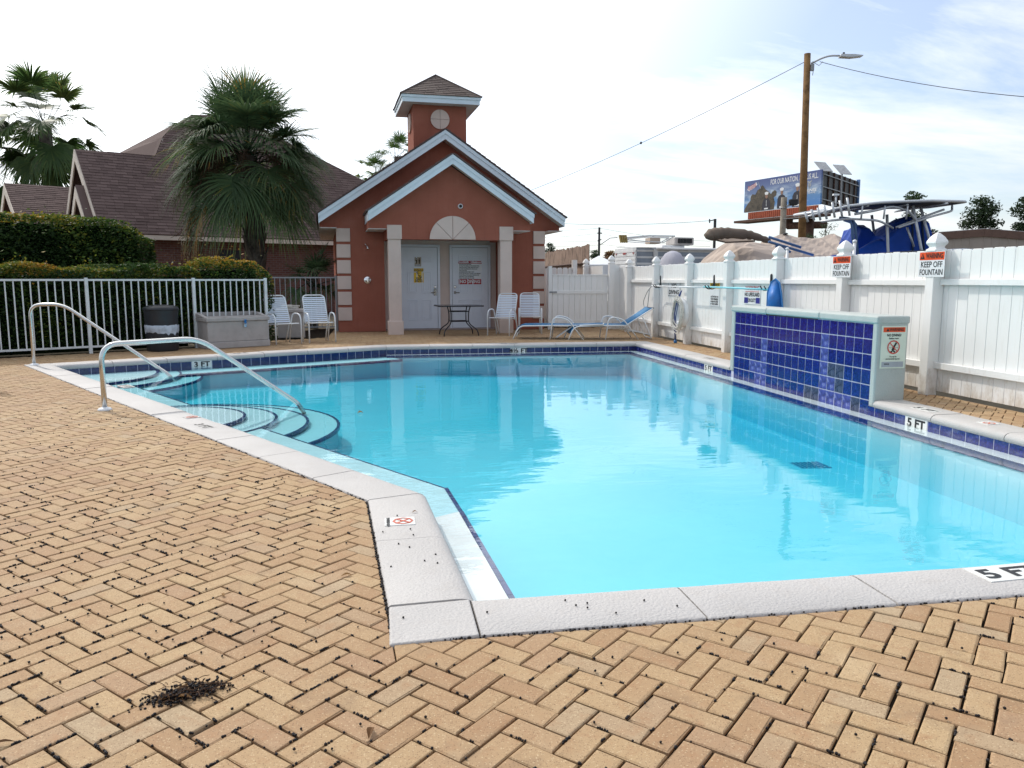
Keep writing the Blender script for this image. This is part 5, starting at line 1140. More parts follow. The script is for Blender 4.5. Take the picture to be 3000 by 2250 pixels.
# small equipment box with coiled hose behind the chairs
eb = thing('equipment_box', 'small pale grey box behind the strap chairs by the fence end', 'box', (-1.85, 16.95, 0), R(10)); m = MB(); m.box(-.27, .27, -.2, .2, 0, .52); part('body', m, 'resin_grey', eb, bevel=.02, local=True); m = MB(); m.box(-.285, .285, -.215, .215, .521, .60); part('lid', m, 'resin_grey', eb, bevel=.02, local=True)
hc = thing('hose_coil', 'coiled white hose lying on the small grey box', 'hose', (-1.85, 16.95, .601)); m = MB()
for kk in range(4): m.tube([(-1.85 + (.16 + .01 * kk) * math.cos(R(a)), 16.95 + (.13 + .01 * kk) * math.sin(R(a)), .615 + .017 * kk + .008 * math.sin(R(a * 2 + kk * 70))) for a in range(0, 360, 20)], .011, 6, closed=True)
part('loops', m, 'rope_white', hc, smooth=True)

# ------------------------------------------------------------------ things hung on the white fence
def hook(label, y):
    th = thing('pole_hook', label, 'hook', (5.66, y, 1.05), 0, 'black pole hooks'); m = MB()
    m.tube(rounded([(5.676, y + .03, 1.05), (5.668, y + .01, 1.27), (5.668, y - .01, 1.285), (5.676, y - .03, 1.05)], .04, 4), .009, 6); m2 = MB()
    for dy in (-.06, .06): m2.tube(rounded([(5.675, y + dy, 1.10), (5.64, y + dy, 1.045), (5.58, y + dy, 1.045), (5.53, y + dy, 1.11)], .03, 4), .009, 6)
    part('hanger_loop', m, 'black_metal', th); part('hook_arms', m2, 'black_metal', th)
hook('black hook holding the crook end of the white pole', 15.40); hook('middle black hook where white and teal poles meet', 12.78); hook('black hook beside the blue skimmer net', 10.78)
rp_ = thing('rescue_pole', 'white rescue pole with a wire crook hung on the fence', 'pole', (5.6, 14.2, 1.06)); m = MB(); m.tube([(5.60, 15.72, 1.075), (5.60, 12.80, 1.068)], .014, 10); part('pole', m, 'pole_white', rp_, smooth=True)
m = MB(); m.tube(rounded([(5.60, 15.72, 1.07), (5.60, 16.0, .95), (5.60, 16.25, .72), (5.60, 16.1, .56), (5.60, 15.95, .62), (5.60, 15.85, 1.03)], .12, 6), .0085, 6); part('crook', m, 'grey_metal', rp_, smooth=True)
sp_ = thing('skimmer_pole', 'teal telescopic pole carrying a blue skimmer net on the fence', 'pole', (5.6, 11.7, 1.06)); m = MB(); m.tube([(5.575, 12.98, 1.082), (5.575, 10.50, 1.06)], .016, 10); part('pole', m, 'pole_teal', sp_, smooth=True)
m = MB(); N = 16
ringp = [Vector((5.575 + .05 * math.sin(a) * 0, 10.47 + .19 * math.cos(a) * (.55 if math.sin(a) > 0 else 1), 1.00 + .21 * math.sin(a))) for a in [2 * math.pi * i / N for i in range(N)]]
V = [(5.53, 10.60, .78), (5.53, 10.60, 1.02), (5.55, 10.54, 1.17), (5.57, 10.46, 1.215), (5.59, 10.38, 1.16), (5.59, 10.31, 1.0), (5.59, 10.26, .80), (5.58, 10.35, .70), (5.55, 10.5, .69)]
cV = Vector((5.47, 10.45, .90)); m.add(V + [cV, (5.63, 10.43, .9)], [(i, (i + 1) % 9, 9) for i in range(9)] + [((i + 1) % 9, i, 10) for i in range(9)]); part('net_bag', m, 'net_blue', sp_, smooth=True)
m = MB(); m.tube([Vector(v) for v in V], .012, 6, closed=True); part('net_frame', m, 'blue_plastic', sp_)
lr = thing('life_ring', 'white ring buoy wrapped in rope hanging on a fence post', 'life ring', (5.66, 14.1, .58)); m = MB()
rc = Vector((5.635, 14.12, .58)); m.tube([rc + Vector((0, .20 * math.cos(R(a)), .22 * math.sin(R(a)))) for a in range(0, 360, 12)], .062, 12, closed=True); part('ring', m, 'sign_white', lr, smooth=True); m = MB()
for kk in range(9):
    r0 = .17 + random.uniform(0, .11); oy, oz = random.gauss(0, .02), random.gauss(-.02, .03); m.tube([rc + Vector((-.065 - .006 * kk + .012 * math.sin(R(a * 3)), oy + r0 * 1.05 * math.cos(R(a)), oz + r0 * 1.25 * math.sin(R(a)))) for a in range(0, 360, 15)], .0075, 5, closed=True)
part('rope_coil', m, 'rope_white', lr, smooth=True)
br = thing('blue_cord', 'dark blue cord hanging down over the ring buoy', 'cord', (5.6, 14.2, 0)); m = MB(); m.tube([(5.60, 14.06, 1.0), (5.56, 14.16, .86), (5.55, 14.26, .55), (5.57, 14.30, .3), (5.58, 14.28, .06)], .010, 6); m.tube([(5.60, 14.06, 1.0), (5.57, 14.10, .85), (5.55, 14.20, .5), (5.58, 14.23, .05)], .008, 6); part('strands', m, 'rope_blue', br, smooth=True); m = MB(); m.lathe((5.58, 14.26, .0), [(.03, 0), (.035, .03), (.02, .06)], 10); part('float', m, 'blue_plastic', br, smooth=True)
def fM(x, y, z): return plane_M((x, y, z), (0, -1, 0), (0, 0, 1))
M = fM(5.803, 14.97, 1.015); w, h = .66, .285
o = wall_sign('no_diving_sign', 'white NO DIVING sign with black border on the fence boards', 'sign', M, w, h, 'sign_white')
m = MB()
for a_ in ((-w / 2 + .01, w / 2 - .01, h / 2 - .018, h / 2 - .01), (-w / 2 + .01, w / 2 - .01, -h / 2 + .01, -h / 2 + .018), (-w / 2 + .01, -w / 2 + .02, -h / 2 + .018, h / 2 - .018), (w / 2 - .02, w / 2 - .01, -h / 2 + .018, h / 2 - .018)): m.join(rect(*a_))
put(o, m, M, .0055, 'ink', 'border'); put(o, tx('NO', .115, 0, .065, .004, fit=.26), M, .0058, 'ink'); put(o, tx('DIVING', .115, 0, -.062, .004, fit=.54), M, .0058, 'ink')
M = fM(5.803, 13.03, .95); w, h = .41, .42
o = wall_sign('video_notice', 'white notice with orange header behind the middle pole hook', 'sign', M, w, h, 'sign_white')
put(o, rect(-w / 2, w / 2, .10, h / 2), M, .0048, 'yellow_print', 'header_band'); put(o, tx('NOTICE', .07, 0, .155, .003, fit=.33), M, .0062, 'ink')
for kk, s_ in enumerate(('ACTIVITIES ON', 'THIS PREMISES', 'ARE BEING RECORDED', 'BY VIDEO CAMERA')): put(o, tx(s_, .04, 0, -.045 - .042 * kk, .0015, fit=.32), M, .0058, 'ink')
M = fM(5.803, 11.62, .968); w, h = .55, .30
o = wall_sign('lifeguard_warning', 'white WARNING NO LIFEGUARD ON DUTY sign on fence boards', 'sign', M, w, h, 'sign_white')
put(o, tx('WARNING', .085, 0, .10, .003, fit=.46), M, .0058, 'red_print'); put(o, rect(-.23, .23, .043, .052), M, .005, 'red_print', 'rule'); put(o, tx('NO LIFEGUARD', .08, 0, .0, .003, fit=.50), M, .0058, 'ink'); put(o, rect(-.265, -.13, -.135, -.045), M, .005, 'blue_print', 'blue_block'); put(o, rect(.13, .265, -.135, -.045), M, .005, 'blue_print', 'blue_block'); put(o, tx('ON DUTY', .08, 0, -.09, .003, fit=.25), M, .0058, 'ink')
for y, lab in ((9.02, 'farther orange and white KEEP OFF FOUNTAIN warning sign on fence post'), (7.395, 'nearer orange and white KEEP OFF FOUNTAIN warning sign on fence post')):
    M = fM(5.678, y, 1.362); w, h = .385, .262; o = wall_sign('keep_off_sign', lab, 'sign', M, w, h, 'sign_white'); o['group'] = 'keep off fountain signs'
    put(o, rect(-w / 2 + .006, w / 2 - .006, .043, h / 2 - .006), M, .0048, 'orange_print', 'header_band'); put(o, tx('WARNING', .075, .04, .084, .0022, fit=.255), M, .0062, 'ink')
    put(o, MB().add([(-.175, .055, 0), (-.105, .055, 0), (-.14, .113, 0)], [(0, 1, 2)]), M, .0062, 'ink', 'alert_triangle'); put(o, rect(-.144, -.136, .068, .095), M, .0072, 'orange_print', 'exclamation')
    put(o, tx('KEEP OFF', .085, 0, -.005, .001, fit=.32), M, .0058, 'ink'); put(o, tx('FOUNTAIN', .085, 0, -.085, .001, fit=.345), M, .0058, 'ink')

# ------------------------------------------------------------------ fallen berries, leaves and the debris clump
random.seed(3)
def ico(): 
    t = (1 + 5 ** .5) / 2; v = [Vector(p).normalized() for p in ((-1, t, 0), (1, t, 0), (-1, -t, 0), (1, -t, 0), (0, -1, t), (0, 1, t), (0, -1, -t), (0, 1, -t), (t, 0, -1), (t, 0, 1), (-t, 0, -1), (-t, 0, 1))]
    return v, [(0, 11, 5), (0, 5, 1), (0, 1, 7), (0, 7, 10), (0, 10, 11), (1, 5, 9), (5, 11, 4), (11, 10, 2), (10, 7, 6), (7, 1, 8), (3, 9, 4), (3, 4, 2), (3, 2, 6), (3, 6, 8), (3, 8, 9), (4, 9, 5), (2, 4, 11), (6, 2, 10), (8, 6, 7), (9, 8, 1)]
iv, if_ = ico(); near = [t for t in full if t[0] < 8.5]
def berry(mb, p, r): mb.add([p + v * (r * random.uniform(.85, 1.1)) for v in iv], if_)
bm_ = MB()
def left_w(c): return 1.0 if c.x < 0.9 else max(0.18, 1.0 - (c.x - 0.9) * 0.9)
cnt = 0
while cnt < 5600:
    d, c, kk, p = random.choice(near)
    if random.random() > left_w(c) * (1.0 if d < 5 else 0.45) * (0.35 + 0.65 * (0.5 + 0.5 * math.sin(c.x * 2.2 + c.y * 1.6))): continue
    i = random.randrange(4); n_ = random.choice((1, 1, 1, 2, 3, 5)); t0 = random.random()
    if random.random() < 0.86:
        for j in range(n_): q = p[i - 1].lerp(p[i], min(1, max(0, t0 + j * .045))); r = random.uniform(.0034, .0052); berry(bm_, Vector((q.x + random.gauss(0, .0012), q.y + random.gauss(0, .0012), -.0105 + r * random.uniform(.5, 1))), r); cnt += 1
    else: r = random.uniform(.0036, .005); berry(bm_, Vector((c.x + random.uniform(-.06, .06), c.y + random.uniform(-.06, .06), -.0075 + r)), r); cnt += 1
for i in (0, 4, 5):     # gathered against the coping
    a_, b_ = OUTG[i], OUTG[(i + 1) % 6]
    for kk in range(260 if i == 5 else 190):
        t = random.random() ** (1.6 if i == 0 else (0.5 if i == 4 else 1)); q = a_.lerp(b_, t if i else t * 0.6); r = random.uniform(.0034, .005); berry(bm_, Vector((q.x + random.gauss(0, .003), q.y + random.gauss(0, .003), -.008 + r * .5)), r)
for kk in range(20): r = .0045; berry(bm_, Vector((random.uniform(-.03, .24), random.uniform(2.56, 4.0), r)) if kk < 12 else Vector((random.uniform(.3, 1.1), random.uniform(2.55, 2.78), r)), r)
bo = part('berries', bm_, 'berry', smooth=True); tag(bo, 'small black palm berries scattered over the paving joints', 'berries', kind='stuff')
dc = Vector((-.585, 2.285, -.007)); db = thing('debris_clump', 'dark clump of dried berries twigs and leaves on the paving', 'debris', dc); m = MB(); tw_ = MB()
for kk in range(430):
    a_ = random.gauss(0, .045); b_ = random.gauss(0, .024); p = dc + Vector((a_ * 1.15 + b_ * .3, b_ + a_ * .25, abs(random.gauss(.006, .009)) * max(.2, 1 - abs(a_) * 6))); berry(m, p, random.uniform(.0032, .0052))
for kk in range(70):
    p = dc + Vector((random.gauss(.0, .05), random.gauss(0, .024), random.uniform(.002, .025))); q = p + Vector((random.gauss(.01, .026), random.gauss(0, .018), random.gauss(0, .008))); tw_.tube([p, (p + q) / 2 + Vector((0, 0, .004)), q], .0012, 4, caps=False)
tw_.tube([dc + Vector((-.03, -.01, .01)), dc + Vector((.04, .02, .018)), dc + Vector((.12, .035, .006))], .0022, 5)
o_ = part('berry_heap', m, 'berry', db, smooth=True); o_['kind'] = 'stuff'; o_ = part('twigs', tw_, 'twig', db); o_['kind'] = 'stuff'
def curled_leaf(c, L, w, az, mat='dry_leaf', parent=None, name='dry_leaf', label=None, cat='leaf', lift=.006):
    m = MB(); e_ = Vector((math.cos(az), math.sin(az), 0)); s_ = Vector((-e_.y, e_.x, 0)); c = Vector(c)
    for i in range(6):
        f = i / 5; ww = w * math.sin(math.pi * min(.97, max(.04, f))) ; zz_ = lift * math.sin(f * 3.0) + .001
        for j, sg in enumerate((-1, 0, 1)): m.v.append(tuple(c + e_ * (L * (f - .5)) + s_ * (sg * ww * .5) + Vector((0, 0, zz_ + (abs(sg) * ww * .35)))))
    for i in range(5):
        for j in range(2): m.f.append((3 * i + j, 3 * i + 3 + j, 3 * i + 4 + j, 3 * i + 1 + j))
    m.a = [random.random()] * len(m.f); o = part(name, m, mat, parent)
    if label: tag(o, label, cat)
    return o
curled_leaf(dc + Vector((-.035, -.03, .006)), .055, .02, .4, parent=db); curled_leaf(dc + Vector((-.06, -.028, .004)), .045, .018, 1.2, parent=db); curled_leaf(dc + Vector((.0, -.034, .006)), .05, .016, -.2, parent=db)
curled_leaf((.155, 3.97, .001), .03, .012, .3, label='single dry brown leaf on the coping above the no diving tile'); curled_leaf((-.16, 3.15, -.006), .045, .016, .1, label='dry brown leaf on the bricks beside the near coping'); curled_leaf((-1.00, 2.10, -.006), .06, .012, .15, label='thin dry leaf on the bricks left of the debris clump'); curled_leaf((-.62, 3.02, -.006), .04, .012, 2.0, label='small dry leaf on the bricks further from the clump')
curled_leaf((-.22, 7.95, WZ + .001), .06, .04, .3, lift=.012, label='yellowish leaf floating by the curved steps')
curled_leaf((-.05, 1.99, -.005), .05, .02, 1.4, label='dry curled leaf near the front edge of the bricks')

# ------------------------------------------------------------------ beyond the fence: poles and wires
def sag(a, b, s, n_=24): return [Vector(a).lerp(Vector(b), i / n_) + Vector((0, 0, -s * 4 * (i / n_) * (1 - i / n_))) for i in range(n_ + 1)]
pb = site(11.0, 30); pt_ = site(10.83, 30, 9.42)
up_ = thing('utility_pole', 'tall brown wooden utility pole with an arm street lamp', 'utility pole', pb)
m = MB(); m.tube([pb + Vector((0, 0, -.1)), pb.lerp(site(10.83, 30), .5) + Vector((0, 0, 4.7)), pt_], [.155, .135, .115], 16); part('pole', m, 'pole_wood', up_, smooth=True)
m = MB(); m.tube(rounded([site(10.95, 29.9, 9.05), site(11.35, 29.9, 9.25), site(11.65, 29.9, 9.33), site(11.98, 29.9, 9.32)], .15, 4), .035, 8); part('lamp_arm', m, 'alu', up_, smooth=True)
m = MB(); M = plane_M(site(12.38, 29.9, 9.31), site(1, 0), (0, 0, 1)); m.prism([(-.42, -.05), (.0, -.075), (.40, -.03), (.42, .01), (.1, .045), (-.40, .05)], -.13, .13, M); lh = part('lamp_head', m, 'alu', up_, bevel=.015); m = MB(); m.lathe(site(12.12, 29.9, 9.36), [(.04, 0), (.04, .07), (.03, .08)], 10); part('photocell', m, 'ink', lh)
m = MB(); m.tube([site(10.97, 29.85, 9.10), site(11.2, 29.8, 8.95), site(11.35, 29.85, 9.1)], .012, 5); m.tube([site(10.95, 29.85, 9.0), site(11.02, 29.85, 8.8), site(11.0, 29.85, 8.62)], .014, 5); m.box(-.05, .05, -.05, .05, -.12, .12, Matrix.Translation(site(10.98, 29.86, 8.9))); part('bracket', m, 'grey_metal', up_)
wr = lambda label, a, b, s, r=.011: tag(part('overhead_wire', MB().tube(sag(a, b, s), r, 5, caps=False), 'wire_black'), label, 'wire', 'overhead wires')
w1_ = wr('twisted overhead wire running left from the tall pole', site(10.72, 30, 9.12), site(-2.2, 48.0, 5.35), .35, .011); sv_ = sag(site(10.72, 30, 9.12), site(-2.2, 48.0, 5.35), .35)[9]; part('splice', MB().lathe(sv_ + Vector((0, 0, -.05)), [(.02, 0), (.055, .04), (.05, .08), (.02, .12)], 10), 'ink', w1_)
wr('twisted overhead wire running right from the tall pole', site(11.3, 30, 9.14), site(19.5, 16, 4.9), .75, .011)
# far wooden pole with crossarm, and thin lines
fp = site(12.08, 110); f_ = thing('far_utility_pole', 'distant thin utility pole with a side street lamp', 'utility pole', fp); m = MB(); m.tube([fp, fp + Vector((0, 0, 8.4))], [.2, .15], 8); part('pole', m, 'wire_black', f_); m = MB(); m.tube([site(11.8, 110, 7.62), site(12.45, 110, 7.62)], .08, 5); m.tube([site(11.85, 110, 6.6), site(12.4, 110, 6.75)], .07, 5); part('crossarm', m, 'wire_black', f_); m = MB(); m.tube([site(12.2, 110, 6.0), site(13.6, 110, 6.95), site(14.6, 110, 7.0)], .06, 5); part('lamp_arm', m, 'grey_metal', f_)
for i, (z0, z1, s) in enumerate(((8.0, 8.3, .3), (7.2, 7.6, .4), (7.0, 6.5, .2), (6.2, 6.0, .3), (5.4, 5.3, .2))): wr(('topmost', 'second', 'third', 'fourth', 'lowest')[i] + ' of the thin far wires left of the distant pole', site(-3, 105, z0 - .2), site(12.08, 110, z1), s, .018)
for i, (z0, z1, s) in enumerate(((8.3, 7.0, .3), (7.6, 6.2, .4), (6.1, 5.5, .2))): wr(('upper', 'middle', 'lower')[i] + ' of the thin far wires right of the distant pole', site(12.08, 110, z0), site(30, 120, z1), s, .018)
p3 = site(15.3, 60); t3 = thing('far_utility_pole', 'short dark pole top standing behind the camper roof', 'utility pole', p3); m = MB(); m.tube([p3, p3 + Vector((0, 0, 5.75))], .11, 8); part('pole', m, 'wire_black', t3); m = MB(); m.tube([site(14.85, 60, 5.6), site(15.3, 60, 5.7)], .04, 5); m.tube([site(14.9, 60, 5.45), site(14.88, 60, 5.75)], .05, 5); part('insulator_arm', m, 'wire_black', t3)
wr('long sagging wire from roof corner to the short pole top', site(-4, 70, 6.9), site(14.9, 60, 5.62), .55, .014)
# short pole with flood light
sp0 = site(7.49, 22); t4 = thing('flood_light_pole', 'short weathered wooden pole with a black flood light', 'pole', sp0); m = MB(); m.tube([sp0, sp0 + Vector((0, 0, 3.45))], [.085, .08], 12); part('pole', m, 'grey_wood', t4, smooth=True); m = MB(); m.box(-.10, .12, -.07, .07, -.07, .09, plane_M(site(7.70, 21.9, 3.30), site(1, 0), site(0, 1))); part('flood_light', m, 'ink', t4, bevel=.02); m = MB(); m.tube([site(7.52, 21.9, 3.2), site(7.66, 21.9, 3.24)], .025, 6); m.tube([site(7.49 + .09 * math.cos(R(a)), 22 + .09 * math.sin(R(a)), 3.17) for a in range(0, 360, 30)], .012, 5, closed=True); part('bracket', m, 'grey_metal', t4)
wr('thin guy wire from the flood light pole to the boat frame', site(7.45, 21.9, 2.86), site(6.2, 16.0, 2.52), .02, .012)

# ------------------------------------------------------------------ billboard
bl0, bl1 = site(31.4, 108), site(37.02, 96); br1 = site(48.2, 111); be = (bl1 - bl0); BLn = be.length; be = be / BLn; bbm = (bl0 + bl1) / 2
bb = thing('billboard', 'large blue military recruiting billboard on a brown steel frame', 'billboard', site(37.5, 101)); zb0, zb1 = 10.22, 14.30
M = plane_M(bl0 + Vector((0, 0, zb0)), be, (0, 0, 1)); Hh = zb1 - zb0
def m_poster():
    t = NT('poster_sky'); c = t.coord(); z = t.n('ShaderNodeSeparateXYZ', {0: c}).outputs['Z']
    n1 = t.noise(t.n('ShaderNodeMapping', {'Vector': c, 'Scale': (.25, .25, .8)}).outputs[0], 1.4, 6, .62)
    col = t.ramp(t.rng(z, zb0, zb1), [(0, (.05, .20, .52)), (.35, (.10, .24, .46)), (.6, (.13, .19, .36)), (1, (.055, .085, .25))])
    k = t.math('MULTIPLY', t.rng(n1, .45, .68), t.rng(z, zb1 - .9, zb0 + 2.2)); t.set(color=t.mix(k, col, (.52, .62, .70)), rough=.5)
m_poster()
m = MB(); m.box(0, BLn, 0, Hh, -.25, 0, M); pn = part('poster_panel', m, 'poster_sky', bb)
P('print_olive', (.075, .06, .042), .6, mottle=.35, mscale=1.6, dirt=((.26, .21, .13), 2.2, .8)); P('print_navy', (.022, .022, .035), .6); P('print_skin', (.30, .17, .12), .6); P('print_red', (.40, .05, .06), .6)
def pr(name, mb, mat, z=.012): mb.xf(M @ Matrix.Translation((0, 0, z))); return part(name, mb, mat, pn)
pr('lettering', tx('FOR OUR NATION. FOR US ALL.', .92, BLn * .665, Hh * .845, .012, fit=BLn * .60), 'sign_white')
blob = [(0.05, .02), (5.6, .02), (5.75, .9), (5.5, 1.5), (5.95, 1.75), (6.0, 2.2), (5.7, 2.45), (5.3, 2.3), (5.0, 2.0), (4.5, 2.4), (3.9, 2.75), (3.65, 3.1), (3.4, 3.3), (3.1, 3.15), (2.9, 2.9), (2.5, 2.75), (2.1, 2.2), (1.5, 2.3), (1.25, 2.0), (1.2, 1.5), (.6, 1.0), (.1, .4)]
k_ = BLn / 13.3; m = MB(); m.poly([(x * k_, y * Hh / 4.1, 0) for x, y in blob]); pr('statue_silhouette', m, 'print_olive')
m = MB(); m.poly([(.5, 2.95, 0), (.9, 2.75, 0), (1.3, 2.9, 0), (1.9, 3.1, 0), (2.4, 3.45, 0), (2.2, 3.8, 0), (1.7, 3.55, 0), (1.1, 3.4, 0), (.7, 3.3, 0)]); pr('flag', m, 'sign_white', .013)
m = MB()
for i in range(4): m.add([(.6, 2.95 + .13 * i, 0), (1.1, 2.85 + .15 * i, 0), (1.2, 2.92 + .15 * i, 0), (.65, 3.02 + .13 * i, 0)], [(0, 1, 2, 3)]); m.add([(1.2, 2.92 + .15 * i, 0), (2.2, 3.25 + .13 * i, 0), (2.2, 3.32 + .13 * i, 0), (1.15, 2.99 + .15 * i, 0)], [(0, 1, 2, 3)])
pr('flag_stripes', m, 'print_red', .016); m = MB(); m.add([(2.45, 3.85, 0), (2.52, 3.87, 0), (3.1, 2.9, 0), (3.0, 2.88, 0)], [(3, 2, 1, 0)]); pr('flag_staff', m, 'sign_grey', .014)
for x, s, d in ((4.2, 1.0, 0.0), (6.9, 1.0, .25), (9.55, 1.12, .25)):
    m = MB(); m.poly([(x - .75 * s, .05, 0), (x + .75 * s, .05, 0), (x + .72 * s, 1.0 * s + d, 0), (x + .5 * s, 1.35 * s + d, 0), (x + .15 * s, 1.5 * s + d, 0), (x - .15 * s, 1.5 * s + d, 0), (x - .5 * s, 1.35 * s + d, 0), (x - .72 * s, 1.0 * s + d, 0)]); pr('uniform', m, 'print_navy', .018)
    m = MB(); m.disc((x, 1.78 * s + d, 0), .22 * s, 14); m.v = [(vx, (vy - 1.78 * s - d) * 1.35 + 1.78 * s + d, vz) for vx, vy, vz in m.v]; pr('face', m, 'print_skin', .021)
    m = MB(); m.poly([(x - .25 * s, 1.98 * s + d, 0), (x + .25 * s, 1.98 * s + d, 0), (x + .36 * s, 2.25 * s + d, 0), (x + .1 * s, 2.36 * s + d, 0), (x - .1 * s, 2.36 * s + d, 0), (x - .36 * s, 2.25 * s + d, 0)]); m.join(rect(x - .34 * s, x + .34 * s, .12, .3)); m.join(rect(x - .03, x + .03, .5 * s, 1.3 * s)); pr('cap_and_belt', m, 'sign_white', .024)
m = MB(); ex, ey = BLn * .865, 2.55; m.disc((ex, ey - .1, 0), .26, 16); m.poly([(ex - .42, ey + .32, 0), (ex - .1, ey + .12, 0), (ex + .1, ey + .12, 0), (ex + .45, ey + .36, 0), (ex + .22, ey + .42, 0), (ex, ey + .3, 0), (ex - .2, ey + .42, 0)]); m.poly([(ex - .06, ey - .55, 0), (ex + .06, ey - .55, 0), (ex + .05, ey + .1, 0), (ex - .05, ey + .1, 0)]); pr('emblem', m, 'sign_grey', .014)
pr('lettering', tx('MARINES', .5, BLn * .855, 1.78, .012, fit=2.5), 'sign_white', .014); pr('lettering', tx('THE FEW. THE PROUD.', .2, BLn * .855, 1.48, .006, fit=2.3), 'sign_white', .014)
m = MB(); m.box(BLn * .06, BLn * .97, -.95, -.06, -.22, -.02, M); ap_ = part('apron', m, 'rust_red', bb)
for i in range(34): m = MB(); x = BLn * (.07 + .9 * i / 34); m.box(x, x + .05, -.94, -.07, -.0195, .02, M); part('apron_rib', m, 'rust_red', ap_)
m = MB(); m.box(-1.3, BLn * 1.0, -1.35, -1.05, -1.9, .55, M); part('catwalk', m, 'rust_brown', bb)
bk = site(38.0, 98); k0 = br1 - bk; kl = k0.length; k0 = k0 / kl; M2 = plane_M(bk + Vector((0, 0, 10.5)), k0, (0, 0, 1)); hb_ = 4.2
m = MB(); m.box(0, kl, 0, hb_, -.30, -.2, M2); part('rear_panel', m, 'ink', bb); m = MB(); m.box(kl - .3, kl, 0, hb_ + .25, -.4, .05, M2); part('rear_edge', m, 'blue_tube', bb)
for i in range(7): m = MB(); m.box(i * kl / 7 + .3, i * kl / 7 + .42, 0, hb_, -.19, -.05, M2); part('stringer', m, 'rust_brown', bb)
for i in range(3): m = MB(); m.box(0, kl - .3, .5 + 1.5 * i, .6 + 1.5 * i, -.045, .03, M2); part('stringer', m, 'grey_metal', bb)
m = MB(); m.tube([site(37.2, 99.5, 0), site(37.2, 99.5, 8.8)], .55, 14); part('column', m, 'rust_brown', bb, smooth=True); m = MB(); m.tube([site(34.9, 101, 8.0), site(39.2, 99, 8.0)], .45, 12); part('torsion_tube', m, 'rust_brown', bb, smooth=True); m = MB(); m.box(-.45, .45, -.45, .45, 7.7, 9.2, Matrix.Translation(site(35.0, 101))); part('riser', m, 'rust_brown', bb)
for x0, lab in ((37.5, 0), (39.8, 1)):
    c = site(x0 + .1, 97, 14.75 - .35 * lab); m = MB(); Ms = Matrix.Translation(c) @ Matrix.Rotation(R(-9.55), 4, 'Z') @ Matrix.Rotation(R(20), 4, 'Z') @ Matrix.Rotation(R(42), 4, 'X'); m.box(-.85, .85, -.95, .95, -.03, .03, Ms); sp1 = part('solar_panel', m, 'solar_back', bb); m = MB(); m.tube([c, c + Vector((0, 0, -4.2))], .09, 8); part('panel_post', m, 'grey_metal', sp1); m = MB(); m.box(-.07, .07, -.6, .6, -.10, -.031, Ms); part('panel_rail', m, 'ink', sp1)

# ------------------------------------------------------------------ camper trailer
c0 = site(4.67, 34); c1_ = site(5.22, 33.2); c2 = site(13.4, 36.0)
rv = thing('camper_trailer', 'white corrugated camper trailer with roof air conditioner behind fence', 'trailer', c1_)
ve = (c1_ - c0); ve.z = 0; wl_ = ve.length; se = (c2 - c1_); sl_ = se.length; se = se / sl_; ve = ve / wl_; back = Vector((-se.y, se.x, 0)); bw = 1.9
m = MB(); m.prism([c1_.to_2d(), c2.to_2d(), (c2 + back * bw).to_2d(), (c1_ + back * bw).to_2d()], .5, 2.52); part('body', m, 'rv_grey', rv)
for i in range(14):
    m = MB(); Mi = plane_M(c1_, se, (0, 0, 1)); m.box(0.02, sl_, .62 + .135 * i, .62 + .135 * i + .085, -.0, .018, Mi); part('siding_rib', m, 'rv_white' if i % 2 else 'rv_grey', rv)
Mb = plane_M(c1_ + back * bw, -back, (0, 0, 1)); m = MB(); m.box(-.03, bw + .02, .5, 2.54, .004, .05, Mb); part('rear_panel', m, 'rv_white', rv)
for i in range(12): m = MB(); m.box(-.02, bw + .01, .6 + .16 * i, .70 + .16 * i, .0505, .068, Mb); part('siding_rib', m, 'rv_white', rv)
for x in (.15, .85, .95, 1.05, 1.75): m = MB(); m.box(x - .035, x + .035, 2.28, 2.35, .069, .09, Mb); part('marker_light', m, 'red_lens', rv)
m = MB(); Mi = plane_M(c1_, se, (0, 0, 1)); m.tube([Mi @ Vector((.9, 2.5, .10)), Mi @ Vector((sl_, 2.5, .10))], .06, 10); part('awning_roll', m, 'rv_white', rv, smooth=True); m = MB(); m.box(.78, .96, .6, 2.5, .02, .10, Mi); part('awning_arm', m, 'rv_white', rv)
m = MB(); m.slab([c1_ + Vector((0, 0, 2.525)), c2 + Vector((0, 0, 2.525)), c2 + back * bw + Vector((0, 0, 2.6)), c1_ + back * bw + Vector((0, 0, 2.6))], (0, 0, .04)); part('roof', m, 'rv_white', rv)
Mr = Matrix.Translation(c1_ + Vector((0, 0, 2.57))) @ plane_M((0, 0, 0), se, back)
m = MB(); m.box(1.5, 2.6, .5, 1.2, .0, .12, Mr); part('roof_vent', m, 'rv_white', rv, bevel=.03); m = MB(); m.box(2.05, 3.0, .4, 1.2, .13, .46, Mr); ac = part('air_conditioner', m, 'resin_grey', rv, bevel=.04)
for i in range(10): m = MB(); m.box(2.2 + .07 * i, 2.24 + .07 * i, .36, .399, .2, .4, Mr); part('grille_slat', m, 'ink', ac)
at_ = thing('boat_antenna_rack', 'white tubular rack with gold rod holders above the camper', 'boat rack', site(5.5, 33, 2.7)); m = MB()
for dy in (0, 1.2): m.tube([site(4.6, 32.4 + dy, 2.90), site(5.6, 32.4 + dy, 2.99), site(6.65, 32.4 + dy, 2.97)], .035, 6); m.tube([site(4.7, 32.4 + dy, 2.82), site(5.4, 32.4 + dy, 2.76), site(6.2, 32.4 + dy, 2.72), site(6.6, 32.4 + dy, 2.95)], .025, 6)
part('rack', m, 'chair_frame', at_); m = MB()
for i in range(4): m.box(-.03, .03, -.05, .05, -.16, .16, Matrix.Translation(site(4.42 + .08 * i, 32.4, 2.86)) @ Matrix.Rotation(R(-12), 4, 'Y')); 
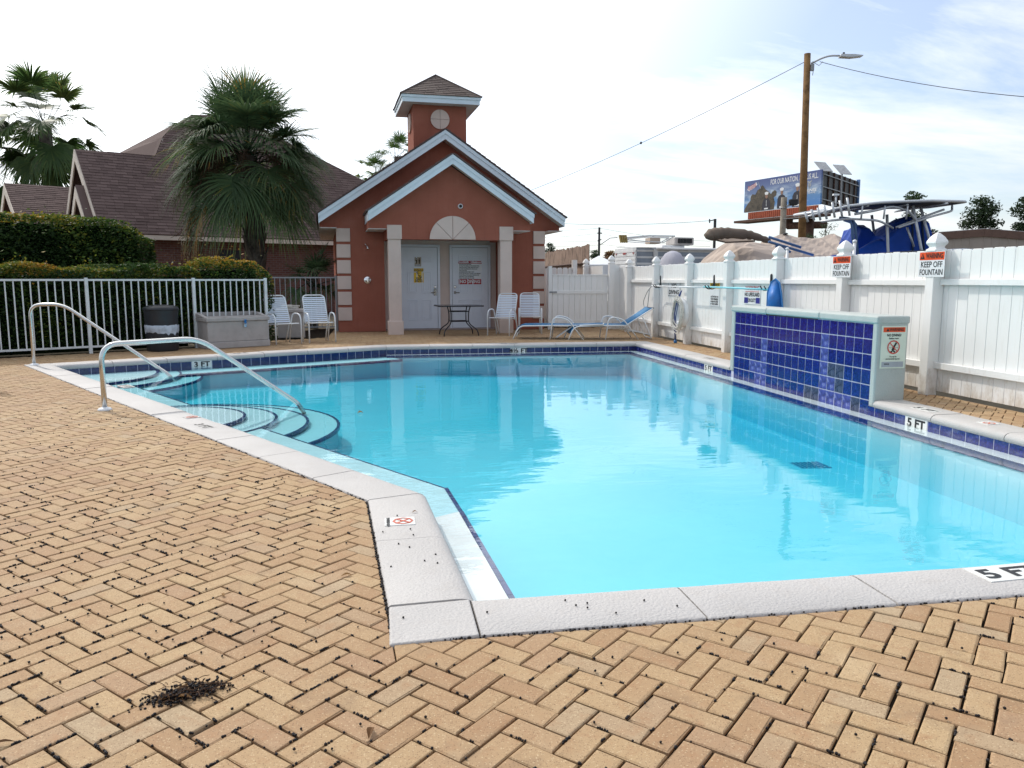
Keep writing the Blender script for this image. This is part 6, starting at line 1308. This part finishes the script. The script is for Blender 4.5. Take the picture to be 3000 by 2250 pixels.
part('rod_holders', m, 'antenna_gold', at_)['kind'] = 'stuff'
m = MB(); m.box(-.22, .22, -.3, .3, -.12, .12, Matrix.Translation(site(5.85, 33, 2.80))); part('console', m, 'canvas_tan', at_)

# ------------------------------------------------------------------ draped shapes
def lin(secs, k):
    out = []
    for (c0, h0, p0), (c1, h1, p1) in zip(secs[:-1], secs[1:]):
        for i in range(k): t = i / k; out.append((Vector(c0).lerp(Vector(c1), t), Vector(h0).lerp(Vector(h1), t), [(a[0], a[1] + (b[1] - a[1]) * t) for a, b in zip(p0, p1)]))
    return out + [secs[-1]]
def drape(name, secs, mat, parent, fold=.03, n_=28, seed=1, sub=True):
    """loft through cross sections: each is (centre, half width vector, height profile [(t,z)])"""
    rg = random.Random(seed); m = MB()
    for i, (c, hw, prof) in enumerate(secs):
        for j in range(n_ + 1):
            t = -1 + 2 * j / n_; zs = prof; z = 0
            for (t0, z0), (t1, z1) in zip(zs[:-1], zs[1:]):
                if t0 <= t <= t1: f = (t - t0) / (t1 - t0); z = z0 + (z1 - z0) * f
            w_ = fold * (math.sin(j * 1.7 + i * .9 + seed) + .6 * math.sin(j * 3.3 - i * 1.7)) + rg.gauss(0, fold * .3)
            m.v.append(tuple(Vector(c) + Vector(hw) * t + Vector((0, 0, z + w_))))
    k = n_ + 1
    for i in range(len(secs) - 1):
        for j in range(n_): m.f.append((i * k + j, i * k + j + 1, (i + 1) * k + j + 1, (i + 1) * k + j))
    o = part(name, m, mat, parent, smooth=sub)
    if sub: s = o.modifiers.new('s', 'SUBSURF'); s.levels = 1; s.render_levels = 1
    return o
# grey covered dome
gd_ = thing('covered_motor', 'grey fabric cover bulging over the fence before the camper', 'cover', site(4.12, 20)); m = MB(); c = site(4.12, 20.3)
rg = random.Random(4)
def dome(prof, c, sx, sy, n_=22, fold=.02):
    m = MB()
    for r, z in prof:
        for j in range(n_):
            a = 2 * math.pi * j / n_; rr = r * (1 + fold * math.sin(j * 2.7 + z * 5) + rg.gauss(0, fold * .4)); m.v.append((c.x + rr * sx * math.cos(a), c.y + rr * sy * math.sin(a), z))
    k = len(prof)
    for i in range(k - 1):
        for j in range(n_): m.f.append((i * n_ + j, i * n_ + (j + 1) % n_, (i + 1) * n_ + (j + 1) % n_, (i + 1) * n_ + j))
    m.f.append(tuple(range((k - 1) * n_, k * n_))); return m
part('cover', dome([(1.15, 0), (1.1, .6), (1.02, 1.2), (.95, 1.5), (.78, 1.72), (.5, 1.87), (.2, 1.93), (.03, 1.94)], c, .36, .5), 'canvas_grey', gd_, smooth=True)
# tan boat with a rolled bimini top
b1 = thing('covered_boat', 'boat under a tan canvas cover with a rolled bimini top', 'boat', site(5.0, 17)); L_ = site(.0, 1) * 1.25
e_ = [(-1, .35), (-.6, .75), (0, .95), (.6, .75), (1, .35)]
secs = []
for lat, zt, hw in ((4.02, 1.45, .7), (4.16, 1.66, .85), (4.72, 2.06, 1.0), (5.06, 2.06, 1.05), (5.62, 1.92, 1.05), (5.72, 1.5, .9)):
    secs.append((site(lat, 17.2), site(0, 1) * hw, [(-1, zt - .75), (-.55, zt - .22), (0, zt), (.55, zt - .22), (1, zt - .75)]))
drape('canvas_cover', lin(secs, 3), 'canvas_tan', b1, .011, 24, 2, sub=False)
m = MB(); hull = [(3.9, .9), (5.0, 1.15), (6.1, .9)]; m.box(-1.25, 1.25, -.9, .9, .45, 1.1, plane_M(site(5.0, 17.2), site(1, 0), site(0, 1))); part('hull', m, 'rv_white', b1, bevel=.2)
pts = [site(3.95, 15.9, 2.0), site(3.98, 15.9, 2.09), site(4.12, 15.9, 2.12), (site(4.35, 15.9, 2.13)), site(4.75, 15.95, 2.10), site(5.0, 16.0, 2.04), site(5.2, 16.0, 1.97)]
pr_ = rounded(pts, .1, 3); kq = len(pr_) - 1
m = MB(); m.tube(pr_, [.135 * (0.55 if i_ == 0 else 1) * (1 - .62 * (i_ / kq) ** 1.6) + .010 * math.sin(i_ * 2.6) for i_ in range(kq + 1)], 14); part('bimini_roll', m, 'canvas_brown', b1, smooth=True)
m = MB(); m.slab([site(4.0, 15.95, 2.0), site(4.3, 15.95, 1.93), site(4.9, 16.0, 1.96), site(4.9, 16.6, 2.02), site(4.1, 16.6, 2.05)], (0, 0, .03)); part('bimini_fabric', m, 'canvas_brown', b1)
for a, b in (((5.01, 2.03), (5.65, 1.83)), ((5.01, 1.94), (5.9, 1.68)), ((5.15, 1.86), (5.45, 1.74))): m = MB(); m.tube([site(a[0], 15.5, a[1]), site(b[0], 15.5, b[1])], .026, 8); part('bimini_arm', m, 'blue_tube', b1)
# second tan covered boat
b2 = thing('covered_boat', 'second boat under a tan cover tented on two peaks', 'boat', site(6.7, 18)); secs = []
for lat, zt in ((5.5, 1.75), (5.8, 2.12), (6.05, 2.20), (6.28, 2.25), (6.5, 2.20), (6.75, 2.15), (7.0, 2.15), (7.2, 2.19), (7.42, 2.26), (7.6, 2.17), (7.9, 1.85)):
    secs.append((site(lat, 18.3), site(0, 1) * 1.1, [(-1, zt - .95), (-.6, zt - .42), (0, zt), (.6, zt - .42), (1, zt - .95)]))
drape('canvas_cover', lin(secs, 3), 'canvas_tan', b2, .011, 24, 5, sub=False); m = MB(); m.box(-1.2, 1.2, -.9, .9, .45, 1.1, plane_M(site(6.7, 18.3), site(1, 0), site(0, 1))); part('hull', m, 'rv_white', b2, bevel=.2)
m = MB(); m.lathe(site(6.28, 18.25, 2.24), [(.06, 0), (.055, .02), (.02, .035)], 10); part('peak_cap', m, 'ink', b2)
# boat with aluminium T-top and blue cover
b3 = thing('t_top_boat', 'boat with aluminium canopy frame and bright blue cover', 'boat', site(7.0, 15.5)); F0, F1 = 14.1, 16.1
def rail(name, pts, r, mat='alu'): m = MB(); m.tube(rounded(pts, .12, 4), r, 8); part(name, m, mat, b3, smooth=True)
m = MB(); top_o = [(5.62, 14.25, 2.40), (5.95, 14.15, 2.475), (6.5, 14.1, 2.535), (7.4, 14.1, 2.565), (8.2, 14.4, 2.58), (8.28, 15.1, 2.60), (8.2, 15.8, 2.60), (7.4, 16.1, 2.62), (6.5, 16.1, 2.59), (5.95, 16.05, 2.53), (5.62, 15.95, 2.46)]
m.slab([site(*p) for p in top_o], (0, 0, .02)); part('canopy', m, 'canvas_navy', b3)
rail('canopy_rim', [site(p[0], p[1], p[2] + .02) for p in top_o + [top_o[0]]], .026)
rail('lower_rail', [site(5.55, 14.3, 2.24), site(6.0, 14.2, 2.28), site(6.55, 14.2, 2.25), site(6.85, 14.3, 2.12)], .02); rail('lower_rail', [site(6.1, 14.2, 2.36), site(6.45, 14.15, 2.42), site(6.75, 14.15, 2.50), site(7.1, 14.2, 2.40), site(7.25, 14.3, 2.24)], .022); rail('bow_rail', [site(8.27, 15, 2.58), site(8.0, 14.5, 2.44), site(7.5, 14.3, 2.32), site(6.95, 14.3, 2.13)], .02)
for (a, za), (b, zb_), fw_ in (((6.82, 2.38), (6.92, 1.3), 14.5), ((7.04, 2.46), (7.26, 1.3), 15.6), ((7.18, 2.52), (7.5, 1.3), 14.3), ((7.42, 2.52), (7.84, 1.3), 14.5), ((7.46, 2.30), (7.6, 1.3), 15.7)): rail('canopy_leg', [site(a, fw_, za), site((a + b) / 2, fw_, (za + zb_) / 2), site(b, fw_, zb_)], .026)
for s_ in range(3): rail('cross_bar', [site(6.3 + .7 * s_, 14.12, 2.50 + .02 * s_), site(6.3 + .7 * s_, 16.05, 2.52 + .02 * s_)], .018)
rail('brace', [site(6.95, 14.4, 2.14), site(7.35, 14.4, 2.30), site(7.8, 14.4, 2.46)], .02); rail('brace', [site(7.2, 14.5, 2.15), site(7.35, 14.5, 1.8)], .02)
for x in (6.2, 6.6, 7.0): rail('rail_strut', [site(x, 14.15, 2.27), site(x, 14.12, 2.50)], .016)
for i, (x, z) in enumerate(((5.19, 2.30), (5.30, 2.335), (5.41, 2.35), (5.52, 2.38), (5.66, 2.42), (5.79, 2.44), (5.92, 2.475))): 
    a = site(x - .028, 14.05, z + .085 + .012 * i); b = site(x + .032, 14.05, z - .085 - .012 * i); m = MB(); m.tube([b, a], .02, 8); part('rod_holder', m, 'alu', b3, smooth=True)
rail('rocket_rail', [site(5.2, 14.07, 2.30), site(5.6, 14.08, 2.42), site(6.0, 14.1, 2.50)], .018)
for d_ in (0, .045):
    rail('tower_leg', [site(6.0 + d_, 14.6, 2.33), site(6.22 + d_ * 1.3, 14.6, 2.30), site(6.33 + d_ * 1.6, 14.6, 1.5)], .024, 'blue_tube'); rail('tower_leg', [site(6.5 + d_, 15.6, 2.36), site(6.70 + d_ * 1.3, 15.6, 2.30), site(6.85 + d_ * 1.6, 15.6, 1.5)], .024, 'blue_tube')
rail('light_mast', [site(5.76, 14.2, 2.5), site(5.755, 14.2, 2.69)], .014); m = MB(); m.box(-.05, .05, -.03, .03, -.015, .015, plane_M(site(5.75, 14.2, 2.70), site(1, 0), site(0, 1))); part('mast_light', m, 'sign_white', b3)
cov = lambda nm, pts, seed, mt='canvas_blue': part(nm, MB().add([site(*p) for p in pts], [tuple(range(len(pts)))]), mt, b3)
def cover_block(pts, f0, f1, nm, mat='canvas_blue', seed=1):
    rg2 = random.Random(seed); m = MB(); n_ = len(pts); rows = 7
    for r_ in range(rows):
        t = r_ / (rows - 1); k_ = 1 - .10 * (2 * t - 1) ** 2
        for lat, z in pts: zz_ = 1.2 + (z - 1.2) * k_; m.v.append(tuple(site(lat + rg2.gauss(0, .012), f0 + (f1 - f0) * t, zz_ + rg2.gauss(0, .012))))
    for r_ in range(rows - 1):
        for i in range(n_): m.f.append((r_ * n_ + i, r_ * n_ + (i + 1) % n_, (r_ + 1) * n_ + (i + 1) % n_, (r_ + 1) * n_ + i))
    m.f += [tuple(range(n_ - 1, -1, -1)), tuple(range((rows - 1) * n_, rows * n_))]; o = part(nm, m, mat, b3, bevel=.02); return o
cover_block([(6.70, 1.1), (7.12, 1.1), (7.10, 1.9), (7.02, 2.16), (6.93, 2.29), (6.76, 2.28), (6.67, 1.98)], 15.4, 16.2, 'console_cover', seed=3)
cover_block([(6.90, 1.1), (8.05, 1.1), (7.86, 1.9), (7.70, 2.36), (7.52, 2.40), (7.36, 2.34), (7.16, 2.22), (6.97, 2.02), (6.88, 1.7)], 14.7, 15.9, 'blue_cover', seed=5)
secs = []
for lat, zt, zs in ((5.7, 1.58, 1.4), (6.0, 1.66, 1.45), (6.3, 1.70, 1.5), (6.55, 1.80, 1.5), (6.75, 1.95, 1.55), (6.95, 1.99, 1.6), (7.1, 1.9, 1.6), (7.3, 1.6, 1.4)): secs.append((site(lat, 14.9), site(0, 1) * .6, [(-1, zs - .5), (-.5, zs - .02), (-.2, zt - .06), (0, zt), (.3, zt - .1), (1, zs - .5)]))
drape('crumpled_cover', secs, 'canvas_blue', b3, .026, 22, 8)
for a_, b_ in (((7.38, 2.34), (7.44, 1.45)), ((7.55, 2.39), (7.66, 1.45))): m = MB(); m.tube([site(a_[0], 14.68, a_[1] - .02), site(b_[0], 14.66, b_[1])], .018, 6); part('cover_strap', m, 'canvas_navy', b3)
m = MB(); m.box(-1.3, 1.4, -.9, .9, .45, 1.15, plane_M(site(7.0, 15.6), site(1, 0), site(0, 1))); part('hull', m, 'rv_white', b3, bevel=.2)
# pvc pipes standing behind the fence
for lat, fw_, zt, lab in ((4.10, 11.8, 1.66, 'thin white pipe standing behind the fence left of the near signs'), (4.47, 10.35, 1.70, 'thin white pipe standing behind the fence in front of blue cover')):
    p = site(lat, fw_); m = MB(); m.tube([p, p + Vector((0, 0, zt))], .021, 10); m.lathe(p + Vector((0, 0, zt - .02)), [(.026, 0), (.026, .03), (.01, .04)], 10); tag(part('pipe', m, 'sign_white', smooth=True), lab, 'pipe', 'white pipes behind the fence')
# dark car roofs
for lat, fw_, w_, z_, lab in ((6.72, 12.3, .36, 1.69, 'black car roof showing above the fence boards'), (7.75, 12.6, .75, 1.735, 'dark car roof at the right edge behind the fence')):
    c = site(lat, fw_ + .9); th = thing('parked_car', lab, 'car', Vector((c.x, c.y, 0))); m = MB(); Mx = plane_M(Vector((c.x, c.y, 0)), site(0, 1), site(-1, 0))
    def loft(secs_, mat, nm):
        m = MB(); n_ = len(secs_[0]); 
        for s in secs_: m.v += [tuple(Mx @ Vector(p)) for p in s]
        for i in range(len(secs_) - 1):
            for j in range(n_ - 1): m.f.append((i * n_ + j, i * n_ + j + 1, (i + 1) * n_ + j + 1, (i + 1) * n_ + j))
        m.f += [tuple(range(n_ - 1, -1, -1)), tuple(range((len(secs_) - 1) * n_, len(secs_) * n_))]; return part(nm, m, mat, th, smooth=True)
    sec = lambda x, zt, hw, zb: [(x, -hw, zb), (x, -hw, zb + (zt - zb) * .6), (x, -hw * .86, zt - .03), (x, 0, zt), (x, hw * .86, zt - .03), (x, hw, zb + (zt - zb) * .6), (x, hw, zb)]
    loft([sec(-2.1, .85, .78, .3), sec(-1.5, .98, .85, .28), sec(-.9, 1.02, .86, .28), sec(1.9, 1.04, .85, .28), sec(2.1, .8, .8, .32)], 'black_plastic', 'body'); loft([sec(-.95, 1.02, .72, .95), sec(-.4, z_ - .06, w_ + .12, .98), sec(.1, z_, w_ + .1, .98), sec(.9, z_ - .01, w_ + .1, .98), sec(1.7, 1.08, .7, .98)], 'table_glass', 'cabin')
    for wx in (-1.35, 1.3):
        for wy in (-.78, .78): m = MB(); m.lathe(Mx @ Vector((wx, wy, .3)), [(.16, -.1), (.3, -.1), (.3, .1), (.16, .1)], 18, Matrix.Rotation(R(90), 4, site(0, 1))); part('wheel', m, 'ink', th)
# white tent roof and low sheds behind the gate
cn_ = thing('canopy_tent', 'white peaked tent roof seen between gate posts', 'tent', site(4.4, 40)); m = MB(); q = [site(3.6, 39, 1.95), site(5.2, 39, 1.95), site(5.2, 41, 1.95), site(3.6, 41, 1.95)]; ap2 = site(4.4, 40, 2.42)
m.add(q + [ap2], [(0, 1, 4), (1, 2, 4), (2, 3, 4), (3, 0, 4)]); part('roof', m, 'sign_white', cn_); m = MB(); m.box(-.8, .8, -1, 1, 0.9, 1.949, plane_M(site(4.4, 40), site(1, 0), site(0, 1))); part('skirt', m, 'sign_white', cn_)
m = MB(); m.box(-1.2, 1.2, -1.5, 1.5, 0, 2.15, plane_M(site(6.7, 44), site(1, 0), site(0, 1))); sh = thing('white_shed', 'low white shed wall left of the camper', 'shed', site(6.7, 44)); part('wall', m, 'rv_white', sh); m = MB(); m.box(-1.3, 1.3, -1.6, 1.6, 2.151, 2.25, plane_M(site(6.7, 44), site(1, 0), site(0, 1))); part('roof', m, 'asphalt_roof', sh)

# ------------------------------------------------------------------ warehouse
wh = thing('metal_warehouse', 'long tan metal warehouse with brown eave trim at far right', 'building', site(30, 50)); pk = site(28.5, 48); lf_ = site(21.0, 50.5); rt = site(40.0, 45.0)
for a, b, za, zb_ in ((lf_, pk, 3.70, 4.22), (pk, rt, 4.22, 3.10)):
    e2 = (b - a); e2.z = 0; Lx = e2.length; e2 = e2 / Lx
    m = MB(); m.slab([a + Vector((0, 0, 0)), b + Vector((0, 0, 0)), b + Vector((0, 0, zb_)), a + Vector((0, 0, za))], Vector((-e2.y, e2.x, 0)) * .2); part('wall', m, 'metal_wall', wh)
    m = MB(); nv = Vector((e2.y, -e2.x, 0)) * .12; m.slab([a + nv + Vector((0, 0, za - .42)), b + nv + Vector((0, 0, zb_ - .42)), b + nv + Vector((0, 0, zb_ + .03)), a + nv + Vector((0, 0, za + .03))], -nv * .9); part('eave_trim', m, 'metal_roof_trim', wh)
    for i in range(int(Lx / .45)):
        f = i * .45 / Lx; p = a + e2 * (i * .45); m = MB(); zt = za + (zb_ - za) * f - .43; m.box(0, .06, 0, .03, 0, zt, plane_M(p, e2, Vector((e2.y, -e2.x, 0)).cross(Vector((0, 0, 1))).cross(Vector((0,0,1))) * -1 if False else Vector((-e2.y, e2.x, 0))) @ Matrix.Translation((0, -.031, 0))); part('wall_rib', m, 'metal_wall', wh)
m = MB(); m.slab([lf_ + Vector((0, 0, 3.73)), pk + Vector((0, 0, 4.25)), pk + Vector((4, 14, 4.3)), lf_ + Vector((4, 14, 3.8))], (0, 0, .03)); part('roof', m, 'rv_white', wh); m = MB(); m.slab([pk + Vector((0, 0, 4.25)), rt + Vector((0, 0, 3.13)), rt + Vector((4, 14, 3.2)), pk + Vector((4, 14, 4.3))], (0, 0, .03)); part('roof', m, 'rv_white', wh)

# ------------------------------------------------------------------ background trees
random.seed(9)
def tree(label, base, H, R_, n_leaf, size, mat='pine_leaf', cat='tree', trunk=.14, clumps=14, lo=.35, group='trees beyond the fence', name='pine_tree', squash=.6):
    base = Vector(base); th = thing(name, label, cat, base, 0, group); m = MB(); m.tube([base, base + Vector((R_ * .05, 0, H * .5)), base + Vector((0, R_ * .05, H * .95))], [trunk, trunk * .7, trunk * .2], 8); part('trunk', m, 'bark', th, smooth=True)
    cs = []; br_ = MB()
    for k in range(clumps):
        f = lo + (1 - lo) * (k + .5) / clumps; a = k * 2.4 + random.gauss(0, .3); rr = R_ * (1 - .72 * max(0, (f - .55) / .45)) * random.uniform(.45, 1.0) * (.8 if k % 3 else .35); c = base + Vector((rr * math.cos(a), rr * math.sin(a), H * f * random.uniform(.95, 1.03))); cs.append((c, R_ * random.uniform(.26, .42)))
        br_.tube([base + Vector((0, 0, H * f * .82)), (base + Vector((0, 0, H * f * .85)) + c) / 2 + Vector((0, 0, -.05)), c], [trunk * .35, trunk * .25, trunk * .1], 5)
    part('limbs', br_, 'bark', th)
    P_ = []; 
    for c, r in cs:
        k = n_leaf // clumps; d = rng.normal(size=(k, 3)); d /= np.linalg.norm(d, axis=1)[:, None]; q = d * (r * rng.uniform(.35, 1.1, (k, 1))) ; q[:, 2] *= squash; P_.append(np.array(c - base) + q)
    P_ = np.concatenate(P_); rn = .35 + .25 * rng.normal(size=len(P_)) + .25 * (P_[:, 2] / H - .6); obj('crown', leaf_mesh('crown', P_, size, rn, mat, .6), th); return th
tree('single pine with sparse crown behind the boat canopy', site(32.6, 65), 8.1, 2.0, 3600, .24, clumps=22, lo=.3)
tree('wide pine above the warehouse roof', site(39.0, 66), 7.6, 2.5, 5200, .24, clumps=26, lo=.48)
tree('dense pine at the right edge above the warehouse', site(42.2, 65), 8.0, 2.0, 4200, .24, clumps=20, lo=.4)
tree('tall pine reaching in at the right edge of the view', site(44.9, 66), 10.3, 2.7, 3600, .26, clumps=20, lo=.45)
for i, (lat, fw_, h_, r_, lab) in enumerate(((4.2, 90, 5.3, 1.6, 'bushy tree above the board fence beside the pool house'), (6.0, 92, 4.7, 1.5, 'dark round tree behind the board fence'), (9.4, 90, 4.3, 1.3, 'olive shrub left of the distant pole'), (10.8, 88, 4.45, 1.4, 'brownish shrub right of the distant pole'), (23.2, 62, 4.9, 1.4, 'bare twiggy shrub below the billboard'), (24.9, 63, 5.6, 1.5, 'thin leafed shrub beside the billboard column'))): tree(lab, site(lat, fw_), h_, r_, 2200 if i < 4 else 900, .2 if i < 4 else .13, 'pine_leaf' if i != 3 else 'dry_leaf', 'shrub' if i > 1 else 'tree', .1, 12, .45, 'far shrubs and trees', 'far_tree')
# distant tree belt: one soft mass along the horizon
m = MB()
Pn = []; 
for k in range(420):
    a = R(-48 + 96 * k / 420); d = 230 + 25 * math.sin(k * .7); h = 3.2 + 1.6 * math.sin(k * .37) + 1.0 * math.sin(k * 1.3); c = site(d * math.sin(a), d * math.cos(a)); kk = 40; Pn.append(np.array(c) + np.stack([rng.normal(0, 2.0, kk), rng.normal(0, 2.0, kk), rng.uniform(0, max(1.5, h), kk)], 1))
o_ = obj('tree_belt', leaf_mesh('tree_belt', np.concatenate(Pn), 1.3, .4 + .2 * rng.normal(size=420 * 40), 'pine_leaf', .8)); tag(o_, 'low belt of far trees along the horizon', 'trees', kind='stuff')
